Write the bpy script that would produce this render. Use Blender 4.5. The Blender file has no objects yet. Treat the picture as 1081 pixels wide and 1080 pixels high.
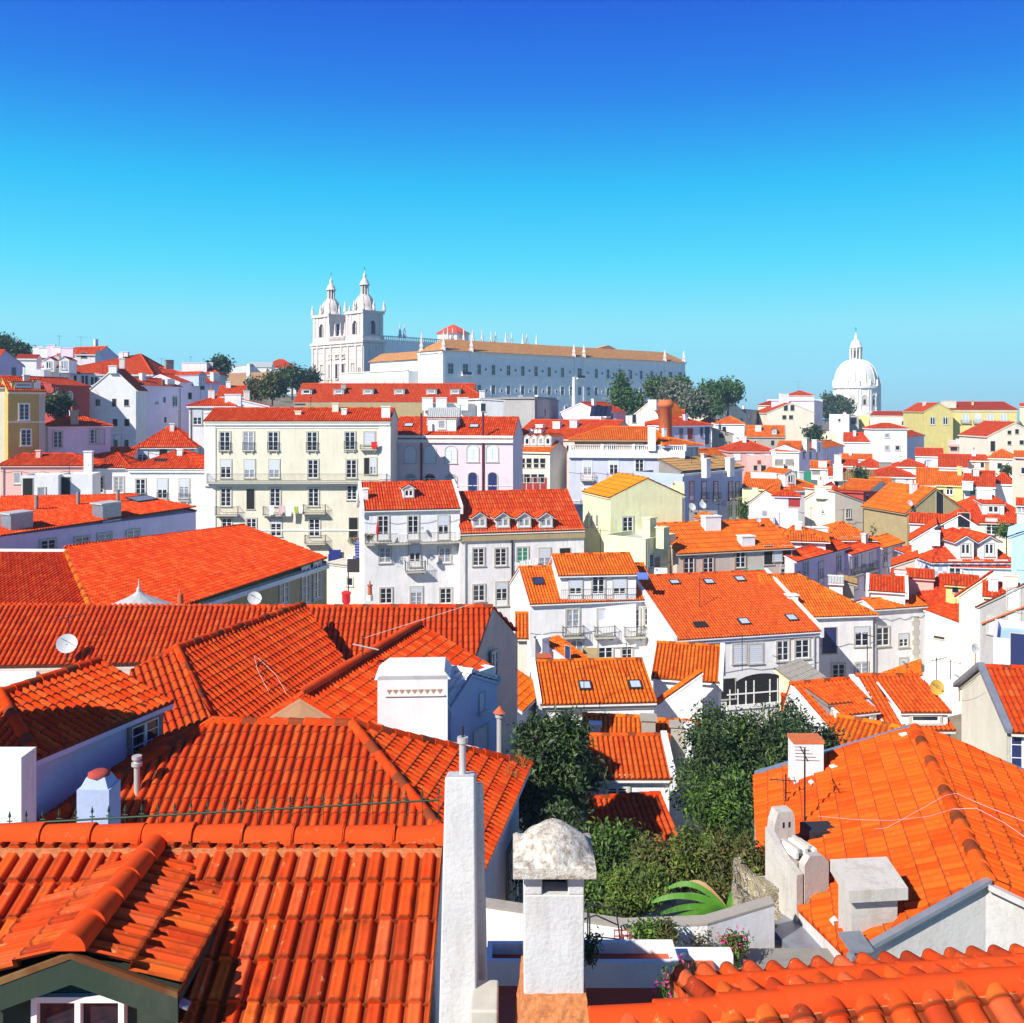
import bpy, math, random
import numpy as np
from mathutils import Vector, Matrix
random.seed(7); rng = np.random.default_rng(7)
R = math.radians
C = bpy.context.scene.collection
F = 1000.0; CX = 540.0; HY = 430.0       # photo focal length, centre and horizon in px (1081 px wide)
def W(px, py, D): return Vector(((px-CX)/F*D, D, (HY-py)/F*D))
def zat(py, D): return (HY-py)/F*D
def Dm(y):
    ys=[432,440,450,460,480,500,520,540,560,580,600,640,680,720,760,1080]
    ds=[340,300,255,220,180,156,138,121,108,98,88,76,66,56,46,8]
    return float(np.interp(y,ys,ds))
SUN = Vector((-.57,-.56,.60)).normalized()

# ---------------------------------------------------------------- materials
class NT:
    def __init__(s, name):
        s.m = bpy.data.materials.new(name); s.m.use_nodes = True
        s.t = s.m.node_tree; s.b = s.t.nodes['Principled BSDF']
        s.b.inputs['Specular IOR Level'].default_value = .25
    def n(s, typ, **kw):
        x = s.t.nodes.new(typ)
        for k, v in kw.items():
            if k in x.inputs: x.inputs[k].default_value = v
            else: setattr(x, k, v)
        return x
    def l(s, a, b): s.t.links.new(a, b)
    def ramp(s, fac, stops):
        r = s.n('ShaderNodeValToRGB'); e = r.color_ramp.elements
        while len(e) < len(stops): e.new(.5)
        for i, (p, c) in enumerate(stops):
            e[i].position = p; e[i].color = (*c, 1) if len(c) == 3 else c
        s.l(fac, r.inputs[0]); return r.outputs[0]
    def mix(s, fac, a, b, mode='MIX'):
        x = s.n('ShaderNodeMix'); x.data_type = 'RGBA'; x.blend_type = mode
        for v, i in ((fac, 0), (a, 6), (b, 7)):
            if isinstance(v, (int, float)): x.inputs[i].default_value = v
            elif isinstance(v, tuple): x.inputs[i].default_value = (*v, 1)
            else: s.l(v, x.inputs[i])
        return x.outputs[2]
    def math(s, op, a, b=0.0):
        x = s.n('ShaderNodeMath'); x.operation = op
        for v, i in ((a, 0), (b, 1)):
            if isinstance(v, (int, float)): x.inputs[i].default_value = v
            else: s.l(v, x.inputs[i])
        return x.outputs[0]
    def noise(s, scale, vec=None, detail=4, rough=.55):
        x = s.n('ShaderNodeTexNoise', Scale=scale, Detail=detail, Roughness=rough)
        if vec is not None: s.l(vec, x.inputs['Vector'])
        return x.outputs[0]
    def pos(s, sc=(1,1,1)):
        g = s.n('ShaderNodeNewGeometry'); mp = s.n('ShaderNodeMapping'); mp.inputs['Scale'].default_value = sc
        s.l(g.outputs['Position'], mp.inputs[0]); return mp.outputs[0]
    def bump(s, h, strength=.3, dist=.02):
        x = s.n('ShaderNodeBump', Strength=strength, Distance=dist); s.l(h, x.inputs['Height']); s.l(x.outputs[0], s.b.inputs['Normal'])
    def col(s, c): s.l(c, s.b.inputs['Base Color'])

MAT = {}
def plaster(key, rgb, dirt=.25, dcol=(.30,.25,.19), sc=1.0, rough=.9):
    t = NT('plaster_'+key); p = t.pos(); ps = t.pos((1.6,1.6,.22))
    a = t.noise(.55*sc, p, 6, .6); b = t.noise(1.5*sc, ps, 7, .65); c = t.noise(9*sc, p, 4)
    v = t.ramp(a, [(.3, tuple(x*.90 for x in rgb)), (.7, tuple(min(1, x*1.04) for x in rgb))])
    st = t.ramp(b, [(.50,(0,0,0)),(.78,(1,1,1))])
    v = t.mix(t.math('MULTIPLY', st, dirt), v, dcol)
    sp = t.ramp(t.noise(3.2*sc, p, 8, .7), [(.60,(0,0,0)),(.72,(1,1,1))])
    v = t.mix(t.math('MULTIPLY', sp, dirt*.45), v, tuple(x*.72 for x in rgb))
    ck = t.math('ABSOLUTE', t.math('SUBTRACT', t.noise(1.1*sc, p, 9, .62), .5))
    v = t.mix(t.math('MULTIPLY', t.ramp(ck, [(.004,(1,1,1)),(.011,(0,0,0))]), min(1, dirt*.75)), v, tuple(x*.55 for x in rgb))
    t.col(v); t.bump(c, .35, .02); t.b.inputs['Roughness'].default_value = rough
    MAT[key] = t.m
def tilemat(key, cols, dirt=.25, dcol=(.12,.045,.02), bump=False, lich=0., big=0.2, gap=.85):
    """cols: list of (pos, rgb) over the per-tile random value"""
    t = NT('roof_tile_'+key)
    uv = t.n('ShaderNodeUVMap'); uv.uv_map = 'UVMap'
    sp = t.n('ShaderNodeSeparateXYZ'); t.l(uv.outputs[0], sp.inputs[0])
    fu = t.math('FLOOR', sp.outputs[0]); fv = t.math('FLOOR', sp.outputs[1])
    cb = t.n('ShaderNodeCombineXYZ'); t.l(fu, cb.inputs[0]); t.l(fv, cb.inputs[1])
    wn = t.n('ShaderNodeTexWhiteNoise'); wn.noise_dimensions = '3D'; t.l(cb.outputs[0], wn.inputs[0])
    c = t.ramp(wn.outputs[0], cols)
    p = t.pos()
    n1 = t.ramp(t.noise(.35, p, 6, .65), [(.42,(0,0,0)),(.68,(1,1,1))])
    c = t.mix(t.math('MULTIPLY', n1, big), c, cols[0][1])
    n2 = t.ramp(t.noise(2.6, p, 8, .7), [(.52,(0,0,0)),(.70,(1,1,1))])
    c = t.mix(t.math('MULTIPLY', n2, dirt), c, dcol)
    if lich > 0:
        n3 = t.ramp(t.noise(7, p, 9, .75), [(.60,(0,0,0)),(.66,(1,1,1))])
        c = t.mix(t.math('MULTIPLY', n3, lich), c, (.52,.30,.12))
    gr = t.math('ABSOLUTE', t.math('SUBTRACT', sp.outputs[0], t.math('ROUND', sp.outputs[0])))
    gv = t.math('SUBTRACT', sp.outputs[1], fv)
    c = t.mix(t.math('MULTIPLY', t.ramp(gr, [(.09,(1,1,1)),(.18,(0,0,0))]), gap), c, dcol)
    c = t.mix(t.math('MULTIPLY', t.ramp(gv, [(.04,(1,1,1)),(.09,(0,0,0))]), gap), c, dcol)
    bl = t.ramp(t.noise(.9, p, 5, .6), [(.50,(0,0,0)),(.66,(1,1,1))])
    c = t.mix(t.math('MULTIPLY', bl, big*.75), c, tuple(min(1, x*k) for x, k in zip(cols[-1][1], (1.12, 1.9, 2.2))))
    so = t.ramp(t.noise(1.0, t.pos((1,1,.5)), 8, .75), [(.58,(0,0,0)),(.70,(1,1,1))])
    c = t.mix(t.math('MULTIPLY', so, dirt*.9), c, dcol)
    t.col(c)
    if bump:
        fr = t.math('FRACT', sp.outputs[0]); s_ = t.math('SINE', t.math('MULTIPLY', fr, math.pi))
        fv2 = t.math('MULTIPLY', t.math('FRACT', sp.outputs[1]), -.5)
        t.bump(t.math('ADD', s_, fv2), .9, .10)
    else: t.bump(t.noise(60, p, 3), .35, .004)
    t.b.inputs['Roughness'].default_value = .9; t.b.inputs['Specular IOR Level'].default_value = .04
    MAT[key] = t.m
def plain(key, rgb, rough=.6, metal=0., spec=.3, var=.0, nsc=4, name=None):
    t = NT(name or key)
    if var > 0:
        c = t.ramp(t.noise(nsc, t.pos(), 6, .65), [(.3, tuple(x*(1-var) for x in rgb)), (.7, tuple(min(1,x*(1+var)) for x in rgb))]); t.col(c)
    else: t.b.inputs['Base Color'].default_value = (*rgb, 1)
    t.b.inputs['Roughness'].default_value = rough; t.b.inputs['Metallic'].default_value = metal
    t.b.inputs['Specular IOR Level'].default_value = spec
    MAT[key] = t.m
    return t

# ---------------------------------------------------------------- mesh collecting
class MB:
    def __init__(s): s.ch = []; s.mats = []
    def mi(s, m):
        if m not in s.mats: s.mats.append(m)
        return s.mats.index(m)
    def add(s, verts, faces, m, uv=None, smooth=False):
        s.ch.append((np.asarray([tuple(v) for v in verts], float).reshape(-1,3), faces, s.mi(m), uv, smooth))
    def addnp(s, verts, quads, m, uv=None, smooth=False): s.ch.append((verts, quads, s.mi(m), uv, smooth))
    def obox(s, o, a, b, c, m):
        o, a, b, c = Vector(o), Vector(a), Vector(b), Vector(c)
        v = [o, o+a, o+a+b, o+b, o+c, o+a+c, o+a+b+c, o+b+c]
        f = [(0,3,2,1),(4,5,6,7),(0,1,5,4),(1,2,6,5),(2,3,7,6),(3,0,4,7)]
        if a.cross(b).dot(c) < 0: f = [tuple(reversed(q)) for q in f]
        s.add(v, f, m)
    def box(s, x0, x1, y0, y1, z0, z1, m): s.obox((x0,y0,z0),(x1-x0,0,0),(0,y1-y0,0),(0,0,z1-z0), m)
    def cbox(s, c, U, w, V, d, h, m):   # base centre c, axes U,V, sizes
        U, V = Vector(U), Vector(V); s.obox(Vector(c)-U*w/2-V*d/2, U*w, V*d, Vector((0,0,h)), m)
    def prism(s, poly, vec, m):
        poly = [Vector(p) for p in poly]; vec = Vector(vec); n = len(poly)
        nr = Vector((0,0,0))
        for i in range(n): nr += poly[i].cross(poly[(i+1)%n])
        fl = nr.dot(vec) > 0
        v = poly+[p+vec for p in poly]
        f = [tuple(range(n)), tuple(reversed(range(n, 2*n)))]+[(i, i+n, (i+1)%n+n, (i+1)%n) for i in range(n)]
        if fl: f = [tuple(reversed(q)) for q in f]
        s.add(v, f, m)
    def tube(s, p0, p1, r0, r1=None, n=8, m=None, caps=True, smooth=True):
        p0, p1 = Vector(p0), Vector(p1); r1 = r0 if r1 is None else r1
        d = (p1-p0).normalized(); a = d.orthogonal().normalized(); b = d.cross(a)
        v = []
        for p, r in ((p0, r0), (p1, r1)):
            for i in range(n):
                t = 2*math.pi*i/n; v.append(p+a*(r*math.cos(t))+b*(r*math.sin(t)))
        f = [(i, (i+1)%n, (i+1)%n+n, i+n) for i in range(n)]
        s.add(v, f, m, smooth=smooth)
        if caps: s.add(v, [tuple(reversed(range(n))), tuple(range(n, 2*n))], m)
    def poly(s, pts, m, r=.01, n=5):
        for a, b in zip(pts, pts[1:]): s.tube(a, b, r, r, n, m)
    def lathe(s, c, prof, n, m, smooth=True, sx=1, sy=1, rot=0):
        c = Vector(c); v = []; k = len(prof)
        for r, z in prof:
            for i in range(n):
                t = 2*math.pi*i/n+rot; v.append((c.x+r*sx*math.cos(t), c.y+r*sy*math.sin(t), c.z+z))
        f = [(j*n+i, j*n+(i+1)%n, (j+1)*n+(i+1)%n, (j+1)*n+i) for j in range(k-1) for i in range(n)]
        f += [tuple(range((k-1)*n, k*n))]
        s.add(v, f, m, smooth=smooth)
    def face(s, pts, m, uv=None): s.add(pts, [tuple(range(len(pts)))], m, uv)
    def build(s, name, parent=None, origin=None):
        if not s.ch: return None
        me = bpy.data.meshes.new(name)
        org = np.array(origin if origin is not None else (ORG[parent.name] if parent is not None else (0,0,0)), float)
        nv = sum(len(c[0]) for c in s.ch); V = np.zeros((nv,3)); LI = []; LS = []; MI = []; SM = []; UV = []
        o = 0; has = any(c[3] is not None for c in s.ch)
        for v, f, m, uv, sm in s.ch:
            V[o:o+len(v)] = v
            if isinstance(f, np.ndarray):
                LI.append((f+o).ravel()); LS.append(np.full(len(f), f.shape[1])); k = len(f)
                if has: UV.append(uv[f.ravel()] if uv is not None else np.zeros((f.size,2)))
            else:
                fl = np.array([i for q in f for i in q]); LI.append(fl+o); LS.append(np.array([len(q) for q in f])); k = len(f)
                if has: UV.append(np.asarray(uv)[fl] if uv is not None else np.zeros((len(fl),2)))
            MI.append(np.full(k, m)); SM.append(np.full(k, sm)); o += len(v)
        V -= org; LI = np.concatenate(LI); LS = np.concatenate(LS)
        me.vertices.add(nv); me.vertices.foreach_set('co', V.ravel())
        me.loops.add(len(LI)); me.loops.foreach_set('vertex_index', LI.astype(np.int32))
        me.polygons.add(len(LS)); me.polygons.foreach_set('loop_start', np.concatenate([[0], np.cumsum(LS)[:-1]]).astype(np.int32))
        me.polygons.foreach_set('material_index', np.concatenate(MI).astype(np.int32))
        me.polygons.foreach_set('use_smooth', np.concatenate(SM).astype(bool))
        if has:
            me.uv_layers.new(name='UVMap'); me.uv_layers['UVMap'].data.foreach_set('uv', np.concatenate(UV).astype(np.float32).ravel())
        me.update(calc_edges=True); me.validate()
        for m in s.mats: me.materials.append(MAT[m])
        ob = bpy.data.objects.new(name, me); C.objects.link(ob)
        if parent is not None: ob.parent = parent; ORG[ob.name] = ORG[parent.name]
        else: ob.location = tuple(org); ORG[ob.name] = tuple(org)
        return ob
ORG = {}
def bev(ob, w, seg=3):
    m = ob.modifiers.new('b', 'BEVEL'); m.width = w; m.segments = seg; m.limit_method = 'ANGLE'; return ob
def thing(name, label, cat, loc, group=None):
    o = bpy.data.objects.new(name, None); C.objects.link(o); o.location = loc; ORG[o.name] = tuple(loc)
    o.empty_display_size = .5
    return tag(o, label, cat, group)
def tag(o, label=None, cat=None, group=None, kind=None):
    if label: o['label'] = label
    if cat: o['category'] = cat
    if group: o['group'] = group
    if kind: o['kind'] = kind
    return o

# ---------------------------------------------------------------- roof tiles
def prof_canal(x):
    d = np.minimum(x, 1-x)*2
    return np.where(d < .70, np.sqrt(np.clip(1-(d/.70)**2.2, 0, 1)), 0.0)
def prof_pan(x):   # wide flat pan, one strong rounded roll
    d = np.minimum(x, 1-x)*2
    return np.where(d < .70, np.clip(1-(d/.70)**3, 0, 1)**.5*(1-.16*np.cos(d*4.2)), 0.0)
def prof_round(x):
    d = np.minimum(x, 1-x)*2
    return np.where(d < .68, np.sqrt(np.clip(1-(d/.68)**2, 0, 1)), 0.0)
def tiles(mb, poly, edir, mat, per=.24, pit=.38, amp=.05, step=.035, us=4, rows=True, jit=.004, off=.03, prof=prof_canal, smooth=False):
    poly = [Vector(p) for p in poly]; n = Vector((0,0,0)); k = len(poly)
    for i in range(k): n += poly[i].cross(poly[(i+1)%k])
    n.normalize()
    if n.z < 0: n = -n
    e = Vector(edir); e = (e-n*e.dot(n)).normalized(); v = n.cross(e)
    if v.z < 0: v = -v; e = -e
    o = poly[0]; Q = np.array([((p-o).dot(e), (p-o).dot(v)) for p in poly])
    u0, u1 = Q[:,0].min()+1e-4, Q[:,0].max()-1e-4
    if u1-u0 < .05: return
    du = per/us; us_ = np.arange(math.floor(u0/du)+1, math.ceil(u1/du))*du
    U = np.concatenate([[u0], us_, [u1]]); nu = len(U)
    vmin = np.full(nu, 1e9); vmax = np.full(nu, -1e9)
    for i in range(k):
        a, b = Q[i], Q[(i+1)%k]
        lo, hi = min(a[0], b[0]), max(a[0], b[0])
        if hi-lo < 1e-6: continue
        ok = (U >= lo-1e-6) & (U <= hi+1e-6)
        y = a[1]+(b[1]-a[1])*(U-a[0])/(b[0]-a[0])
        vmin = np.where(ok, np.minimum(vmin, y), vmin); vmax = np.where(ok, np.maximum(vmax, y), vmax)
    V0, V1 = vmin.min(), vmax.max()
    col = np.floor(U/per+.5).astype(int); cj = rng.normal(0, 1, col.max()-col.min()+2)[col-col.min()]
    vs = []; hs = []; step_face = []
    if rows:
        nr = int(math.ceil((V1-V0)/pit))
        for r in range(nr):
            vs += [V0+r*pit, V0+(r+1)*pit-.004]; hs += [step, 0.]
    else: vs = [V0, V1]; hs = [0., 0.]
    vs = np.array(vs); hs = np.array(hs)
    P = amp*prof(np.mod(U/per, 1.0))
    VV = np.clip(vs[None,:]+0*U[:,None], vmin[:,None], vmax[:,None])
    # height interpolated inside a row when clamped
    if rows:
        fr = np.clip((VV-V0)/pit-np.repeat(np.arange(nr),2)[None,:], 0, 1)
        ncol = col.max()-col.min()+2; tj = rng.normal(0, 1, (ncol, nr)); ci = col-col.min()
        HH = P[:,None]+step*(1-fr)+jit*np.repeat(tj[ci], 2, axis=1)
    else: HH = P[:,None]+0*VV+jit*cj[:,None]
    # skirts
    VV = np.concatenate([vmin[:,None], VV, vmax[:,None]], 1); HH = np.concatenate([0*U[:,None]-.05, HH, 0*U[:,None]-.05], 1)
    nv = VV.shape[1]
    HH = HH+off
    X = np.array(o)+U[:,None,None]*np.array(e)+VV[...,None]*np.array(v)+HH[...,None]*np.array(n)
    uv = np.stack([(U[:,None]/per+.5+0*VV), (VV-V0)/pit+1e-3], -1).reshape(-1,2)
    I = np.arange(nu*nv).reshape(nu, nv)
    q = np.stack([I[:-1,:-1], I[1:,:-1], I[1:,1:], I[:-1,1:]], -1)
    dv = np.maximum(np.abs(VV[:-1,1:]-VV[:-1,:-1]), np.abs(VV[1:,1:]-VV[1:,:-1]))
    keep = dv > 1e-4
    # skirt faces: first/last real
    first = np.zeros_like(keep)
    for arr in (0, nv-2): first[:,arr] = True
    sk = first & ~keep
    keep = keep | sk
    f = q[keep]
    mb.addnp(X.reshape(-1,3), f, mat, uv, smooth)
def slab(mb, poly, m, th=.12, drop=0.0):
    poly = [Vector(p)+Vector((0,0,-drop)) for p in poly]
    mb.prism(poly, (0,0,-th), m)
def caps(mb, p0, p1, m, r=.13, L=.42, near=True):
    p0, p1 = Vector(p0), Vector(p1); D = (p1-p0); Ln = D.length
    if Ln < .1: return
    d = D/Ln; s = d.cross(Vector((0,0,1))).normalized(); up = s.cross(d).normalized()
    if up.z < 0: up = -up
    k = max(1, int(round(Ln/L))) if near else 1
    ns = 8 if near else 3
    for i in range(k):
        a = p0+d*(Ln*i/k-(.03 if near else 0)); b = p0+d*(Ln*(i+1)/k)
        v = []; uv = []
        jz = rng.normal(0,.004) if near else 0
        for p, rr in ((a, r*1.12 if near else r), (b, r*.94 if near else r)):
            for j in range(ns+1):
                t = math.pi*j/ns; v.append(p+s*(rr*math.cos(t))+up*(rr*math.sin(t)+jz)); uv.append((i*7.3+.5, .5))
        f = [(j, j+1, j+ns+2, j+ns+1) for j in range(ns)]
        mb.add(v, [tuple(reversed(q)) for q in f], m, uv, smooth=near)
        if near:   # mortar-side end face, a slim lip
            mb.add(v[:ns+1], [tuple(range(ns+1))], m, uv[:ns+1])
# ---------------------------------------------------------------- windows (local x = along wall, -y = outward, z = up, origin bottom centre)
WM = {}
def rect_ring(mb, w, h, t, y0, y1, m, arch=False, bottom=True):
    mb.box(-w/2-t, -w/2, y0, y1, 0, h, m); mb.box(w/2, w/2+t, y0, y1, 0, h, m)
    if arch:
        n = 10
        for i in range(n):
            a0, a1 = math.pi*i/n, math.pi*(i+1)/n
            p = [(-math.cos(a)*r, y0, h+math.sin(a)*r*.8) for a, r in ((a0,w/2),(a1,w/2),(a1,w/2+t),(a0,w/2+t))]
            mb.prism(p, (0,y1-y0,0), m)
    else: mb.box(-w/2-t, w/2+t, y0, y1, h, h+t, m)
    if bottom: mb.box(-w/2-t-.04, w/2+t+.04, y0-.06, y1, -.10, 0, m)
def win_meshes(st, w, h, det, sm='stone', fm='wood_white', pm='glass'):
    key = (st, round(w,2), round(h,2), det, sm, fm, pm)
    if key in WM: return WM[key]
    t = min(.13, w*.14); a, b, c = MB(), MB(), MB(); bl = st.endswith('b'); st = st[0]
    if bl:
        zb_ = h*random.choice([.45,.6,.72]); k_ = max(3, int((h-zb_)/.12))
        for i in range(k_): b.box(-w/2, w/2, -.06-.008*(i%2), -.052, zb_+(h-zb_)*i/k_, zb_+(h-zb_)*(i+1)/k_-.012, 'blind')
    arch = st == 'a'; hh = h
    if arch: h = h-w*.4
    if st == 'd':   # plain dark opening
        c.box(-w/2, w/2, -.012, 0, 0, h, pm); rect_ring(a, w, h, t*.5, -.035, 0, sm)
    else:
        rect_ring(a, w, h, t, -.07, 0, sm, arch)
        c.box(-w/2, w/2, -.012, 0, 0, h, pm)
        if arch:
            n = 10; c.prism([(-math.cos(math.pi*i/n)*w/2, -.012, h+math.sin(math.pi*i/n)*w*.4) for i in range(n+1)], (0,.012,0), pm)
        if st in ('c', 'f', 'a', 's'):
            f = .055 if det else .08; y0 = -.045
            b.box(-w/2, -w/2+f, y0, -.013, 0, h, fm); b.box(w/2-f, w/2, y0, -.013, 0, h, fm)
            b.box(-w/2+f, w/2-f, y0, -.013, h-f, h, fm); b.box(-w/2+f, w/2-f, y0, -.013, 0, f*1.6 if st != 'f' else h*.24, fm)
            if st != 's': b.box(-f*.9, f*.9, y0-.005, -.013, 0, h, fm)
            if det and st != 's':
                nb = 3 if h > 1.6 else 2
                for i in range(1, nb+1):
                    z = h*i/(nb+1)+(h*.06 if st == 'f' else 0); b.box(-w/2+f, -f*.9, y0+.01, -.013, z-.015, z+.015, fm); b.box(f*.9, w/2-f, y0+.01, -.013, z-.015, z+.015, fm)
        if st == 'k':   # closed blind with slats
            n = max(4, int(h/.16))
            for i in range(n): b.box(-w/2+.02, w/2-.02, -.04-.01*(i%2), -.012, h*i/n+.01, h*(i+1)/n-.01, fm)
    r = []
    if det:
        for mb, nm in ((a,'window'),(b,'frame'),(c,'pane')):
            r.append(mesh_only(mb, nm))
    else:
        mb = MB(); 
        for q in (a, b, c):
            for v, f, m, uv, sm_ in q.ch: mb.ch.append((v, f, mb.mi(q.mats[m]), uv, sm_))
        r = [mesh_only(mb, 'window'), None, None]
    WM[key] = r; return r
def mesh_only(mb, name):
    if not mb.ch: return None
    o = mb.build(name); me = o.data; bpy.data.objects.remove(o); return me
def place(name, me, parent, mat, label=None):
    o = bpy.data.objects.new(name, me); C.objects.link(o); o.parent = parent
    o.matrix_local = mat; 
    if label: o['label'] = label
    return o
def frame_mat(p, U, N, org):
    """local x = U (along wall), y = -N (inward), z = up"""
    U, N = Vector(U), Vector(N); Z = Vector((0,0,1)); Y = -N
    m = Matrix(((U.x,Y.x,Z.x,0),(U.y,Y.y,Z.y,0),(U.z,Y.z,Z.z,0),(0,0,0,1)))
    m.translation = Vector(p)-Vector(org); return m

class House:
    def ray(s, px, py, P, n):
        d = Vector(((px-CX)/F, 1, (HY-py)/F)); return d*(Vector(P).dot(n)/d.dot(n))
    def face(s, f):   # (point, U along as seen from outside left->right, N out)
        U, V = s.U, s.V
        if f == 'F': return s.A, U, -V
        if f == 'L': return s.A+V*s.dep, -V, -U
        if f == 'R': return s.A+U*s.Wd, V, U
    haswin = False
    def win(s, px, py, st='c', w=1.1, h=1.9, f='F', det=None, p=None, **kw):
        """px,py: centre of the window in photo px, projected on face f"""
        P, U, N = s.face(f); p = s.ray(px, py, P, N) if p is None else p; p = p+N*.003-Vector((0,0,h/2)); s.haswin = True
        det = (p.y < 150) if det is None else det
        if st in ('c','f','a','s') and 'pm' not in kw: kw['pm'] = random.choice(['glass','glass','glass','glass_curtain'])
        if st in 'cf' and random.random() < .22: st += 'b'
        ms = win_meshes(st, w, h, det, **kw)
        o = place('window', ms[0], s.o, frame_mat(p, U, N, s.A0))
        for me, nm in ((ms[1],'frame'),(ms[2],'pane')):
            if me is not None:
                q = bpy.data.objects.new(nm, me); C.objects.link(q); q.parent = o
        return o
    def bal(s, px, py, w=1.9, d=.75, h=.95, f='F', m='iron', n=None, slab_m='stone'):
        """balcony; px,py: floor slab middle"""
        P, U, N = s.face(f); p = s.ray(px, py, P, N)
        a = MB(); a.obox(p-U*w/2, U*w, N*d, Vector((0,0,-.14)), slab_m); a.obox(p-U*(w/2-.2)+N*.02, U*.12, N*d*.7, Vector((0,0,-.38)), slab_m); a.obox(p+U*(w/2-.32)+N*.02, U*.12, N*d*.7, Vector((0,0,-.38)), slab_m)
        b = a.build('balcony', s.o)
        r = MB(); q = [p-U*(w/2-.03), p-U*(w/2-.03)+N*(d-.04), p+U*(w/2-.03)+N*(d-.04), p+U*(w/2-.03)]
        for z in (.06, h): r.poly([v+Vector((0,0,z)) for v in q], m, .022, 4)
        for a_, b_ in zip(q, q[1:]):
            k = max(2, int((b_-a_).length/.13))
            for i in range(k+1):
                t = a_.lerp(b_, i/k); r.tube(t, t+Vector((0,0,h)), .012, .012, 3, m, caps=False, smooth=False)
        r.build('railing', b)
        return b
    def band(s, z, h=.25, d=.15, m=None, f='F', name='cornice', u0=0, u1=None):
        P, U, N = s.face(f); L = (s.Wd if f == 'F' else s.dep) if u1 is None else u1
        a = MB(); a.obox(Vector(P)+U*(u0-.05)+Vector((0,0,z-P.z))-N*.01, U*(L-u0+.1), N*(d+.01), Vector((0,0,h)), m or s.c); a.build(name, s.o)
    def onroof(s, px, py, i=0):
        P, n = s.pl[i]; return s.ray(px, py, P, n)
    def chim(s, px, yb, yt, w=.7, d=.5, c=None, cap='slab', i=0, label=None, p=None, zt=None):
        p = s.onroof(px, yb, i) if p is None else p; zt = zat(yt, p.y) if zt is None else zt; zb = p.z-.8
        a = MB(); U, V = s.U, s.V; c = c or s.c
        a.cbox((p.x,p.y,zb), U, w, V, d, zt-zb-.12, c)
        if cap == 'slab': a.cbox((p.x,p.y,zt-.12), U, w+.16, V, d+.16, .12, c)
        elif cap == 'pot':
            a.cbox((p.x,p.y,zt-.12), U, w+.1, V, d+.1, .08, c); a.tube((p.x,p.y,zt-.05),(p.x,p.y,zt+.45), .13, .11, 8, 'terracotta')
        elif cap == 'gap':
            a.cbox((p.x,p.y,zt-.12), U, w+.02, V, d+.02, .03, 'dark'); a.cbox((p.x,p.y,zt-.09), U, w+.16, V, d+.16, .14, c)
        o = a.build('chimney', s.roof or s.o); 
        if label: o['label'] = label
        return o
    def sky(s, px, py, w=.8, h=1.0, i=0, m='glass_pale', lift=.13):
        P, n = s.pl[i]; p = s.ray(px, py, P, n); U = s.plU[i]; V = n.cross(U).normalized()
        if V.z < 0: V = -V
        a = MB(); t = .08
        for (u0,u1,v0,v1) in ((-w/2,-w/2+t,-h/2,h/2),(w/2-t,w/2,-h/2,h/2),(-w/2+t,w/2-t,-h/2,-h/2+t),(-w/2+t,w/2-t,h/2-t,h/2)):
            a.obox(p+U*u0+V*v0+n*0, U*(u1-u0), V*(v1-v0), n*lift, 'frame_dark')
        a.obox(p+U*(-w/2+t)+V*(-h/2+t), U*(w-2*t), V*(h-2*t), n*(lift-.03), m)
        return a.build('skylight', s.roof or s.o)
    def dorm(s, px, py, w=1.3, h=1.2, st='g', i=0, c=None, rm=None, ww=None, wst='c', o=.15, top=.35, rise=None):
        """roof dormer; px,py = bottom middle of its front on roof plane i"""
        P, n = s.pl[i]; p = s.ray(px, py, P, n); c = c or s.c; rm = rm or s.rm
        N = Vector((n.x,n.y,0)).normalized(); U = Vector((-N.y,N.x,0)); 
        if U.x < 0: U = -U
        sl = math.sqrt(n.x**2+n.y**2)/n.z; D = (h+.5)/sl
        D = min(D, 6); rise = (w/2*.6) if rise is None else rise
        a = MB(); z0 = Vector((0,0,-.25))
        a.obox(p-U*w/2+z0, U*w, -N*D, Vector((0,0,h+.25)), c)
        if st == 'g': a.prism([p-U*w/2+Vector((0,0,h)), p+U*w/2+Vector((0,0,h)), p+Vector((0,0,h+rise))], -N*D, c)
        d = a.build('dormer', s.o)
        b = MB(); wo = w/2+o
        if st == 'g':
            k = rise/(w/2)
            for sg in (-1, 1):
                e0 = p+U*sg*wo+Vector((0,0,h-k*o+.02)); t0 = p+Vector((0,0,h+rise+.02)); 
                q = [e0+N*o, t0+N*o, t0-N*D, e0-N*D]; slab(b, q, c, .06)
                roofpl(b, q, N, rm, p.y)
            caps(b, p+N*o+Vector((0,0,h+rise+.05)), p-N*D+Vector((0,0,h+rise+.05)), rm, .1, .4, p.y < 130)
        elif st == 's':
            q = [p-U*wo+N*o+Vector((0,0,h)), p+U*wo+N*o+Vector((0,0,h)), p+U*wo-N*D+Vector((0,0,h+rise)), p-U*wo-N*D+Vector((0,0,h+rise))]
            slab(b, q, c, .06); roofpl(b, q, U, rm, p.y)
        else: b.obox(p-U*wo+N*o+Vector((0,0,h)), U*2*wo, -N*(D+o), Vector((0,0,.1)), rm)
        b.build('dormer_roof', d)
        ww = ww or w*.62; hh = h*.68
        if wst:
            ms = win_meshes(wst, ww, hh, False, pm=random.choice(['glass','glass_curtain']))
            place('dormer_window', ms[0], d, frame_mat(p+N*.003+Vector((0,0,h*.16)), U, N, s.A0))
        return d
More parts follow.
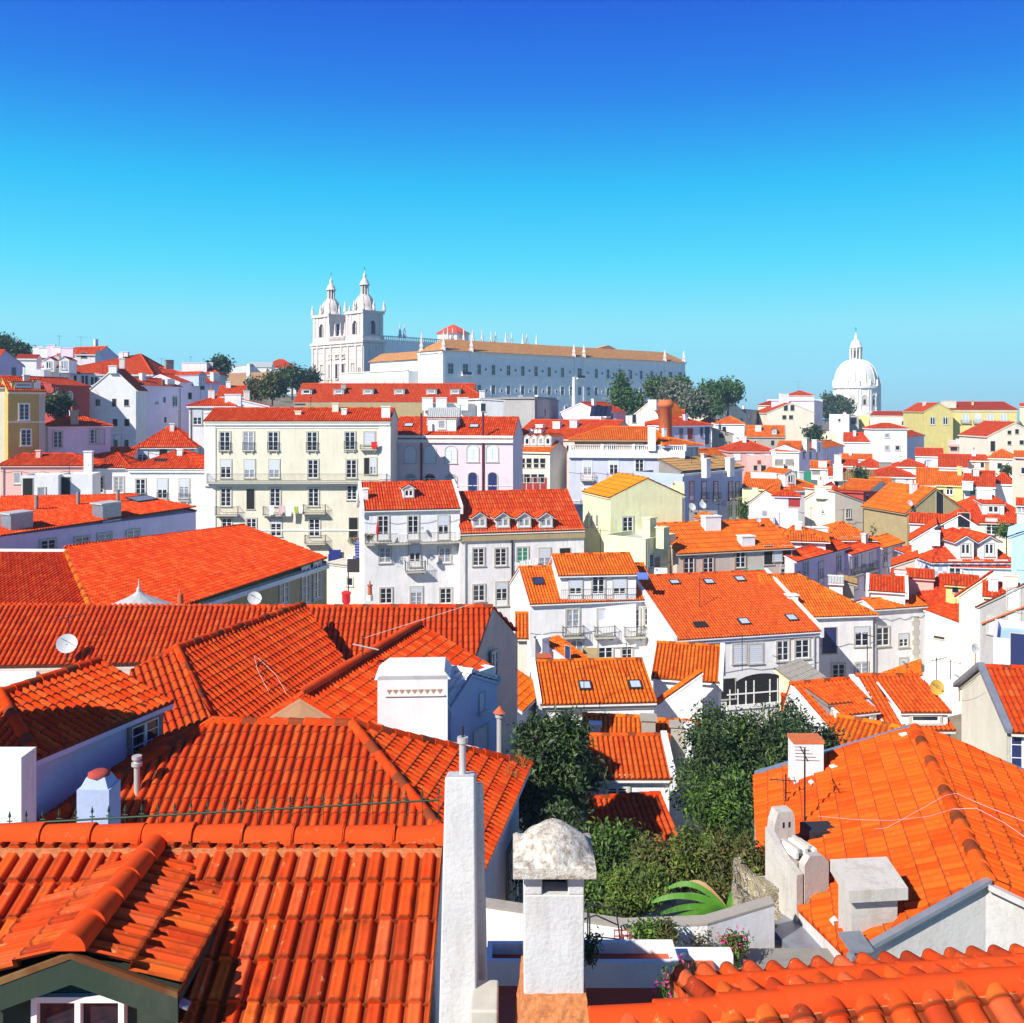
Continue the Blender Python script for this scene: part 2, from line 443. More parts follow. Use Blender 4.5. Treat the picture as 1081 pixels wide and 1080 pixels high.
    def dish(s, px, py, r=.4, i=None, f='F', m='dish'):
        if i is None: P, U, N = s.face(f); p = s.ray(px, py, P, N)+N*.35
        else: p = s.onroof(px, py+1, i)+Vector((0,0,.8)); N = Vector((.2,-.9,.4)).normalized()
        ax = Vector((.35,-.75,.5)).normalized(); a = MB(); b = ax.orthogonal().normalized(); c = ax.cross(b)
        v = [p]; k = 16
        for ring, dd in ((.5,.06),(1,.2)):
            for j in range(k): t = 2*math.pi*j/k; v.append(p+(b*math.cos(t)+c*math.sin(t))*r*ring+ax*r*dd)
        f_ = [(0,1+j,1+(j+1)%k) for j in range(k)]+[(1+j,1+k+j,1+k+(j+1)%k,1+(j+1)%k) for j in range(k)]
        a.add(v, f_, m, smooth=True)
        a.tube(p, p-Vector((0,0,.8)) if i is not None else p-N*.35, .03, .03, 5, 'iron'); a.tube(p+ax*.0-c*r*.9, p+ax*r*.9, .012, .012, 3, 'iron')
        return a.build('satellite_dish', s.roof if i is not None else s.o)
    def ant(s, px, yb, yt, i=0, p=None, k=6, L=1.2, m='iron', par=None, zt=None):
        p = s.onroof(px, yb, i) if p is None else p; zt = zat(yt, p.y) if zt is None else p.z+zt; a = MB(); r = .02 if p.y < 60 else .03
        a.tube(p-Vector((0,0,.2)), (p.x,p.y,zt), r, r, 5, m)
        an = random.uniform(0, 3); d = Vector((math.cos(an), math.sin(an), 0)); e = Vector((-d.y, d.x, 0)); c = Vector((p.x,p.y,zt-.15))
        a.tube(c-d*L*.4, c+d*L*.6, r*.7, r*.7, 4, m)
        for j in range(k):
            q = c+d*L*(-.35+.9*j/(k-1)); l = .42-.05*j; a.tube(q-e*l*.6, q+e*l*.6, r*.45, r*.45, 3, m, caps=False)
        return a.build('antenna', par or s.roof or s.o)

def roofpl(mb, q, e, rm, D):
    if D < 32: tiles(mb, q, e, rm, per=.23, pit=.40, amp=.085, step=.035, us=10)
    elif D < 62: tiles(mb, q, e, rm, per=.24, pit=.40, amp=.09, step=.03, us=8)
    elif D < 90: tiles(mb, q, e, rm, per=.25, pit=.4, amp=.08, step=.025, us=6)
    elif D < 135: tiles(mb, q, e, rm, per=.27, pit=.8, amp=.08, step=.04, us=4)
    else: flatpl(mb, q, e, FM(rm))
def flatpl(mb, q, e, rm):
    q = [Vector(p) for p in q]; n = Vector((0,0,0))
    for i in range(len(q)): n += q[i].cross(q[(i+1)%len(q)])
    n.normalize()
    if n.z < 0: n = -n; q = q[::-1]
    e = Vector(e); e = (e-n*e.dot(n)).normalized(); v = n.cross(e)
    mb.add([p+n*.05 for p in q], [tuple(range(len(q)))], rm, [((p-q[0]).dot(e)/.27, (p-q[0]).dot(v)/.45) for p in q])

def FM(rm): return rm+'_far' if rm+'_far' in MAT else rm
NH = [0]; ALL = []; GROUND = []
def H(label, x0, x1, ye, h=8, dep=8, D=None, D1=None, rf='gx', yr=None, rh=None, c='white', r='r', w=(), ch=(), par='', ov=.3, vo=.12,
      il=None, ir=None, rv=.5, corn=False, name='house', cat='house', group=None, sk=(), eave=None, cut=None, pc=None, curb=None):
    s = House(); D = D or Dm(ye); s.c = c; s.rm = r
    A = W(x0, ye, D); z = A.z
    if D1 is None:
        xm = (x0+x1)/2; f = 1.0 if xm > CX else .45; ph = math.atan((xm-CX)/F)*f; t = (x1-CX)/F
        ww = (t*D-A.x)/(math.cos(ph)+t*math.sin(ph)); D1 = D-ww*math.sin(ph)
    B = Vector(((x1-CX)/F*D1, D1, z)); s.A = A; s.U = (B-A).normalized(); s.Wd = (B-A).length
    s.V = Vector((-s.U.y, s.U.x, 0)); s.dep = dep; U, V, Wd = s.U, s.V, s.Wd
    if yr is not None and rf in ('gx','hip','pyr','shed'):   # keep believable pitches
        rr = {'gx':rv,'hip':.5,'pyr':.5,'shed':1}[rf]; a_ = (yr-HY)/F; Dc = (D+D1)/2; k_ = (-a_*(Dc+rr*dep)-z)/(rr*dep)
        if k_ < .30 or k_ > .85:
            kk = .36 if k_ < .30 else .6; d_ = (-z-a_*Dc)/(a_+kk)
            if d_ > .5: dep = s.dep = d_/rr
    h += 3; zb = z-h; cen = A+U*Wd/2+V*dep/2; s.A0 = (cen.x, cen.y, zb); s.z = z; s.zb = zb
    s.o = thing(name, label, cat, s.A0, group); GROUND.append((cen.x, cen.y, zb, max(Wd, dep)/2)); ALL.append(s)
    P = lambda u, v, zz: A+U*u+V*v+Vector((0,0,zz-z))
    if yr is not None:
        uu = {'gx':(Wd/2, rv*dep), 'gy':(Wd*rv, 0), 'hip':(Wd/2, dep/2), 'shed':(Wd/2, dep), 'shr':(Wd,0), 'shl':(0,0), 'flat':(0,0), 'pyr':(Wd/2,dep/2)}[rf]
        q = P(uu[0], uu[1], 0); rh = zat(yr, q.y)-z
    if rh is None: rh = {'gx':dep*.28,'gy':Wd*.28,'hip':min(dep,Wd)*.28,'pyr':min(dep,Wd)*.28}.get(rf, 1.2)
    zr = z+rh; mb = MB(); rb = MB(); s.pl = []; s.plU = []; pls = []; near = D < 130; cap = []
    g = .06
    if rf == 'gx':
        rvv = rv*dep; k = rh/rvv; k2 = rh/(dep-rvv)
        mb.prism([P(0,0,zb), P(0,0,z-g), P(0,rvv,zr-g), P(0,dep,z-g), P(0,dep,zb)], U*Wd, c)
        pls = [([P(-vo,-ov,z-k*ov), P(Wd+vo,-ov,z-k*ov), P(Wd+vo,rvv,zr), P(-vo,rvv,zr)], U), ([P(-vo,rvv,zr), P(Wd+vo,rvv,zr), P(Wd+vo,dep+ov,z-k2*ov), P(-vo,dep+ov,z-k2*ov)], U)]
        cap = [(P(-vo,rvv,zr+.05), P(Wd+vo,rvv,zr+.05))]
    elif rf == 'gy':
        ru = rv*Wd; k = rh/ru; k2 = rh/(Wd-ru)
        mb.prism([P(0,0,zb), P(0,0,z-g), P(ru,0,zr-g), P(Wd,0,z-g), P(Wd,0,zb)], V*dep, c)
        pls = [([P(-ov,-vo,z-k*ov), P(ru,-vo,zr), P(ru,dep+vo,zr), P(-ov,dep+vo,z-k*ov)], V), ([P(ru,-vo,zr), P(Wd+ov,-vo,z-k2*ov), P(Wd+ov,dep+vo,z-k2*ov), P(ru,dep+vo,zr)], V)]
        cap = [(P(ru,-vo,zr+.05), P(ru,dep+vo,zr+.05))]
    elif rf in ('hip', 'pyr'):
        m_ = min(Wd, dep)/2; il = m_ if il is None else il; ir = m_ if ir is None else ir
        if rf == 'pyr' or il+ir >= Wd: t = Wd*il/(il+ir); il, ir = t-.01, Wd-t-.01
        k = rh/(dep/2); zo = z-k*ov; a, b, c_, d_ = P(-ov,-ov,zo), P(Wd+ov,-ov,zo), P(Wd+ov,dep+ov,zo), P(-ov,dep+ov,zo)
        e, f = P(il,dep/2,zr), P(Wd-ir,dep/2,zr)
        mb.prism([P(0,0,zb), P(Wd,0,zb), P(Wd,dep,zb), P(0,dep,zb)], (0,0,h-.03), c)
        pls = [([a,b,f,e], U), ([c_,d_,e,f], U), ([d_,a,e], V), ([b,c_,f], V)]
        up = Vector((0,0,.05)); cap = [(x+up, y+up) for x, y in ((e,f),(a,e),(b,f),(c_,f),(d_,e)) if (x-y).length > .3]
    elif rf == 'shed':
        mb.prism([P(0,0,zb), P(0,0,z-g), P(0,dep,zr-g), P(0,dep,zb)], U*Wd, c); k = rh/dep
        pls = [([P(-vo,-ov,z-k*ov), P(Wd+vo,-ov,z-k*ov), P(Wd+vo,dep,zr), P(-vo,dep,zr)], U)]
        cap = [(P(-vo,dep,zr+.04), P(Wd+vo,dep,zr+.04))]
    elif rf in ('shr', 'shl'):
        za, zz = (z, zr) if rf == 'shr' else (zr, z); k = (zz-za)/Wd
        mb.prism([P(0,0,zb), P(0,0,za-g), P(Wd,0,zz-g), P(Wd,0,zb)], V*dep, c)
        pls = [([P(-ov,-vo,za-k*ov), P(Wd+ov,-vo,zz+k*ov), P(Wd+ov,dep+vo,zz+k*ov), P(-ov,dep+vo,za-k*ov)], V)]
    elif rf == 'flat':
        mb.prism([P(0,0,zb), P(Wd,0,zb), P(Wd,dep,zb), P(0,dep,zb)], (0,0,h-.5), c); t = .2
        mb.obox(P(0,0,z-.5), U*Wd, V*t, Vector((0,0,.5)), c); mb.obox(P(0,dep-t,z-.5), U*Wd, V*t, Vector((0,0,.5)), c)
        mb.obox(P(0,t,z-.5), U*t, V*(dep-2*t), Vector((0,0,.5)), c); mb.obox(P(Wd-t,t,z-.5), U*t, V*(dep-2*t), Vector((0,0,.5)), c)
        rb.obox(P(t,t,z-.5), U*(Wd-2*t), V*(dep-2*t), Vector((0,0,.06)), r)
        s.pl = [(P(0,0,z-.44), Vector((0,0,1)))]; s.plU = [U]
    s.wall = mb.build('wall', s.o)
    for q, e in pls:
        n = (q[1]-q[0]).cross(q[2]-q[0]).normalized(); n = -n if n.z < 0 else n
        s.pl.append((q[0]+n*.1, n)); s.plU.append(Vector(e)-n*Vector(e).dot(n))
        slab(rb, q, eave or c, .10 if near else .2, 0.015); roofpl(rb, q, e, r, cen.y)
    s.roof = rb.build('roof', s.o)
    if cap:
        cb = MB()
        for a, b in cap: caps(cb, a, b, r if near else FM(r), .13 if near else .16, .42, near)
        cb.build('ridge_cap', s.roof)
    if corn: s.band(z-.55, .22, .22, 'trim'); 
    for sd in par:     # raised fire-wall parapets on gable ends
        t = .28; u0 = -t if sd == 'L' else Wd; pm = pc or 'white'; hgt = .28
        b = MB()
        if rf == 'gx': prof = [(0-ov,z-k*ov),(rvv,zr),(dep+ov,z-k2*ov)]
        elif rf == 'shed': prof = [(-ov,z-k*ov),(dep,zr)]
        else: prof = [(-ov,z),(dep+ov,z)]
        pts = [P(u0,v_,z_-.5) for v_, z_ in prof]+[P(u0,v_,z_+hgt) for v_, z_ in reversed(prof)]
        for i in range(len(prof)-1):
            (v0,z0_),(v1,z1_) = prof[i], prof[i+1]
            b.prism([P(u0,v0,z0_-.5), P(u0,v1,z1_-.5), P(u0,v1,z1_+hgt), P(u0,v0,z0_+hgt)], U*t, pm)
        b.build('parapet', s.o)
    if curb: s.band(z-.28, .28, .12, curb, name='cornice')
    for t in w:
        t = list(t); st, y, xs = t[0], t[1], t[2]; kw = dict(t[-1]) if isinstance(t[-1], dict) else {}
        dims = [q for q in t[3:] if not isinstance(q, dict)]
        for x in xs: s.win(x, y, st, *(dims or (1.0, 1.6)), **kw)
    for t in ch:
        kw = t[-1] if isinstance(t[-1], dict) else {}; s.chim(*[q for q in t if not isinstance(q, dict)], **kw)
    for t in sk: s.sky(*t)
    return s
class PH(House):
    """free-form house: roof planes and wall solids from explicit points"""
    def __init__(s, label, planes, walls, c='white', r='r', D=40, name='house', cat='house', capl=(), zb=None, slab_m=None, th=.12, group=None):
        pts = [p for q, e in planes for p in q]+[p for q in walls for p in q]; cen = sum((Vector(p) for p in pts), Vector())/len(pts)
        s.zb = zb; s.A0 = (cen.x, cen.y, zb); s.c = c; s.rm = r; s.o = thing(name, label, cat, s.A0, group); GROUND.append((cen.x, cen.y, zb, 3)); ALL.append(s)
        a = MB()
        for q in walls:   # each wall solid: top outline (3-D points), dropped to zb
            n = len(q); q = [Vector(p) for p in q]; v = q+[Vector((p.x,p.y,zb)) for p in q]
            ar = sum(q[i].x*q[(i+1)%n].y-q[(i+1)%n].x*q[i].y for i in range(n))
            f = [tuple(range(n)), tuple(reversed(range(n,2*n)))]+[(i,i+n,(i+1)%n+n,(i+1)%n) for i in range(n)]
            if ar < 0: f = [tuple(reversed(t)) for t in f]
            a.add(v, f, c)
        s.wall = a.build('wall', s.o)
        b = MB(); s.pl = []; s.plU = []
        for q, e in planes:
            q = [Vector(p) for p in q]; n = Vector()
            for i in range(len(q)): n += q[i].cross(q[(i+1)%len(q)])
            n.normalize(); n = -n if n.z < 0 else n
            e = (q[e[1]]-q[e[0]]) if isinstance(e, tuple) else Vector(e); e = (e-n*e.dot(n)).normalized()
            s.pl.append((q[0]+n*.1, n)); s.plU.append(e); slab(b, q, slab_m or c, th, .015); roofpl(b, q, e, r, D)
        s.roof = b.build('roof', s.o); s.U = Vector((1,0,0)); s.V = Vector((0,1,0))
        if capl:
            cb = MB()
            for p, q in capl: caps(cb, Vector(p)+Vector((0,0,.06)), Vector(q)+Vector((0,0,.06)), r, .14, .42, D < 130)
            cb.build('ridge_cap', s.roof)
        s._faces = {}
    def setface(s, k, a, b):
        a, b = Vector(a), Vector(b); U = Vector((b.x-a.x, b.y-a.y, 0)).normalized(); s._faces[k] = (a, U, Vector((U.y,-U.x,0))); s.Wd = (b-a).length
    def face(s, k): return s._faces[k]
for k, c, d in (('white',(.82,.81,.80),.34),('white2',(.68,.65,.60),.45),('bright',(.80,.80,.79),.18),('cream',(.74,.70,.55),.25),('cream2',(.70,.64,.44),.45),('warm',(.80,.72,.58),.25),
    ('pink',(.74,.60,.66),.18),('rose',(.76,.42,.38),.2),('redwall',(.42,.06,.05),.3),('ochre',(.50,.37,.11),.45),('ochre2',(.43,.34,.17),.7),('lime',(.76,.76,.46),.3),('palace',(.66,.56,.20),.45),
    ('yellow',(.74,.62,.24),.3),('lilac',(.82,.70,.86),.2),('bluewall_shade',(.42,.50,.70),.2),('bluegrey',(.56,.58,.68),.25),('sky_blue',(.42,.60,.76),.08),('grey',(.42,.41,.40),.5),  # lilac and bluewall include the shade tint of white walls
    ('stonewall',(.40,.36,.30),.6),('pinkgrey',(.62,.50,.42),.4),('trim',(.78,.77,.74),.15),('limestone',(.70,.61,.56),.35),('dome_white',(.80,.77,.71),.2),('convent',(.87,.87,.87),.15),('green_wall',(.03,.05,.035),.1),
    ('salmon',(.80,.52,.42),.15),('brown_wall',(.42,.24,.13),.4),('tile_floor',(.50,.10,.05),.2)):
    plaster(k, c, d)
plaster('chimney_white', (.60,.59,.58), .42, sc=3.0); plaster('chimney_grey', (.52,.49,.44), .6, sc=2.2); plaster('gable_grey', (.60,.58,.55), .4, sc=1.5)
T = lambda *a: [(i/(len(a)-1) if len(a) > 1 else 0, c) for i, c in enumerate(a)]
RC = {'n':T((.60,.062,.006),(.74,.092,.008),(.80,.120,.012),(.70,.078,.007)), 'r':T((0.50,0.031,0.004),(0.66,0.051,0.005),(0.74,0.106,0.018),(0.70,0.062,0.006),(0.60,0.040,0.004),(0.66,0.051,0.005)), 'o':T((0.68,0.092,0.005),(0.80,0.141,0.007),(0.84,0.176,0.011)), 'd':T((0.34,0.025,0.007),(0.48,0.035,0.011),(0.42,0.044,0.011)),
      'm':T((0.56,0.042,0.006),(0.64,0.058,0.007),(0.70,0.088,0.012),(0.58,0.040,0.005),(0.66,0.055,0.007)), 'y':T((0.80,0.211,0.009),(0.86,0.264,0.015)), 'p':T((0.60,0.264,0.084),(0.72,0.299,0.084),(0.66,0.326,0.120)), 't':T((0.28,0.176,0.078),(0.36,0.229,0.102),(0.46,0.211,0.072))}
for k, c in RC.items():
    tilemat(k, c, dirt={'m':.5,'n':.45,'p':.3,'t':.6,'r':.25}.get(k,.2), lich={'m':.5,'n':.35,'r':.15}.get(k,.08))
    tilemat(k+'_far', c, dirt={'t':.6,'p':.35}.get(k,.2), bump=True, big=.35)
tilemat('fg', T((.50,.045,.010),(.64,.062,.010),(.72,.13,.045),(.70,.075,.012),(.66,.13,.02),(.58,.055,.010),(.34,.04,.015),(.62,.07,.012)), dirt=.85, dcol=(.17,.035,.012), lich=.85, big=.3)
plain('stone',(.50,.47,.40),.85,var=.12); plain('stone_dark',(.26,.24,.21),.85,var=.15); plain('wood_white',(.80,.80,.78),.5); plain('wood_red',(.32,.03,.03),.5); plain('wood_green',(.03,.22,.12),.5)
plain('glass',(.015,.02,.03),.08,spec=.6); plain('glass_curtain',(.28,.30,.34),.25,spec=.5,var=.5,nsc=6); plain('glass_pale',(.45,.52,.58),.12,spec=.7); plain('glass_blue',(.03,.04,.12),.15,spec=.5)
plain('iron',(.025,.025,.03),.5); plain('iron_red',(.30,.025,.04),.5); plain('frame_dark',(.035,.03,.03),.5); plain('dark',(.02,.018,.017),.9); plain('blind',(.62,.66,.72),.6); plain('dish',(.62,.62,.60),.5)
plain('dish_yellow',(.62,.38,.06),.5); plain('zinc',(.30,.33,.38),.45,.5,var=.15); plain('zinc_pale',(.52,.53,.50),.5,.2,var=.15); plain('terracotta',(.50,.12,.05),.8,var=.1); plain('mortar',(.52,.19,.07),.95,var=.35,nsc=25)
plain('pipe',(.55,.53,.50),.4,.3); plain('brick',(.56,.15,.05),.9,var=.2,nsc=8); plain('cloth_white',(.80,.80,.80),.9); plain('cloth_pink',(.70,.40,.50),.9); plain('cloth_red',(.65,.02,.03),.9); plain('cloth_blue',(.10,.16,.50),.9)
plain('cloth_green',(.35,.45,.05),.9); plain('teal',(.02,.50,.48),.7); plain('navy',(.02,.03,.20),.6); plain('panel',(.02,.025,.06),.15,spec=.7); plain('metal_green',(.02,.07,.04),.45)
plain('purple_pipe',(.16,.02,.03),.5)
def azulejo():
    t = NT('azulejo_tile_wall'); g = t.n('ShaderNodeNewGeometry'); mp = t.n('ShaderNodeMapping'); t.l(g.outputs['Position'], mp.inputs[0])
    ck = t.n('ShaderNodeTexChecker', Scale=2.2); t.l(mp.outputs[0], ck.inputs[0]); ck.inputs[1].default_value = (.72,.74,.80,1); ck.inputs[2].default_value = (.42,.46,.60,1)
    t.col(ck.outputs[0]); t.b.inputs['Roughness'].default_value = .4; MAT['azulejo'] = t.m
azulejo()
def rubble(key, sc=2.6):
    t = NT('rubble_'+key); p0 = t.pos((1,1,1.5)); nz = t.n('ShaderNodeTexNoise', Scale=2.2, Detail=5); t.l(p0, nz.inputs['Vector']); vm = t.n('ShaderNodeVectorMath'); vm.operation='MULTIPLY_ADD'; t.l(nz.outputs['Color'], vm.inputs[0]); vm.inputs[1].default_value=(.7,.7,.7); t.l(p0, vm.inputs[2]); p = vm.outputs[0]; v = t.n('ShaderNodeTexVoronoi', Scale=sc); v.feature = 'DISTANCE_TO_EDGE'; t.l(p, v.inputs['Vector'])
    e = t.ramp(v.outputs[0], [(.02,(1,1,1)),(.09,(0,0,0))]); v2 = t.n('ShaderNodeTexVoronoi', Scale=sc); t.l(p, v2.inputs['Vector'])
    c = t.ramp(t.noise(3, v2.outputs['Position'] if 'Position' in v2.outputs else p), [(.3,(.20,.16,.11)),(.6,(.46,.40,.24)),(.8,(.30,.27,.24))])
    c = t.mix(e, c, (.60,.55,.46)); c = t.mix(t.ramp(t.noise(1.2, p, 8, .7), [(.5,(0,0,0)),(.62,(.8,.8,.8))]), c, (.20,.16,.11)); t.col(c)
    h = t.math('SUBTRACT', t.noise(8, p, 6), t.math('MULTIPLY', e, .6)); t.bump(h, .9, .06); t.b.inputs['Roughness'].default_value = .95; MAT[key] = t.m
rubble('rubble', 3.4)
def stripes(key, c1, c2, sc, axis=0):
    t = NT('striped_'+key); g = t.n('ShaderNodeNewGeometry'); s = t.n('ShaderNodeSeparateXYZ'); t.l(g.outputs['Position'], s.inputs[0])
    f = t.math('FRACT', t.math('MULTIPLY', s.outputs[axis], sc)); t.col(t.ramp(f, [(.45,c1),(.55,c2)])); t.b.inputs['Roughness'].default_value = .5; MAT[key] = t.m
stripes('shutter_blue', (.02,.03,.22), (.22,.26,.55), 3.2, 2)
def weedmats():
    plain('weed',(.30,.20,.06),.9)
    t=NT('lichen_cap'); p=t.pos(); c=t.ramp(t.noise(14,p,9,.75),[(.40,(.30,.24,.18)),(.5,(.56,.51,.44)),(.62,(.70,.67,.60))])
    c=t.mix(t.ramp(t.noise(5,p,9,.8),[(.60,(0,0,0)),(.66,(.8,.8,.8))]),c,(.45,.22,.07)); t.col(c); t.bump(t.noise(45,p,8,.7),.9,.02); t.b.inputs['Roughness'].default_value=.95; MAT['lichen_cap']=t.m
weedmats()
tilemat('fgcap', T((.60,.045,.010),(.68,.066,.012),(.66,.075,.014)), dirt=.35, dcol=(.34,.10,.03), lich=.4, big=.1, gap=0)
plain('red_plain',(.66,.058,.008),.9,var=.15); plain('salmon_plain',(.70,.34,.15),.9,var=.15)
# ================= left hill and middle rows =================
ST={'sm':'stone'}
# the long cream apartment building
s = H("long cream apartment building with four rows of stone-framed windows and small balconies", 216,411,444, h=22.5, dep=11, D=110, D1=110, rf='gx', yr=431.5, c='cream', r='r',
  w=[('c',466,[237,262,288,329,369],1.15,2.2),('k',463,[389.5],1.2,1.5,{'fm':'blind'}),('c',495,[238,263,289,330,370.5],1.15,2.1),('d',492,[388],.9,1.9,{'pm':'dark'}),('c',492,[393.5],.7,1.9),
     ('c',525,[238,290,330.5],1.15,2.1),('d',527,[264],.9,2.3,{'pm':'dark'}),('c',520,[371],1.1,1.7),('c',557,[291,331.5],1.2,2.0),('d',557,[372.5],1.0,2.3,{'pm':'dark'}),
     ('c',556,[239,265],1.1,1.9),('d',597,[353],1.5,2.6,{'pm':'glass_blue'})], corn=True, sk=[])
P,U,N = s.face('F')
for (z0,h_,d_) in ((-9.0,.28,.35),(-14.2,.15,.08),(-18.7,.18,.10)): s.band(P.z+z0+1.4,h_,d_,'trim',name='string_course')
for z_,x_ in ((0,0),): s.band(P.z-.9,.9,.06,'trim',name='frieze')
a = MB(); a.obox(P-U*.05+Vector((0,0,-22)),U*1.3,N*.1,Vector((0,0,22)),'trim'); a.obox(P+U*(s.Wd-1.2)+Vector((0,0,-22)),U*1.3,N*.1,Vector((0,0,22)),'trim'); a.build('corner_pilaster', s.o)
s.bal(314,509,20.8,.8,1.0); s.bal(240,543,2.6); s.bal(290,543,2.6,n=1); s.bal(332,541,2.6); s.bal(333,573,2.4); s.bal(389,474,2.0,.5,.5)
for x,y in ((237,475),(262,475),(288,475),(329,475),(369,474)):
    s.bal(x,y,1.4,.25,.9)
s.chim(314.5,437,433.5,.7,.5); s.chim(363,437,431.5,.6,.5,'white','gap'); s.chim(407,440,428.5,1.0,.6,'white'); cream = s
# flower boxes and towels of the cream building
def hung(label, x, y, w, h, m, s, off=.95, f='F', cat='laundry', group=None, name='towel'):
    P,U,N = s.face(f); p = s.ray(x,y,P+N*off,N); b = MB(); k = 6; v=[]; 
    for j in range(5):
        for i in range(k+1):
            v.append(p+U*((i/k-.5)*w*(1-.05*j))+N*(.04*math.sin(i*2.1+j)*(.3+j*.25))-Vector((0,0,j/4*h-h/2)))
    fc=[(j*(k+1)+i,j*(k+1)+i+1,(j+1)*(k+1)+i+1,(j+1)*(k+1)+i) for j in range(4) for i in range(k)]
    b.add(v,fc,m,smooth=True); b.add([q-N*.015 for q in v],[tuple(reversed(q)) for q in fc],m,smooth=True)
    o=b.build(name,None,tuple(p)); return tag(o,label,cat,group)
for lb,x,m,w,h in (("white towel hanging at the end of the cream building's laundry balcony",286,'cloth_white',.6,1.1),("pink towel between white towels on the cream building's laundry balcony",296,'cloth_pink',.5,1.0),
  ("widest white sheet hanging from the cream building's laundry balcony",304,'cloth_white',.8,1.4),("green cloth hanging beside the white sheet on the cream building",312.5,'cloth_green',.5,.8),("lilac shirt hung between two balconies of the cream building",317,'lilac',.5,.8)):
    hung(lb,x,538.5,w,h,m,cream,group='laundry on the cream building')
hung("red cloth draped over the top-floor balcony of the cream building",394.5,470,.7,.8,'cloth_red',cream,.6)
hung("blue banner with pale lines hanging over the alley stairs",378.5,581,1.0,2.0,'shutter_blue',cream,2.5,cat='banner',name='banner')
hung("dark navy cloth covering the lower door of the cream building",353,590,1.4,2.1,'navy',cream,.3,cat='cloth',name='door_cloth')

# pink building with arched windows
s = H("pink building with arched shuttered windows and dark drainpipes", 412,541,462, h=16, dep=10, D=118, D1=116, rf='gx', yr=441, c='pink', r='r',
  w=[('a',480,[432.5,453.5,475.5],1.4,2.1,{'pm':'blind','fm':'blind'}),('a',478.5,[498.5,519],1.4,2.1,{'pm':'blind','fm':'blind'}),('a',507,[433,453.5,476],1.3,1.5),('a',509,[498.5,519.5],1.1,2.4,{'pm':'glass_blue','fm':'navy'})])
s.band(s.z-.6,.9,.3,'trim'); s.band(s.z-3.2-2.7,.08,.05,'trim',name='string_course')
P,U,N=s.face('F')
for x in (444.5,509.5):
    q=s.ray(x,500,P,N); a=MB(); a.tube(q+N*.1+Vector((0,0,7.5)),q+N*.1-Vector((0,0,9)),.14,.14,8,'purple_pipe'); a.build('drainpipe',s.o)
# corrugated dormer on it
s.dorm(466,455,3.6,1.6,'s',c='white',rm='zinc_pale' if False else 'r',wst='s',ww=.9,rise=.0)
s.sky(431,449,1.2,.9); s.sky(500,450,1.2,.9)
H("small white loft with a ribbed pale metal roof above the pink building", 451,484,446.5, h=3, dep=4, D=119.5, rf='shed', yr=431.5, c='white', r='zinc_pale')
# white building with the single dormer and terrace rail
s = H("white building with one small white dormer and a long railed terrace", 384,485,538, h=14, dep=8.5, D=92, D1=94, rf='gx', yr=509.5, c='white', r='r', rv=.62, par='LR', vo=0,
  w=[('f',557,[404,435.5,467.5],1.0,2.3),('c',586,[406,469],1.1,1.5),('f',586,[437.5],1.05,2.2),('c',629,[407,470],1.1,1.5),('c',630,[439],1.1,1.9)],)
s.bal(434.5,572,9.2,.9,.95); s.bal(437.5,602,2.0,.8,.95); s.dorm(431,526,1.15,1.0,'g',ww=.8,c='bright'); s.dish(457,590,.45); s.dish(446,558,.25)
s.chim(381,540,515,.5,.5,p=s.A+Vector((-.2,2,0)))
single = s
# white building with four dormers
s = H("white building with four white dormers in a red mansard roof", 485,616,562, h=14, dep=9.5, D=93, D1=96, rf='gx', yr=519, c='white', r='r', rv=.6, vo=0, par='L',
  w=[('c',588,[504.5,528],1.1,1.7),('c',587,[551],1.1,1.7,{'pm':'wood_green'}),('c',588,[574.5],1.1,1.7),('d',585,[596],1.1,1.2,{'pm':'dark'}),('c',626,[505],1.1,1.6),('f',627,[529],1.1,2.3),('c',626,[575],1.1,1.6)])
s.band(s.z-.9,.95,.22,'ochre2',name='parapet'); 
for x in (506,530.5,553,576): s.dorm(x,558,1.35,1.15,'g',ww=1.1,rise=.45,o=.25,c='bright')
P,U,N=s.face('F'); q=s.ray(540,600,P,N); a=MB(); a.tube(q+N*.1+Vector((0,0,3)),q+N*.1-Vector((0,0,6)),.09,.09,6,'iron'); a.build('drainpipe',s.o)
for i,(lb,x) in enumerate((("white shirt at the drainpipe end of the clothes line on the four-dormer building",545),("white sheet second from the drainpipe on the four-dormer building",551),("small white cloth third from the drainpipe on the four-dormer building",557),("white towel farthest from the drainpipe on the four-dormer building",563))):
    hung(lb,x,598-(x-545)*.25,.5+.1*(i%2),.8,'cloth_white',s,.5,group='washing under the four dormers')
four = s
# ---- row of low houses before the hill (y 470-560)
s = H("pale blue two-storey house with three tall windows below a hip roof", 136,216,494, h=11, dep=9, D=112, D1=112, rf='hip', yr=474.5, c='bright', r='r', w=[('c',516,[148,171,194],1.1,2.3)],corn=True)
s.sky(169,486,1.4,.6,m='dark'); 
P,U,N=s.face('F')
for x,y in ((148,527),(171,527),(194,528)): s.bal(x,y,1.3,.25,.8)
s = H("narrow white house with a small hip roof beside the pale blue house", 99,136,493.5, h=11, dep=9, D=113, rf='hip', yr=480, c='white', r='r', w=[('c',512,[104,125],1.0,1.9)])
s.chim(93,497,476,.9,.8,p=W(93,495,112))
s = H("long low pink house with a patched roof and white shed front", 0,92,491, h=10, dep=8, D=112, D1=112, rf='hip', il=1, yr=479.5, c='rose', r='r')
H("white flat-roofed shed with one small window by the pink house", 22,61,502, h=7, dep=4, D=104, rf='flat', c='white', r='zinc_pale', w=[('s',520,[43.5],.7,1.1),('d',517,[29],1.0,2.5,{'pm':'dark'})])
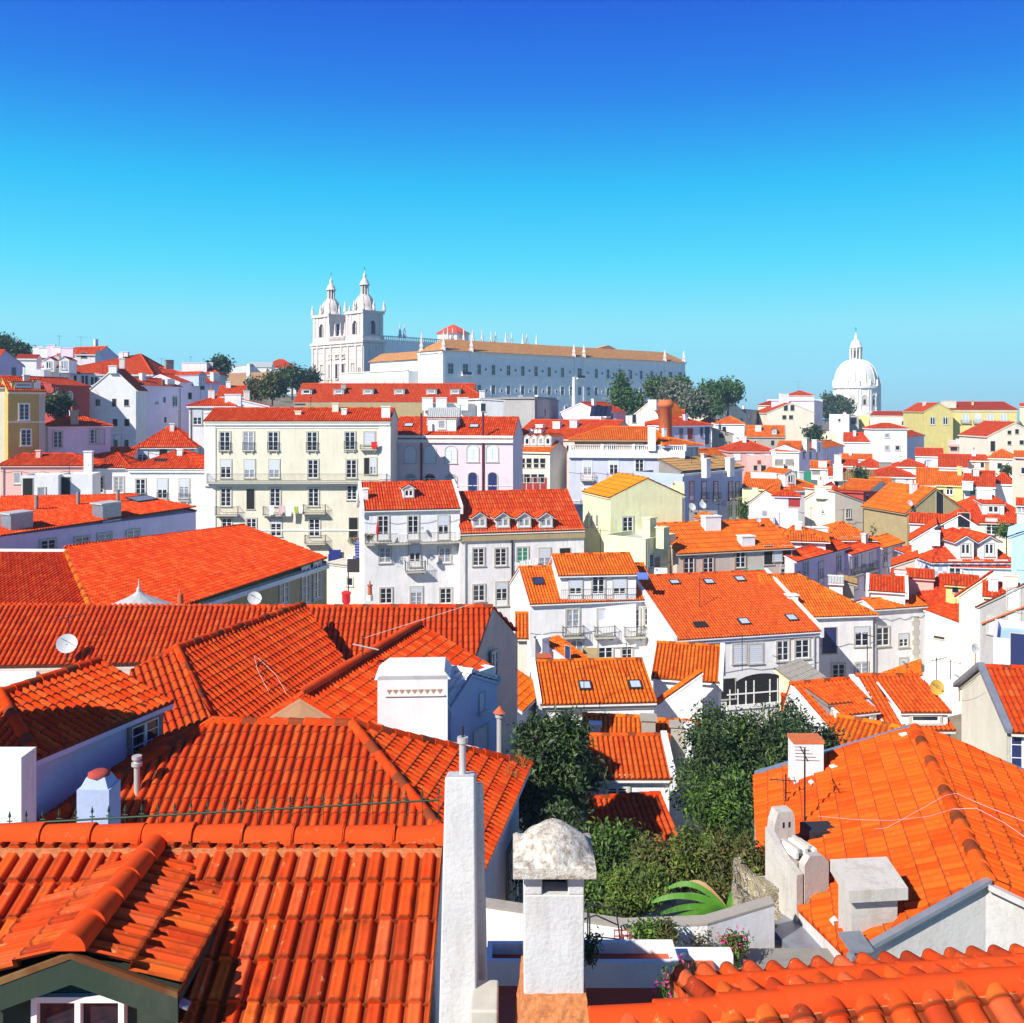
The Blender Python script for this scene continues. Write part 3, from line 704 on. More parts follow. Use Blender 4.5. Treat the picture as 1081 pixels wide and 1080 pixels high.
H("low white shed with dark doorway next to the flat-roofed shed", 61,97,501, h=8, dep=4, D=106, rf='flat', c='white', r='zinc_pale', w=[('d',518,[67],1.3,3.0,{'pm':'dark'})])
s = H("white pavilion house under a pyramid roof behind the pale blue house", 144,205,471.5, h=8, dep=8, D=128, rf='hip', yr=449, c='white', r='r', w=[('c',482,[150],1.2,2.2),('d',477,[172],1.0,1.5,{'pm':'glass'})])
s = H("small red roofed annex with a low pyramid roof by the white chimney", 98,138,491, h=7, dep=6, D=118, rf='hip', yr=478.5, c='white', r='r')
s = H("low orange roofed outbuilding below the white-lilac house", 96,140,483, h=7, dep=6, D=124, rf='gx', yr=473, c='white', r='r')
# ochre tall building
s = H("tall ochre building with two white-framed dark windows", 8,46.5,411, h=13, dep=4, D=116, D1=119, rf='gx', yr=399, c='ochre', r='r', w=[('c',435,[25],1.1,2.0,{'sm':'trim','pm':'glass'}),('c',462,[27],1.1,2.0,{'sm':'trim','pm':'glass'})],corn=True)
s.band(s.z-4.1,.14,.1,'trim',name='string_course'); s.dorm(24,410,2.6,.8,'s',wst='s',ww=1.8,rise=.1); s.chim(38,409,402,.8,.5,'white')
P,U,N=s.face('F'); a=MB(); a.obox(P+U*(s.Wd-.7)+Vector((0,0,-13)),U*.75,N*.08,Vector((0,0,13)),'stone'); a.build('corner_pilaster',s.o)
H("pale cream flank house beside the tall ochre building", -14,7.5,408, h=13, dep=9, D=116.5, rf='gx', yr=398, c='cream', r='r')
s = H("lilac white house with an orange hip roof before the tall gable", 50,116,449.5, h=10, dep=8, D=122, D1=126, rf='hip', yr=438, c='lilac', r='r', w=[('c',464,[60.5],1.0,2.1,{'pm':'glass_blue'}),('c',461,[99],1.0,1.9,{'pm':'glass_blue'}),('k',461,[105.5],.9,1.8,{'fm':'blind'})])
s.chim(78,447,433,.9,.7,'stonewall','slab'); 
s = H("dark red house with one arched white-framed window behind the tree", 56,94,406, h=9, dep=8, D=142, D1=150, rf='gx', yr=399, c='redwall', r='r', w=[('a',421,[73],1.1,2.2,{'sm':'trim'})])
s.chim(54,408,408,.8,.6,p=W(54,410,140)+Vector((0,0,1.5)))
# tall white gable house
s = H("tall white gable house with scattered small dark windows", 93.5,143,410.5, h=16, dep=7, D=152, D1=153, rf='gy', yr=388.5, rv=.52, c='bright', r='r',
  w=[('d',425,[103,133],.7,1.0),('d',425,[120],.6,1.2,{'pm':'dark'}),('d',446,[121,133.5],.7,1.1,{'pm':'dark'}),('d',468,[121.5,133],.6,1.1)])
s.chim(119,388,386,1.2,.8,p=W(119,389,152.5))
for x,y in ((154,404),(157,422),(168,424),(157,442)): pass
s = H("lilac shaded house with a stepped roof terrace above the pyramid roof", 143.5,191,406, h=15, dep=11, D=158, D1=172, rf='gx', yr=399, c='lilac', r='r', w=[('d',405,[172],.8,1.2),('d',422,[173],.7,.9),('c',424,[184],1.5,1.9),('d',443,[174],.7,.9)])
s.chim(150,401,394,1.2,.6,'white'); s.chim(178,405,400,2.5,.8,'white')
s = H("lilac white house with attic dormers and chimneys on the hill edge", 189,232,403, h=14, dep=9, D=172, D1=182, rf='gx', yr=396, c='lilac', r='r', w=[('d',405,[213],1.2,2.2),('d',418,[200],.9,1.2)])
s.dorm(213,406,1.8,1.8,'g',ww=1.0,c='bluewall_shade'); s.chim(226,402,393,1.6,.8,'white'); s.chim(203,402,396,1.2,.8,'white')
H("low stepped red roofs descending beside the retaining wall", 228,256,418, h=6, dep=8, D=165, rf='gx', yr=408, c='white', r='r')
s = H("white corner house with an orange hip roof beside the cream building", 199,247,428, h=10, dep=9, D=132, rf='hip', yr=419.5, c='white', r='r', w=[('c',440,[208,],1.1,2.2)])
s.chim(246,423,416,2.2,1.2,'white')
H("long white garden wall house under the stepped red roofs", 252,282,421, h=6, dep=4, D=140, rf='shr', yr=428, rh=-1.0, c='white', r='o')
# upper hill
s = H("white house with a very large orange hip roof on the hilltop", 45,160,394.5, h=8, dep=24, D=182, D1=184, rf='hip', yr=374, c='bright', r='r', il=16, ir=6, w=[('c',401,[89,99],1.4,2.4),('d',400,[79],.5,2.0,{'pm':'dark'})])
s.chim(132,376,371.5,1.2,1,'white')
s = H("small white dormer house beside the large orange hip roof", 44,66,388, h=6, dep=7, D=176, rf='gx', yr=381, c='white', r='r'); s.dorm(51,391,1.7,1.9,'g',ww=.8,c='bright'); s.dorm(67,392,1.7,2.2,'g',ww=.8,c='bright')
H("blue-grey shaded gable house at the hill's edge", -6,23.5,383, h=9, dep=10, D=150, D1=156, rf='gy', yr=370, rv=.35, c='bluewall_shade', r='r', w=[('d',393,[14],1.0,1.6,{'pm':'glass_blue'})])
H("white walled house below the purple gable roof", 24,46,390, h=5, dep=5, D=170, rf='flat', c='white', r='zinc_pale')
s = H("grey-lilac gable house with a low red roofed porch on the skyline", 98,126,376.5, h=5, dep=10, D=215, D1=222, rf='gy', yr=366, c='lilac', r='r'); 
s = H("small white house with red roof in front of the grey-lilac gable", 79,100,373.5, h=5, dep=6, D=208, rf='gx', yr=368, c='white', r='r', w=[('d',375,[88],1.2,1.2)])
s.ant(85,369,355,L=2.5)
s = H("purple gable house with a steep red roof amid white chimneys", 55,76,379, h=5, dep=10, D=196, D1=200, rf='gy', yr=371.5, c='lilac', r='d'); 
s = H("red roofed terrace house with many white chimneys on the skyline", 28,60,380, h=5, dep=9, D=200, rf='gx', yr=373, c='white', r='d')
for x,t in ((40,366),(46,367),(54,364),(60,366),(71,367)): s.chim(x,376,t,1.5+.4*(x%3),1,random.choice(['white','bright','lilac']),p=W(x,374,198))
s.ant(62,372,354,L=2.4,p=W(62,372,200))
s = H("low red roofed house tucked behind the dark hilltop tree", 16,38,378, h=5, dep=9, D=190, rf='gx', yr=375, c='white', r='d')
s = H("long orange hip roofed house running along the skyline", 157,204,396, h=8, dep=13, D=190, D1=196, rf='hip', yr=388, c='white', r='r'); s.chim(178,389,380,1.6,1,'stone_dark','slab'); s.ant(170,391,378,L=2.4)
s = H("orange gabled house with a pale roof box on the skyline", 198,230,395, h=8, dep=12, D=196, rf='hip', yr=386, c='white', r='r', il=2); s.chim(206,390,383,5,3,'white'); s.ant(201,388,376,L=2.2)
s = H("distant white warehouse with a curved gable on the skyline", 262,286,386.5, h=8, dep=14, D=300, rf='gx', yr=383, c='bright', r='zinc_pale',)
s = H("low distant white warehouse with a ridge in front of the skyline", 243,263,387, h=7, dep=10, D=296, rf='shr', yr=384, c='bright', r='zinc_pale')
s = H("distant red roofed white house beside the warehouse", 276,312,388, h=6, dep=10, D=320, rf='hip', yr=379.5, c='white', r='r')
# long roof in front of church
s = H("very long red roofed building with a row of small skylight dormers below the church", 310,499,424, h=7, dep=14, D=170, D1=170, rf='gx', yr=405.5, c='stonewall', r='m')
for x in (323,357,388,421,455,480): s.dorm(x,416.5,1.9,1.0,'s',wst='s',ww=1.2,rise=.1,c='zinc_pale')
for x,m in ((334,'cloth_white'),): pass
s = H("hipped end of the long red roof beside the white gable", 486,516,423, h=7, dep=13.9, D=170.2, rf='hip', yr=405.8, il=.1, ir=5, c='grey', r='m')
s = H("white house with stepped parapet chimneys and a slanting roofline", 508,531,422, h=12, dep=9, D=150, D1=151, rf='shl', yr=420.5, c='bright', r='grey', rh=.2, w=[('d',430,[509.5],.7,1.2),('d',442,[512],.9,.9,{'pm':'stone_dark'})])
s = H("white walled house with three tall chimney blocks beside the long ochre wall", 447,508,426, h=8, dep=5, D=153, rf='flat', c='white', r='o'); 
for x in (451,465.5,488): s.chim(x,428,419.5,1.7,1.3,'bright','slab',p=W(x,428,152))
s = H("grey weathered concrete block with a dark overhanging roof", 530,564,419, h=9, dep=14, D=172, D1=170, rf='flat', c='grey', r='zinc')
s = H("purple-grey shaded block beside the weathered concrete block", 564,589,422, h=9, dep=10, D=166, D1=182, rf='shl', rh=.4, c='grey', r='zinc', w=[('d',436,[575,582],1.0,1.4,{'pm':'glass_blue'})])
V3_ = Vector
# ================= middle =================
# cream-yellow row behind the four-dormer roof
s = H("warm cream house with small square windows and a red cornice roof", 546,580,476, h=16, dep=10, D=140, D1=138, rf='gx', yr=466, c='warm', r='o', w=[('d',486.5,[551,558,565.5,572.5],.8,.7),('d',491.5,[551,558,565.5,572.5],.7,.6),('d',505,[549,556,563.5,571],.9,1.2),('d',515,[552,558.5,566,573.5],1.0,3.0,{'pm':'wood_red'})])
for x in (556,563,570.5,578): s.dorm(x,467.5 if False else 471,1.0,1.4,'g',c='bright',wst='s')
s = H("salmon pink gable end house with a long red roof rising behind", 578,602,480, h=18, dep=22, D=166, D1=158, rf='shl', rh=3.0, c='salmon', r='r', w=[('c',488,[595],.9,1.8),('d',515,[596,600],.7,2.4)])
s = H("wide red roof with little round chimneys behind the cream row", 541,640,462, h=8, dep=14, D=158, D1=150, rf='gx', yr=444, c='salmon', r='r'); 
for x,y in ((588,447),(606,446),(570,450),(545,452)): s.chim(x,y+4,y-2,1.3,1,'bright')
for x in (560,565,569): s.dorm(x,458,.6,.7,'g',wst=None,c='bright')
s = H("white house behind round water tanks with solar panels on its roof", 612,650,449, h=6, dep=8, D=168, rf='gx', yr=443, c='salmon', r='zinc')
P_=W(640,441,166); 
def solar(label, px, py, D):
    p=W(px,py,D); a=MB(); a.obox(p,(1.3,0,0),(2.2*.0+.5,2,1.6),(0,-.06,.08),'panel'); a.obox(p+Vector((0,-.05,-.08)),(1.3,0,0),(.5,2,1.6),(0,-.04,.05),'frame_dark'); 
    a.tube(p+Vector((1.6,2,1.6)),p+Vector((1.6,2,-.9)),.05,.05,4,'pipe'); a.tube(p+Vector((.4,2,1.5)),p+Vector((.4,2,-.9)),.05,.05,4,'pipe'); o=a.build('solar_panel',None,tuple(p)); tag(o,label,'solar panel',"solar panels on the roof below the convent")
for i,lb in enumerate(("tilted dark solar panel nearest the mast below the convent","tilted dark solar panel second from the mast below the convent","tilted dark solar panel third from the mast below the convent","tilted dark solar panel farthest from the mast below the convent")): solar(lb, 622+i*4.6,439,160)
s = H("small red roofed house with a lilac gable in front of the pointed tree", 634,660,434.5, h=8, dep=9, D=170, D1=176, rf='gx', yr=425, c='lilac', r='r', w=[('d',441,[645],.8,1.5)]); s.chim(640,436,431,1.4,1,'white')
s = H("cream gable house with a block chimney beneath the pale tree", 664,697,441, h=9, dep=10, D=172, D1=168, rf='gy', yr=425, rv=.6, c='warm', r='o'); s.chim(689.5,430,422,1.6,1,'white',p=W(689.5,428,166))
s = H("small flat-roofed white box house by the cream gable", 660,680,439, h=7, dep=5, D=158, rf='flat', c='white', r='zinc_pale', w=[('d',442,[669],.6,1.4)])
s = H("red tiled shed under the silvery tree", 697,722,439, h=6, dep=6, D=186, rf='gx', yr=433, c='white', r='o')
# blue-grey hotel with balustrade
s = H("blue-grey building with red balconies and a white roof terrace", 600,722,475.5, h=20, dep=12, D=136, D1=134, rf='flat', c='bluegrey', r='zinc_pale', w=[('f',495.5,[619.7,647.4,674.5,703.4],1.15,2.9,{'sm':'trim'}),('f',526,[619.7,647.4,674.5],1.15,2.9,{'sm':'trim'})])
s.band(s.z-1.0,1.0,.5,'trim'); s.band(s.z-7.3,.12,.1,'trim',name='string_course')
for x in (619.7,647.4,674.5,703.4): s.bal(x,506.5,2.0,.7,1.0,m='iron_red'); s.bal(x,535,2.0,.7,1.0,m='iron_red')
a=MB(); P,U,N=s.face('F'); 
for i in range(60): q=P+U*(.15+i*(s.Wd-.3)/59)+N*.3; a.tube(q,q+Vector((0,0,.75)),.09,.06,5,'trim')
a.obox(P+N*.2,U*s.Wd,N*.25,Vector((0,0,.12)),'trim'); a.obox(P+N*.2+Vector((0,0,.75)),U*s.Wd,N*.25,Vector((0,0,.12)),'trim')
for t in (0,.28,.55,.8,.99): a.obox(P+N*.18+U*(t*s.Wd),U*.4,N*.28,Vector((0,0,.95)),'trim')
a.build('balustrade', s.o)
s2 = H("orange roofed penthouse set back on the blue-grey terrace building", 606,700,462, h=3.2, dep=9, D=139, D1=137, rf='hip', il=4, ir=2, yr=451, c='brown_wall', r='o', ov=.9, w=[('f',475,[645,673,700],1.2,1.8)])
s2.chim(687.5,470,449,1.1,.6,'white',p=W(687.5,470,134))
s3 = H("orange roofed side wing with a glazed door by the terrace building", 702,737,469.5, h=9, dep=8, D=134, D1=137, rf='hip', il=1, ir=5, yr=459, c='bluewall_shade', r='o', ov=.6, w=[('d',479,[728],2.2,2.6,{'pm':'glass_pale'})])
# red brick chimney
a=MB(); c=W(702,470,146); c.z=zat(457,146)-4; zt=zat(422,146); 
a.lathe(c,[(1.05,0),(.98,zt-c.z-1.2),(1.2,zt-c.z-1.1),(1.25,zt-c.z-.5),(1.05,zt-c.z-.4),(1.05,zt-c.z),(.7,zt-c.z)],20,'brick'); o=a.build('chimney_stack',None,tuple(c)); tag(o,"tall round red brick chimney stack with a collar","chimney")
s = H("lilac and white house with a red balcony beyond the brick chimney", 705,750,449, h=9, dep=8, D=160, D1=166, rf='hip', yr=441, c='lilac', r='r', w=[('d',458,[718.5],.9,1.9,{'pm':'stone_dark'}),('d',458,[728],1.3,1.9,{'pm':'wood_red'}),('d',456,[740],.7,1.6,{'pm':'glass_blue'}),('d',459,[746],1.2,3.4,{'pm':'glass_blue'})])
H("white flat-roofed terrace block beneath the silvery trees", 705,738,444.5, h=5, dep=5, D=172, rf='flat', c='bright', r='zinc_pale')
# light blue building with pink windows
s = H("light blue building with red-framed windows in pairs and iron balconies", 720,783,500.5, h=13, dep=8, D=126, D1=137, rf='flat', c='bluewall_shade', r='t', w=[('f',518.5,[729.5,742.5,755,770.5,778],1.0,2.5,{'sm':'wood_red','pm':'glass_curtain'}),('f',541,[730,743,770.5,778],1.0,2.4,{'pm':'glass'})])
s.bal(742.5,527,1.8,.5,.9); s.bal(755,527,1.8,.5,.9); s.bal(774.3,525,3.2,.5,.9); s.band(s.z-.3,.3,.2,'trim')
s = H("low mottled brown lean-to roof with white pillars behind the blue building", 718,783,497, h=3, dep=7, D=128, D1=138, rf='shed', yr=483, c='stone_dark', r='t'); s.chim(745,498,484,1.0,.8,'bright',p=W(745,498,127)); s.chim(770,497,483,1.1,.8,'bright',p=W(770,497,134))
s = H("curved orange roof house above the brown lean-to", 739,776,492, h=4, dep=8, D=138, D1=142, rf='gx', yr=474.5, c='white', r='o')
s = H("brown shed with white round tanks and dishes beside the blue building", 727,757,541, h=5, dep=3, D=118, rf='flat', c='stone_dark', r='zinc'); s.dish(730,535,.5); s.dish(741,533,.5)
# pale green-yellow house
s = H("pale lime house with an orange sloping roof and one tall window", 644,722,525.5, h=14, dep=8, D=98, D1=100.4, rf='gy', rv=.50, yr=505.5, c='lime', r='y', w=[('c',556,[662],1.1,2.0)], ov=.15, vo=.0)
for x in (619,624.5,630): s.win(x,550,'s',.55,1.3,f='L')
s = H("pale yellow gabled shaft block behind the lime house", 708,722,512, h=12, dep=5, D=106, rf='flat', c='lime', r='zinc_pale')
s = H("low yellow wall house with square chimneys before the ochre row", 681,713,569, h=12, dep=5, D=92, D1=96, rf='flat', c='lime', r='zinc_pale', w=[('s',592,[687],.7,1.3),('d',597,[693],.9,1.6,{'pm':'brown_wall'})]); s.chim(685,572,546,1.1,.9,'lime',p=W(685,570,94)); s.chim(699,572,556,1.0,.9,'lime',p=W(699,570,93))
s = H("wide orange roofed house with brown-framed windows and a teal awning", 714,836,583.5, h=10, dep=9, D=94, D1=98, rf='gx', yr=551, c='pinkgrey', r='o', w=[('c',597,[726.5,747],1.1,1.6,{'sm':'brown_wall'}),('c',591,[781],1.1,1.6,{'sm':'brown_wall'}),('d',586,[811,829.5],1.1,1.9,{'pm':'dark'}),('k',586,[820],.9,1.2,{'fm':'blind'}),('c',606,[829],1.2,1.2)])
s.chim(750,557,544,1.8,1,'white'); s.chim(787,573,565,1.5,1,'white'); s.dorm(750,553,1.6,.5,'g',wst=None); s.dish(800,556,.3,0)
P,U,N=s.face('F'); q=s.ray(781.5,601,P,N); a=MB(); a.prism([q+N*.01,q+N*1.2-Vector((0,0,.5)),q+N*1.2-Vector((0,0,.75)),q+N*.01-Vector((0,0,.15))],U*2.6,'teal'); a.build('awning',s.o,None)
# white loggia house
s = H("white house with three tall windows over iron balconies and a roof loggia", 559,696,636, h=14, dep=9, D=78, D1=80, rf='gx', yr=597.5, c='white', r='o', par='', vo=.1,
  w=[('f',656,[604,637,668],1.05,2.0),('c',651,[687],1.2,1.5),('f',690,[608],1.1,2.2),('c',688,[638.5],1.2,1.9),('c',688,[661],.9,1.4)])
for x in (604,637,668): s.bal(x,671,1.8,.6,.85)
s.chim(553,640,632,.5,.5,p=W(550,640,79)) if False else None
s.sky(568,614,.9,1.0,m='glass_blue'); l = H("white roof loggia with three dark glazed doors on the white house", 591,671,606.5, h=3.2, dep=6, D=78.6, D1=79.4, rf='gx', rv=.62, yr=585.5, c='bright', r='o', w=[('f',619.5,[607,631,653.5],1.0,2.0)], vo=.25)
P,U,N=l.face('F'); a=MB(); 
for i in range(40): q=P+U*(i*l.Wd/39)+N*.5+Vector((0,0,-2.05)); a.tube(q,q+Vector((0,0,.85)),.012,.012,3,'iron',caps=False)
a.poly([P+N*.5+Vector((0,0,-1.2)),P+U*l.Wd+N*.5+Vector((0,0,-1.2))],'iron',.02,4); a.build('railing',l.o)
q=W(677.5,612,79); a=MB(); a.prism([q+Vector((-.45,0,.6)),q+Vector((-.45,-.5,.2)),q+Vector((-.45,-.5,.1)),q+Vector((-.45,0,.45))],(.9,0,0),'cloth_blue'); o=a.build('awning',None,tuple(q)); tag(o,"blue canvas awning at the end of the white roof loggia","awning")
H("white flank block with a tall parapet between the loggia and skylight roof", 690,704,603, h=8, dep=2, D=87, rf='flat', c='bright', r='zinc_pale')
# skylight roof building
s = H("white building with a wide red roof dotted with skylights", 713,864,674, h=12, dep=11.5, D=74, D1=77, rf='gx', yr=606, rv=.95, c='white', r='n', par='LR', vo=0,
  w=[('k',690,[780,797],1.1,1.5,{'fm':'blind'}),('c',687,[825.5],1.0,1.6),('c',685,[846],1.2,1.5),('d',727,[768],1.2,1.6,{'pm':'dark'})])
s.sky(711.5,615,.9,.7); s.sky(748,614.5,.9,.8); s.sky(780.5,611.5,.9,.8); s.sky(785,656.5,.9,.9); s.sky(835,652.5,.9,.9); s.sky(739,660,1.1,.7,0,'dark'); s.band(s.z-.5,.3,.15,'bluegrey')
P,U,N=s.face('F'); q=s.ray(803,724,P,N); a=MB(); n=14; w_,h_=3.0,1.6
a.prism([q-U*w_-Vector((0,0,1.6))]+[q-U*(math.cos(math.pi*i/n)*w_)+Vector((0,0,math.sin(math.pi*i/n)*h_-.6)) for i in range(n+1)]+[q+U*w_-Vector((0,0,1.6))],N*.03,'dark')
for i in range(-4,5):
    if i: a.obox(q+U*(i*.7)+N*.03-Vector((0,0,1.6)),U*.09,N*.05,Vector((0,0,1.2+(.9 if abs(i)<3 else .3))),'wood_white')
a.obox(q-U*w_+N*.03-Vector((0,0,.55)),U*2*w_,N*.06,Vector((0,0,.1)),'wood_white'); a.obox(q-U*w_+N*.03-Vector((0,0,1.7)),U*2*w_,N*.1,Vector((0,0,.35)),'wood_white'); a.build('arched_window',s.o)
for x,yb,yt,L in ((838,742,698,1.3),(822,738,692,1.0),(783,705,668,1.1),(866,735,716,.8),(915,722,668,1.2),(957,716,700,1.6),(988,714,694,1.8),(1003,714,696,1.6)): s.ant(x,yb,yt,0,L=L,k=5,p=W(x,yb,58 if x<900 else 62))
skyb = s
# wide white house to its right
s = H("wide white house under the biggest bright orange hip roof, with dark barred window", 817,921,650, h=12, dep=8, D=80.3, D1=81.6, rf='hip', il=.3, ir=5, yr=606.5, c='white', r='o',
  w=[('c',672,[909],1.25,1.6),('c',707,[909],1.1,1.2),('d',676,[875],1.3,2.2,{'pm':'glass_blue'}),('c',709,[884.5],1.1,1.3)]); s.chim(835,638,627,.9,.7,'bright')
s = H("lower white house with stone quoins beside the biggest orange hip roof", 921,976,642, h=12, dep=6, D=82, D1=83.5, rf='gx', yr=631.5, c='white', r='o', w=[('c',672,[931],1.25,1.6),('c',676,[953],.9,1.1),('k',702,[953],.8,1.2,{'fm':'blind'})])
P,U,N=s.face('F'); q=s.ray(967,655,P,N); a=MB()
for i in range(9): a.obox(q-U*(.45 if i%2 else .3)-V3_((0,0,.42*i)),U*(.8 if i%2 else .55),N*.02,V3_((0,0,.40)),'stone')
a.build('quoin',s.o)
s3 = H("windowless white wall house with a slot vent and sloping top", 976,1027,655, h=11, dep=7, D=83, D1=80, rf='shl', rh=.9, c='white', r='r', ov=.1, w=[('d',673,[991],.9,.18,{'pm':'dark'})])
s4 = H("corrugated red roof with a white gutter behind the white wall house", 958,1030,637, h=7, dep=6, D=88, D1=83, rf='shed', rh=2.0, c='white', r='r')
# grey gable
s = H("grey rendered gable wall with blocked pale windows and a tiled slope", 1034,1096,640, h=12, dep=8, D=70, D1=66, rf='shr', rh=2.8, c='grey', r='o', w=[('k',633,[1070],.9,1.5,{'fm':'blind'}),('k',655,[1070],.9,1.3,{'fm':'blind'}),('k',661,[1049],.9,1.2,{'fm':'blind'})])
P,U,N=s.face('F'); a=MB(); q=s.ray(1037,659,P,N); q2=s.ray(1085,640,P,N); a.obox(q,q2-q,N*.2,Vector((0,0,.12)),'brick'); a.build('brick_course',s.o)
s = H("white house with sky-blue roof and white plastic furniture on top", 1048,1100,673, h=8, dep=6, D=60, rf='flat', c='lilac', r='sky_blue', w=[('d',690,[1074],.8,2.5,{'pm':'glass_blue'})])
H("light blue painted block with a curved top at the frame edge", 1067,1100,566, h=11, dep=8, D=92, rf='shr', rh=1.2, c='sky_blue', r='sky_blue')
# tiled facade house with two dormers
s = H("azulejo tiled house with two white dormers and railed French windows", 984,1066,593, h=12, dep=9, D=100, D1=100, rf='hip', il=3, ir=.4, yr=571, c='azulejo', r='r', w=[('c',604,[1007.5,1056],1.2,2.4,{'sm':'trim'}),('c',600,[1031.5],1.1,1.5)])
s.dorm(1018.5,590,1.8,1.9,'g',c='bright',wst='f',ww=.9,o=.35); s.dorm(1043.5,590,1.8,1.9,'g',c='bright',wst='f',ww=.9,o=.35); s.band(s.z-.25,.25,.25,'frame_dark')
H("white corner flank of the azulejo house below the hip", 968,984,592, h=12, dep=8, D=106, D1=100.5, rf='shr', rh=.3, c='white', r='r', w=[('c',604,[976],.8,2.0)])
# small things in front
H("small yellow house with a brown-red canopy roof", 998,1032,616, h=7, dep=5, D=86, rf='gx', yr=608, c='yellow', r='r', w=[('d',622,[1008],.5,.6)])
H("low cream shed with a slanting tile edge by the yellow house", 1012,1044,628, h=7, dep=.7, D=80, rf='shr', rh=1.9, c='warm', r='r')
s=H("cluster roof with two white chimneys in front of the azulejo house", 1038,1075,628, h=7, dep=7, D=77, rf='gx', yr=616, c='warm', r='r'); s.chim(1048,622,609,.7,.6,'bright'); s.chim(1066,620,606,1.1,.7,'warm')
H("small pink house with a bright red lean-to roof", 957,985,608.5, h=8, dep=5, D=90, rf='gx', yr=602, c='rose', r='r')
s=H("white rooftop box with chimney beside the pink lean-to", 941,957,607, h=7, dep=4, D=88, rf='gx', yr=603, c='white', r='r'); s.chim(950,612,603,.9,.7,'bright')
H("red roof panel in a white parapet beside the purple row", 917,955,622, h=7, dep=7, D=84, rf='gx', yr=609, c='white', r='r', par='LR')
H("rough plastered gable with a ruined stone corner", 889,901,616, h=2, dep=3, D=88, rf='shl', rh=.2, c='stonewall', r='t')
H("small white gabled box on the orange slope", 875,889,614, h=2, dep=3, D=87, rf='gx', yr=609, c='bright', r='zinc_pale')
# purple-blue row with set-back attics
s = H("shaded blue-purple row house with black balcony above the street", 838,895,592, h=10, dep=7, D=97, D1=107, rf='gx', yr=577, rv=.6, c='lilac', r='r', w=[('f',603,[850],1.1,1.9,{'pm':'glass_blue'}),('f',605,[866],1.1,2.4,{'pm':'glass_blue'}),('f',597,[885],1.1,2.4,{'pm':'glass_blue'}),('d',610,[842],.9,1.2,{'pm':'glass_blue'})])
s2 = H("white attic with two small window pairs behind the blue-purple row", 833,871,569, h=4, dep=6, D=104, D1=103, rf='hip', il=.5, ir=3, yr=556, c='white', r='o', ov=.5, w=[('s',578,[849],.7,1.1)])
H("wide orange roof reaching back from the white attic", 800,838,568, h=6, dep=8, D=108, rf='hip', yr=556, c='white', r='o')
s = H("shaded blue-purple row house with the longest black balcony", 896,929,585, h=10, dep=7, D=106, D1=113, rf='gx', yr=574, rv=.6, c='lilac', r='r', w=[('f',594,[903,911,919],1.0,2.2,{'pm':'glass_blue'}),('f',613,[903,914,922],1.0,2.0,{'pm':'glass_blue'})]); s.bal(906,605,8,.8,1.0); 
s2 = H("white attic with a laundry terrace and orange hip roof", 872,919,568, h=4.2, dep=7, D=113, D1=113, rf='hip', il=4, ir=3, yr=551, c='bright', r='o', ov=.6, w=[('d',575,[890],.7,1.8,{'pm':'dark'}),('d',575,[905],1.0,1.8),('d',574,[912],.9,2.4,{'pm':'dark'})])
s2.chim(861,561,556,2.2,1.2,'white',p=W(862,560,111)); hung("pale blue shirt hanging on the attic laundry terrace",909,580,.7,.8,'cloth_white',s2,.5)
s = H("far end of the blue-purple row under a low orange roof", 929,952,578, h=9, dep=7, D=112, D1=117, rf='gx', yr=567, c='lilac', r='o', w=[('f',588,[934,944],1.1,2.3,{'pm':'glass_blue'})])
H("low red roof wedge beneath the end of the blue-purple row", 944,966,597, h=7, dep=5, D=96, rf='shr', rh=.8, c='pinkgrey', r='r')
# ---------- right hillside, farther
s = H("cream gable house with a grey shaded flank below the trees", 752,788,438, h=9, dep=13, D=258, D1=262, rf='gy', rv=.5, yr=421.5, c='warm', r='r'); s.chim(763,430,420,3,1.5,'stonewall',p=W(763,428,256))
H("flank of the cream gable house with its shade painted grey", 787,803,434, h=9, dep=9, D=262, D1=285, rf='shl', rh=.5, c='grey', r='r')  # shaded side of the gable house, its shade put in as grey plaster
s = H("broad cream gable with four tiny windows below the hilltop house", 809,859,435.5, h=11, dep=14, D=270, D1=270, rf='gy', rv=.5, yr=425, c='warm', r='m', w=[('d',430.5,[829,836],1.1,1.6),('d',440.5,[827.5,834.5],1.1,1.1)])
s = H("white hilltop house with stepped parapets and a small red roof", 829,859,417.5, h=12, dep=10, D=300, rf='hip', yr=412.5, c='bright', r='r'); s.ant(842,414,402,L=3)
s = H("white terraced lower storey around the hilltop house", 820,868,421.5, h=12, dep=8, D=294, D1=296, rf='flat', c='bright', r='r'); s.chim(827,422,415,2.2,1.5,'bright')
H("low cream house with a dull red roof below the hilltop house", 800,826,427.5, h=7, dep=8, D=285, rf='hip', yr=423.5, c='warm', r='d')
H("shaded purple side house beside the broad cream gable", 859,868,424, h=12, dep=12, D=272, D1=290, rf='shl', rh=.4, c='lilac', r='r', w=[('d',440,[864],1.4,2.4)])
H("orange roofed white house wedged beneath the cream gable house", 755,785,447, h=7, dep=8, D=240, rf='hip', yr=439.5, c='bright', r='o', w=[('d',453,[764],.9,1.2)])
H("orange roof house joining the pointed rooftops below the trees", 738,758,446, h=7, dep=9, D=244, rf='hip', yr=440, c='bright', r='o')
s = H("rough cream house with a dark round window by the lilac house", 751,773,452, h=9, dep=7, D=224, rf='shr', rh=-1.4, c='stonewall', r='o', w=[('d',460,[761],1.1,1.1,{'pm':'dark'})])
s = H("orange roofed house with rounded stone parapet ends", 786,828,460.5, h=6, dep=9, D=226, rf='gx', yr=449.5, c='stonewall', r='o', par='LR', pc='stonewall'); s.chim(800,454,449,1.4,1,'bright'); s.dorm(817,459,1.2,1.2,'g',wst='s')
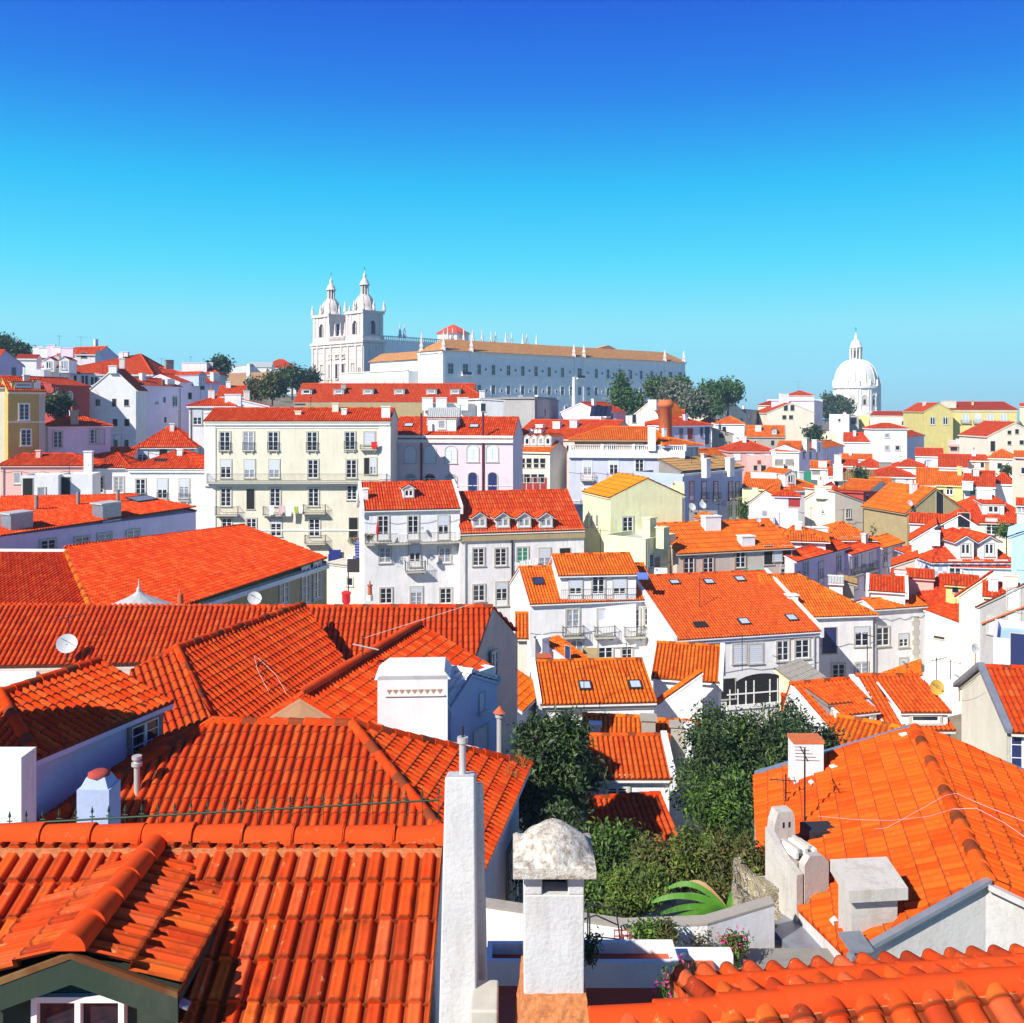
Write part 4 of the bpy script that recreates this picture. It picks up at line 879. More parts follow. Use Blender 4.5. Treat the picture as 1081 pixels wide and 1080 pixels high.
s = H("red-pink house with white boxed attic windows", 769,818,476, h=10, dep=11, D=196, D1=196, rf='hip', yr=464.5, c='rose', r='r', w=[('k',482,[777.5,792,808],1.5,1.5,{'fm':'wood_white','pm':'wood_white'})])
H("pale pink terrace block with two black openings", 788,815,481, h=7, dep=4, D=186, rf='flat', c='rose', r='zinc_pale', w=[('d',494,[797],.7,1.0,{'pm':'dark'}),('d',494.5,[805.5],.9,1.2,{'pm':'dark'}),('d',488,[801],.7,.8,{'pm':'wood_red'})])
s = H("white house with cluttered balcony beside the red-pink house", 818,843,476, h=10, dep=10, D=192, D1=190, rf='gx', yr=466, c='bright', r='o', w=[('d',488,[822,833],1.6,1.2,{'pm':'stone_dark'}),('d',493,[829],.7,1.1)])
s = H("purple shaded side of the long house with three dark windows", 843,890,475.5, h=9, dep=9, D=190, D1=216, rf='gx', yr=467, c='lilac', r='o', w=[('d',480.5,[848,855],1.2,1.5),('d',480.5,[862,872],1.3,2.2)]); s.chim(850,474,462,1.8,1,'cream'); s.chim(860,473,464,1.4,1,'bright'); s.chim(864,473,466,1.6,1,'bright')
H("white house below the cathedral tree with one painted emblem", 875,896,437.5, h=9, dep=8, D=250, rf='flat', c='bright', r='zinc_pale')
H("grey stone annex with a shuttered opening beside the white cube house", 896,906,439, h=8, dep=6, D=256, rf='flat', c='grey', r='zinc_pale', w=[('d',444,[901],1.4,1.8)])
H("golden yellow block under the white dome", 905,917,438.5, h=8, dep=6, D=262, rf='flat', c='yellow', r='zinc_pale')
H("green lawn wall with yellow patch below the white cube house", 866,882,458, h=4, dep=4, D=236, rf='flat', c='lime', r='zinc_pale')
s = H("long low white house with a red roof beside the tall white block", 890,921,466, h=8, dep=9, D=226, rf='gx', yr=457, c='bright', r='r', w=[('d',470,[919.5],.6,.8,{'pm':'dark'}),('d',478,[919.5],.6,.8,{'pm':'dark'})])
s = H("tall plain white block with a flat red hip roof", 921.5,957,452, h=12, dep=10, D=222, D1=222, rf='hip', yr=447, c='bright', r='r', w=[('s',460,[936],1.0,.9),('s',473,[936,947],1.0,1.1)])
H("purple shaded annex with red roof behind the tall white block", 957,975,461, h=8, dep=8, D=226, D1=240, rf='gx', yr=455.5, c='lilac', r='r', w=[('d',470,[969],1.2,1.6)])
s = H("long cream building with a thin red roof beside the yellow palace", 918,976,438.5, h=11, dep=10, D=290, D1=280, rf='gx', yr=434.5, c='warm', r='d', w=[('s',447,[953],1.0,1.4),('k',446,[961],1.6,1.8,{'fm':'blind'}),('d',446,[970],1.0,2.0)])
s = H("yellow-green palace gable wing with two white windows", 975,1005.5,434, h=14, dep=14, D=262, D1=262, rf='gy', yr=425.5, c='palace', r='r', w=[('c',444.5,[984,997.5],1.3,2.0)]); s.chim(1000,428,423,3.4,2,'cream',p=W(1001,428,268))
s = H("yellow-green palace with red roof and four balconied windows", 1005.5,1073,432.5, h=14, dep=12, D=266, D1=262, rf='hip', il=.5, ir=2, yr=424.5, c='palace', r='d', w=[('c',441.5,[1019,1032,1045,1059],1.7,2.3,{'pm':'glass_pale'}),('a',461,[1019],1.3,2.4),('a',459,[1032],1.3,1.8)], corn=True)
for x in (1019,1032,1045,1059): s.bal(x,446.5,2.6,.6,.8)
H("cream house at the far end of the palace", 1076,1100,428.5, h=12, dep=8, D=268, rf='gx', yr=426, c='cream2', r='r')
s = H("cream gable house with round attic windows before the palace", 1042,1100,460, h=12, dep=12, D=190, D1=190, rf='gy', rv=.48, yr=446, c='warm', r='r', w=[('d',456.5,[1065],.7,.7,{'pm':'dark'}),('d',455.5,[1073],.7,.9,{'pm':'dark'}),('d',467.5,[1065],.7,.7,{'pm':'dark'}),('d',467,[1078],.8,.8,{'pm':'dark'}),('d',471,[1047.5],.9,2.0,{'pm':'dark'})])
s = H("pink terrace house with three wide dark openings below the palace", 1001,1029,470, h=8, dep=5, D=208, rf='shed', rh=.8, c='rose', r='salmon', w=[('d',474,[1006.5,1015,1023.5],1.4,.8,{'pm':'dark'})])
H("pink walled garden court with a brown arbour", 1028,1041,471, h=8, dep=5, D=206, rf='gx', yr=467, c='rose', r='d')
H("white house with red lean-to roof below the palace gable", 966,995,481, h=8, dep=8, D=204, rf='gx', yr=473.5, c='bright', r='r')
s = H("big red roofed house below the pink terrace", 990,1021,492.5, h=8, dep=12, D=184, rf='gx', yr=480, c='bright', r='r')
s = H("cream house with a low red roof and a brown doorway", 1020,1046,485.5, h=8, dep=7, D=190, rf='gx', yr=480.5, c='warm', r='r', w=[('d',491,[1036.5],.6,.9),('d',493,[1042],.9,1.8,{'pm':'brown_wall'})])
H("cream house with orange hip roof before the round-windowed gable", 1044,1071,483, h=9, dep=8, D=184, rf='hip', yr=474.5, c='warm', r='o')
H("orange roofed house at the frame edge above the pink block", 1070,1100,482, h=8, dep=8, D=180, rf='gx', yr=476.5, c='pink', r='o', w=[('d',488,[1077],1.6,1.6)])
s = H("white house with a round black window under a red hip roof", 943,977,492, h=8, dep=8, D=186, D1=184, rf='hip', yr=485, c='bright', r='r', w=[('d',495,[972],.8,.8,{'pm':'dark'})]); s.chim(979,494,485,1.1,.8,'bluegrey',p=W(980,492,184))
s = H("white house with a broad red pyramid roof and tall window", 920,967,502.5, h=9, dep=9, D=168, D1=166, rf='hip', yr=492.5, c='bright', r='r', w=[('d',509,[942],.8,1.6,{'pm':'stone_dark'}),('f',516,[951],1.2,2.6,{'pm':'blind'})])
H("low red roof with white ridge below the white pyramid house", 886,920,484, h=6, dep=8, D=196, rf='gx', yr=479.5, c='bright', r='o')
s=H("small red roofs with white chimney boxes beside the purple house", 880,905,491, h=6, dep=7, D=186, rf='gx', yr=485, c='bright', r='r'); s.chim(884,489,480,1.3,1,'bright')
s=H("white chimney house with an orange gable facing the tall white block", 905,931,493, h=7, dep=7, D=182, rf='hip', yr=484, c='white2', r='r', w=[('d',497,[911],.9,1.6)]); s.chim(935,496,488,2.2,1,'stone_dark',p=W(934,496,180))
s=H("bright white house with stepped chimneys and green netting below", 855,876,494, h=8, dep=6, D=178, rf='gx', yr=487, c='bright', r='o', w=[('d',498,[861],1.4,1.0,{'pm':'stone_dark'})]); s.chim(868,492,487,1.5,1,'bright')
H("green netted scaffold box below the purple house", 838,856,498, h=6, dep=3, D=174, rf='flat', c='wood_green', r='zinc_pale')
s=H("small orange house with a crooked white chimney amid the roofs", 874,893,502, h=7, dep=7, D=172, rf='gx', yr=494, c='white', r='r'); s.chim(884,503,490,1.6,1,'bright')
H("mottled stone walled roof with plants behind the ochre roofs", 890,922,506, h=7, dep=9, D=168, rf='shed', yr=496, c='stonewall', r='t')
H("orange sloping roof over a red-brown narrow house", 884,916,516, h=9, dep=8, D=152, D1=148, rf='gx', yr=507, c='white2', r='o')
H("orange roof between the stone walled roof and white corner house", 918,940,512, h=9, dep=8, D=152, rf='gx', yr=505, c='white2', r='o')
s=H("white corner house with two rows of little windows and red cap roof", 927,948,521, h=11, dep=8, D=138, D1=136, rf='hip', yr=516, c='white2', r='r', w=[('d',526,[931,938,945],.8,1.1),('d',543,[931,938,945],.8,1.3)])
H("cream narrow house adjoining the white corner house", 948,958,530, h=9, dep=8, D=136, D1=134, rf='shl', rh=.6, c='warm', r='o', w=[('d',543,[951,955],.5,1.6)])
H("red-brown narrow house with small white-framed windows", 911,927,523, h=11, dep=8, D=132, D1=138, rf='shl', rh=.5, c='redwall', r='r', w=[('c',535,[919],.8,1.4),('c',549,[920],.8,1.4),('d',527,[915],1.2,1.2)])
s=H("large blank cream gable with a vertical seam and low red roof", 849,886,526, h=12, dep=8, D=132, D1=130, rf='gy', rv=.55, yr=514, c='warm', r='r', ov=.05); s.chim(868,520,513,2.2,1.4,'warm',p=W(869,520,131))
H("cream stepped flank with a falling red roof behind", 881,911,531, h=12, dep=6, D=129, D1=131, rf='shl', rh=1.6, c='warm', r='r')
s=H("orange hip roofed house with white dormer beyond the blank gable", 834,870,517.5, h=8, dep=9, D=148, D1=150, rf='hip', yr=504, c='bright', r='o', w=[('d',522,[858],.9,.9)]); s.dorm(834,512,2.0,1.8,'g',c='bright',ww=.9)
s=H("orange roofs stepping down beside the pink terrace block", 783,822,515, h=8, dep=10, D=150, D1=148, rf='gx', yr=499.5, c='lime', r='o'); s.chim(806,503,499,4,1,'bright')
H("small white house with wavy parapet below the pink block", 812,838,506, h=6, dep=6, D=160, rf='gx', yr=499, c='bright', r='r')
s=H("blank white gable house with a small dormer cabin", 790,834,531, h=10, dep=7, D=124, D1=122, rf='gy', rv=.4, yr=518, c='bright', r='o'); s.chim(800,548,545,3,1,'bright',p=W(803,546,120))
H("tiny cabin with red eaves on the blank white gable house", 817,842,523, h=6, dep=4, D=120, rf='hip', yr=518, c='lilac', r='r', w=[('d',530,[838],1.4,1.2,{'pm':'wood_red'})])
H("lime green wall with climbing plants beneath the orange stepped roofs", 783,800,517, h=8, dep=4, D=134, rf='flat', c='lime', r='zinc_pale')
# ochre ruined gable
s = H("rough ochre gable wall with a tall dark slot", 957,1018,541, h=9, dep=9, D=118, D1=120, rf='gy', rv=.48, yr=516, c='ochre2', r='o', w=[('d',534,[991.5],1.0,4.0,{'pm':'dark'})]); s.dish(958,531,.4)
s = H("white house with red roof and slanting white parapet under the ochre gable", 960,1003,551, h=8, dep=6, D=110, rf='gx', yr=543, c='bright', r='r'); 
H("white gable end with washing below the ochre wall", 996,1030,552, h=8, dep=6, D=108, rf='gy', yr=543, c='bright', r='r', w=[('d',549,[1017],1.2,1.6)])
H("red roofs folded together in front of the azulejo house", 990,1021,569, h=7, dep=7, D=104, rf='hip', yr=558, c='bright', r='r')
s=H("small red roof with a white chimney block by the folded roofs", 962,986,570, h=7, dep=7, D=104, rf='shr', rh=1.6, c='bright', r='r'); s.chim(986,570,560,.9,.8,'bright',p=W(987,568,103))
H("blue-grey dormer box behind the azulejo hip", 983,1003,576, h=4, dep=4, D=103.5, rf='flat', c='bluewall_shade', r='zinc')
s = H("huge red roof with one white dormer above the planted wall", 1018,1096,550.5, h=8, dep=15, D=122, D1=120, rf='hip', il=5, ir=5, yr=520, c='warm', r='r', w=[('c',556,[1046],1.2,2.0)]); s.dorm(1048,543,2.6,1.3,'s',ww=1.2,c='bright',rise=.2); s.chim(1038,525,516,1.8,1,'bright')
s=H("yellow house with orange double roof and arched window", 988,1016,511, h=8, dep=8, D=152, D1=150, rf='gx', yr=498.5, c='yellow', r='o', w=[('a',518,[1002],1.0,1.4)]); s.chim(1021,500,495,1.2,1,'bright',p=W(1021,499,152))
s=H("white house with a green shutter under an orange-red roof", 1017,1050,512.5, h=7, dep=10, D=148, rf='gx', yr=497.5, c='bright', r='r', w=[('d',517.5,[1028],1.0,1.3,{'pm':'wood_green'})]); s.chim(1021,513,508,1.5,1,'bright',p=W(1021,512,147))
s=H("white house with orange hip roof beside the pale pink block", 1050,1068,510, h=7, dep=9, D=152, rf='hip', yr=499.5, c='bright', r='r'); s.chim(1047,511,505,.9,.8,'bright',p=W(1047,510,149))
H("red roof slope wedged between the white pyramid and yellow houses", 967,990,511, h=7, dep=8, D=156, rf='gx', yr=494.5, c='white2', r='o')
s=H("pale pink painted block at the frame edge", 1068,1100,486, h=12, dep=7, D=150, D1=146, rf='flat', c='salmon', r='zinc_pale'); 
H("small orange roofed dormer house at the frame edge above the huge roof", 1073,1100,532.5, h=4, dep=5, D=116, rf='gx', yr=527, c='bright', r='r', w=[('c',537.5,[1078],1.0,.9)])
# ================= near roofs =================
def zp(px, py, z): return W(px, py, -z*F/(py-HY))
V3 = Vector
def inset(pts, dz=-.12): return [Vector(p)+Vector((0,0,dz)) for p in pts]
# long house, its wall's purple shading put into the plaster colour
p1,p2,e1,e2 = V3((-45.9,85,-8.5)),V3((-36.8,92,-8.5)),V3((-40.2,72,-10)),V3((-30.2,90.5,-10))
b1,b2 = V3((-52,96,-10)),V3((-42,98,-10))
s = PH("long house with a shade-tinted purple wall, grey roof boxes and three metal flues", [([e1,e2,p2,p1],(0,1)),([b1,b2,p2,p1],(0,1)),([e2,b2,p2],(0,1))], [inset([e1,e2,b2,b1])], c='lilac', r='r', D=86, zb=-19, capl=[(p1,p2),(e2,p2)])
s.setface('F', e1, e2)
for x,y in ((50,577),(86,574),(110,570),(140,566)): s.win(x,y,'c',1.3,1.1)
for x,y in ((11,560),(108,548)):
    q=s.onroof(x,y); a=MB(); a.obox(q-V3((0,0,.3)),s.plU[0]*1.9,V3((-1.3,.9,0)),V3((0,0,1.5)),'zinc'); a.obox(q+V3((0,0,1.2))-s.plU[0]*.1,s.plU[0]*2.1,V3((-1.5,1.0,0)),V3((0,0,.12)),'zinc_pale'); a.build('roof_hatch',s.roof)
for x,yb,yt in ((38,537,523),(82,532,519),(124,529,517)):
    q=s.onroof(x,yb); a=MB(); a.tube(q-V3((0,0,.3)),(q.x,q.y,zat(yt,q.y)),.16,.16,8,'stone_dark'); a.build('flue',s.roof)
s.sky(149,527,2.4,1.8,0,'zinc')
# big ochre-walled roof
RN,RF,EN,EF,BF,L0,L1,BB,BC = [V3(p)*1.18 for p in ((-24.5,52,-8),(-18.1,64,-8),(-17.8,41,-9.8),(-11.7,59.8,-9.8),(-22.5,68,-9.8),(-34,52.3,-8),(-34,41.6,-9.8),(-34,60,-9.7),(-29,60,-9.7))]
s = PH("large ochre-walled building with an immense smooth red hip roof", [([EN,EF,RF,RN],(0,1)),([EF,BF,RF],(0,1)),([RF,BF,BC,RN],(1,2)),([L0,RN,BC,BB],(2,3)),([L1,EN,RN,L0],(0,1))], [inset([EN,EF,BF,BC,BB,L1],-.15)], c='ochre2', r='r', D=52, zb=-23, capl=[(RN,RF)])
s.setface('F', EN, EF); s.wall.scale=(1,1,1)
for x,y,h in ((299,625,1.6),(322,618,2.6),(334,613,2.6)): s.win(x,y,'c',1.0,h)
a=MB(); caps(a,EN+V3((0,0,.1)),RN+V3((0,0,.1)),'o',.15,.45); a.obox(RN+V3((0,-.15,.1)),L0-RN,V3((0,.3,0)),V3((0,0,.14)),'trim'); a.build('ridge_cap',s.roof)
P,U,N=s.face('F'); a=MB(); a.obox(P+V3((0,0,-.42)),U*(EF-EN).length,N*.22,V3((0,0,.30)),'trim'); a.build('cornice',s.o)
# pavilion
c=W(146,641,48); a=MB(); a.lathe(c-V3((0,0,4)),[(1.5,0),(1.5,4)],12,'white'); a.build; 
o=thing('pavilion',"small round pavilion with a ribbed grey cone roof and finial",'pavilion',tuple(c-V3((0,0,4)))); a.build('wall',o)
a=MB(); a.lathe(c,[(1.95,-.15),(1.9,-.08),(1.0,.32),(.35,.62),(.12,.8),(.10,.98),(.04,1.05),(.02,1.45)],12,'zinc_pale',smooth=False); a.build('roof',o)
# chimney pot on the valley
q=W(190,640,46); a=MB(); a.tube(q-V3((0,0,1.2)),q+V3((0,0,.1)),.22,.22,10,'white'); a.tube(q+V3((0,0,.1)),q+V3((0,0,.6)),.16,.14,8,'terracotta'); a.tube(q+V3((0,0,.6)),q+V3((0,0,.85)),.05,.04,6,'terracotta'); 
tag(a.build('chimney_pot',None,tuple(q-V3((0,0,1.2)))),"thin terracotta chimney pot on a white stub beside the grey pavilion","chimney pot")
# long back roof (canal tiles) with rendered gable
ra,rb_,ea,eb,fb=V3((-30,42.7,-9.16)),V3((-.86,43.2,-9.16)),V3((-30,39.4,-11)),V3((-1.6,40.9,-11)),V3((.27,45.5,-11)); fa=V3((-30,46,-11))
s = PH("very long low house with ribbed red tiles and a grey rendered gable end", [([ea,eb,rb_,ra],(0,1)),([fa,fb,rb_,ra],(0,1))], [inset([ea,eb,rb_,ra]),inset([fa,ra,rb_,fb])], c='pinkgrey', r='m', D=42, zb=-18.5, capl=[(ra,rb_)])
s.setface('R', eb, fb); s.win(521,702,'c',.6,1.2,f='R'); s.setface('F',ea,eb)
a=MB(); a.obox(ea+V3((0,0,-.7)),V3((10,.5,0)),V3((0,-.12,0)),V3((0,0,.6)),'white'); a.obox(ea+V3((0,-3.2,-1.5)),V3((10.5,.3,0)),V3((0,3,0)),V3((0,0,.3)),'zinc_pale'); a.build('fascia',s.o)
q=zp(70,705,-10.8); s.dish(70,699,.42,0); s.ant(72,692,648,0,L=1.6); s.ant(190,660,642,0,L=.8) if False else None
s.chim(277,650,641,.75,.5,'bright',p=W(277,650,43.5)); 
q=W(268,632,43.3); a=MB(); ax=V3((.3,-.8,.45)).normalized(); 
def dish_at(q, r, par, m='dish', ax=V3((.35,-.75,.5)), drop=.9):
    ax=V3(ax).normalized(); a=MB(); b=ax.orthogonal().normalized(); c=ax.cross(b); v=[q]; k=20
    for ring,dd in ((.5,.05),(.85,.14),(1,.2)):
        for j in range(k): t=2*math.pi*j/k; v.append(q+(b*math.cos(t)+c*math.sin(t))*r*ring+ax*r*dd)
    f=[(0,1+j,1+(j+1)%k) for j in range(k)]
    for g in (0,1): f+=[(1+g*k+j,1+(g+1)*k+j,1+(g+1)*k+(j+1)%k,1+g*k+(j+1)%k) for j in range(k)]
    a.add(v,f,m,smooth=True); a.tube(q,q-V3((0,0,drop)),.025,.025,6,'iron'); a.tube(q-c*r*.9,q+ax*r*.9,.012,.012,4,'iron'); a.tube(q+ax*r*.85,q+ax*r*1.0,.04,.04,6,'stone'); return a.build('satellite_dish',par)
dish_at(q,.32,s.roof)
backroof=s
# roof block with ridge rising to the long roof
def on_plane(px,py,P,n): d=V3(((px-CX)/F,1,(HY-py)/F)); return d*(V3(P).dot(n)/d.dot(n))
A0_,B_,K_,M_=V3((-11.9,33.6,-8.6)),V3((-9.04,41.1,-8.6)),V3((-8.7,32,-10.6)),V3((-6.8,39,-10.6)); n_=(B_-A0_).cross(M_-A0_).normalized(); K_=on_plane(270,766,A0_,n_); M_=on_plane(366,703,A0_,n_); A=A0_; A2=on_plane(223,763,A0_,n_)
Q1,Q2=zp(140,712,-9.25),zp(110,800,-11.0)
s = PH("house with broad red slopes and a sagging ridge between the long roof and lilac house", [([A2,K_,M_,B_,A],(1,2)),([Q2,A2,A,Q1],(0,1))], [inset([A2,K_,M_,B_,A],-.14),inset([Q2,A2,A,Q1],-.14)], c='white', r='m', D=34, zb=-16, capl=[(A,B_),(A,A2),(Q1,A)])
a=MB()
for pts in (((268,697),(271,711),(283,735)),((272,699),(290,716),(302,737))):
    a.poly([s.onroof(x,y)+V3((0,0,.16)) for x,y in pts],'trim',.006,4)
a.build('cable',s.roof); s.ant(272,702,696,0,L=.5,k=3)
# narrow roof running down to the vent house
C1_,C2_=V3((-3.8,38.5,-8.9)),V3((-6.5,29.0,-8.9))
s = PH("narrow house with a mossy diagonal ridge behind the white vent block", [([V3((-3.6,28.2,-10.3)),V3((-.9,37.6,-10.3)),C1_,C2_],(0,1)),([V3((-8.6,30.2,-10.4)),V3((-6.8,39,-10.6)),C1_,C2_],(0,1))], [inset([V3((-3.6,28.2,-10.3)),V3((-.9,37.6,-10.3)),C1_,C2_]),inset([V3((-8.6,30.2,-10.4)),V3((-6.8,39,-10.6)),C1_,C2_])], c='brown_wall', r='r', D=33, zb=-16, capl=[])
a=MB(); caps(a,C1_+V3((0,0,.1)),C2_+V3((0,0,.1)),'fgcap',.17,.45); a.build('ridge_cap',s.roof)
s.ant(400,700,697,0,L=.6,k=4,p=V3((-4.4,34,-9.3))); q=V3((-5.2,33,-8.95)); a=MB(); a.tube(q,q+V3((0,0,1.0)),.02,.02,5,'iron'); a.tube(q+V3((-.35,0,.7)),q+V3((.55,0,.5)),.03,.03,5,'pipe'); a.tube(q+V3((.0,0,.9)),q+V3((4.4,2,1.9)),.008,.008,3,'cloth_white'); a.build('aerial',s.roof)
# white vent block and blue gable
s = H("white rooftop block with a row of triangular vents", 398,472,714, h=5, dep=1.6, D=29.3, D1=29.4, rf='flat', c='bright', r='white')
P,U,N=s.face('F'); a=MB()
for i in range(9):
    q=P+U*(.28+i*.195)+V3((0,0,-.42)); 
    a.prism([q+N*.008,q+U*.17+N*.008,q+U*.085+V3((0,0,-.15))+N*.008] if i%2==0 or True else [],N*.004,'wood_red' if False else 'brown_wall')
    if i<8: q2=q+U*.0975; a.prism([q2+U*.02+V3((0,0,-.15))+N*.008,q2+U*.15+V3((0,0,-.15))+N*.008,q2+U*.085+N*.008+V3((0,0,-.02))],N*.004,'white')
a.obox(P+U*.22+V3((0,0,-.62))+N*.005,U*1.85,N*.05,V3((0,0,.04)),'bright'); a.build('vent_row',s.o); a=MB(); zt_=V3((0,0,s.z-P.z)); a.prism([P-U*.1+V3((0,0,-.12)),P+U*(s.Wd+.1)+V3((0,0,-.12)),P+U*(s.Wd-.1)+V3((0,0,.14)),P+U*.25+V3((0,0,.14))],-N*1.65,'bright'); a.build('cap',s.o)
s2 = H("blue shaded gable house squeezed behind the white vent block", 476,524,744, h=6, dep=1.2, D=30, D1=32.6, rf='gy', yr=711, rv=.42, c='bluewall_shade', r='white', ov=.15, vo=.05, w=[('d',741,[508],.35,.6,{'pm':'bluegrey'}),('d',783,[507],.9,.9,{'pm':'bluegrey'})])  # the gable's blue shadow is put into its wall colour
H("small white chimney box joining the blue gable to the grey rendered wall", 500,522,711, h=3, dep=1.2, D=36, D1=37, rf='flat', c='bright', r='stone')
q=W(527,795,30.5); a=MB(); a.tube(q-V3((0,0,1.5)),(q.x,q.y,zat(757,q.y)),.10,.10,12,'pipe'); zt=zat(757,q.y); a.tube((q.x,q.y,zt),(q.x,q.y,zt+.12),.15,.15,10,'pipe'); a.tube((q.x,q.y,zt+.15),(q.x,q.y,zt+.35),.22,.02,10,'terracotta')
tag(a.build('flue_pipe',None,(q.x,q.y,q.z-1.5)),"tall pale flue pipe with a conical cap against the blue gable","flue")
# curved white parapet between hip roof and vent block
pts=[zp(337,740,-9.3),zp(400,757,-9.75),zp(472,786,-10.15),zp(500,792,-10.25),zp(524,806,-10.5)]
a=MB()
for p,q in zip(pts,pts[1:]): a.obox(p-V3((0,0,2.5)),q-p,V3((.1,.26,0)),V3((0,0,2.5)),'bright')
tag(a.build('parapet_wall',None,tuple(pts[0]-V3((0,0,2.5)))),"thin white parapet wall running down behind the big hip roof","wall")
# the big hip roof in front
LF,RF_,RB_,LB=V3((-12.5,21.3,-10.6)),V3((-.7,21.2,-10.6)),V3((.55,27.9,-10.6)),V3((-12.5,28.6,-10.6)); rl,rr=V3((-7.9,25.1,-8.4)),V3((-4.2,24.9,-8.4))
s = PH("white house with a big ribbed hip roof and one tall side window", [([LF,RF_,rr,rl],(0,1)),([RF_,RB_,rr],(0,1)),([RB_,LB,rl,rr],(0,1)),([LB,LF,rl],(0,1))], [[p+V3(d) for p,d in ((LF,(.3,.3,-.1)),(RF_,(-.3,.3,-.1)),(RB_,(-.35,-.3,-.1)),(LB,(.3,-.3,-.1)))]], c='white', r='m', D=24, zb=-16, capl=[(rl,rr),(rr,RF_),(rr,RB_),(rl,LF)])
s.setface('R',RF_+V3((-.3,.3,0)),RB_+V3((-.35,-.3,0))); s.win(538,926,'c',1.0,1.7,f='R',sm='stone_dark'); s.win(536,1000,'c',.9,1.2,f='R')
q=s.onroof(144,835); a=MB(); a.tube(q-V3((0,0,.2)),q+V3((0,0,.75)),.07,.07,10,'pipe'); a.tube(q+V3((0,0,.62)),q+V3((0,0,.70)),.13,.13,10,'pipe'); a.tube(q+V3((0,0,.78)),q+V3((0,0,.86)),.12,.12,10,'pipe'); a.build('flue',s.roof)
a=MB()
for k in range(26):
    u=rng.uniform(0,.8); q=RF_.lerp(RB_,.75+.25*rng.uniform())+V3((-.1-.5*u,.1,.15+.2*u))
    for j in range(5): d=V3((rng.normal(0,.12),rng.normal(0,.12),rng.uniform(.05,.25))); a.tube(q,q+d,.008,.003,3,'weed',caps=False)
a.build('weed_tuft',s.roof)
hiphouse=s
# house with its wall's shadow tint put into the lilac plaster
E2,E1,T1,T2=V3((-11.3,22.5,-8.4)),V3((-9.6,26.9,-8.4)),V3((-12.1,27.8,-7.5)),V3((-13.3,24.6,-7.5))
s = PH("lilac-walled house with one dark barred window under orange tiles", [([E2,E1,T1,T2],(0,1)),([V3((-17,23.6,-8.4)),E2,T2],(0,1))], [[V3((-11.6,22.7,-8.5)),V3((-9.95,26.8,-8.5)),V3((-12.2,27.6,-8.1)),V3((-18,28.5,-8.5)),V3((-18,22.9,-8.5))]], c='lilac', r='r', D=25, zb=-15, capl=[(T2,T1),(T2,E2)])
s.setface('F',V3((-11.6,22.7,-8.5)),V3((-9.95,26.8,-8.5))); s.win(152,778,'c',1.05,.85,sm='stone_dark',pm='glass')
P,U,N=s.face('F'); a=MB(); a.obox(E2+V3((-.05,0,-.16)),E1-E2,V3((-.2,.08,0)),V3((0,0,.14)),'trim'); a.build('cornice',s.o)
for x,y in ((72,780),(89,773),(107,766),(121,759),(137,752),(152,745)): q=s.onroof(x,y); a=MB(); a.obox(q-V3((.12,.05,.05)),V3((.2,.1,-.05)),V3((-.06,.14,0)),V3((0,0,.1)),'r'); a.build('vent_tile',s.roof)
a=MB(); a.box(-13.2,-10.62,20.5,21.15,-14,-7.58,'white'); a.box(-14.8,-12.12,20.55,21.8,-14,-4.2,'white'); tag(a.build('wall_and_shadow_tower',None,(-11.9,21.5,-14)),"plain white rendered block with an added out-of-view shadow tower before the lilac house","wall")  # taller box out of view, added to shade the hip roof
o=thing('chimney',"short chimney with painted-on blue shade and a dark red lid behind the ridge",'chimney',(-7.5,17,-11)); a=MB()  # the chimney's blue is shade put into the plaster colour
a.cbox((-7.5,17.2,-11),(1,0,0),.58,(0,1,0),.5,4.0,'bluewall_shade'); a.prism([V3((-7.79,16.95,-7)),V3((-7.21,16.95,-7)),V3((-7.21,17.45,-7)),V3((-7.79,17.45,-7))],(0,0,.15),'bluewall_shade'); a.lathe((-7.5,17.2,-6.85),[(.36,0),(.24,.18)],4,'bluewall_shade',smooth=False,rot=math.pi/4,sy=.86); a.build('shaft',o)
a=MB(); a.lathe((-7.5,17.2,-6.68),[(.2,0),(.2,.05),(.12,.09)],8,'redwall'); a.build('lid',o)

# ================= centre low houses =================
s = H("low pink-white house with orange tiles and two small skylights", 571,690,741.5, h=6, dep=8, D=54, D1=54.5, rf='gx', yr=698, rv=.75, c='white', r='o', vo=.1, par='L', pc='bright'); s.sky(617,724.5,.75,.8); s.sky(670,723.5,.75,.8,m='glass_pale')
s.ant(616,738,702,0,p=W(616,745,53),L=1.4); s.band(s.z-.45,.3,.12,'stone'); a=MB(); P,U,N=s.face('F'); q=s.ray(590,752,P,N); a.tube(q+N*.1,q+N*.1+U*1.6,.03,.03,5,'iron'); a.tube(q+N*.4,q+N*.4+U*1.6-V3((0,0,.2)),.02,.02,5,'iron'); a.build('aerial',s.o)
s.chim(574,700,691,.7,.6,'terracotta',p=W(574,700,58))
s = H("small white house with an orange roof and a slanting tiled wall top", 689,758,713.5, h=7, dep=6, D=59, D1=58, rf='gx', yr=681, rv=.8, c='white', r='o', par='R', pc='bright', vo=.1)
s2= H("white lean-to wall topped by a diagonal row of orange tiles", 683,741,752, h=4, dep=.7, D=56, D1=56, rf='shr', rh=2.3, c='white', r='o', ov=.05, vo=.02)
H("slim orange roofed wing tucked behind the white parapet end", 546,570,748, h=5, dep=8, D=52, D1=56, rf='gx', yr=706, rv=.8, c='white', r='o')
H("orange roofed stub at the grey gable with a brown eave", 545,556,672, h=8, dep=5, D=66, rf='gx', yr=648, c='warm', r='o')
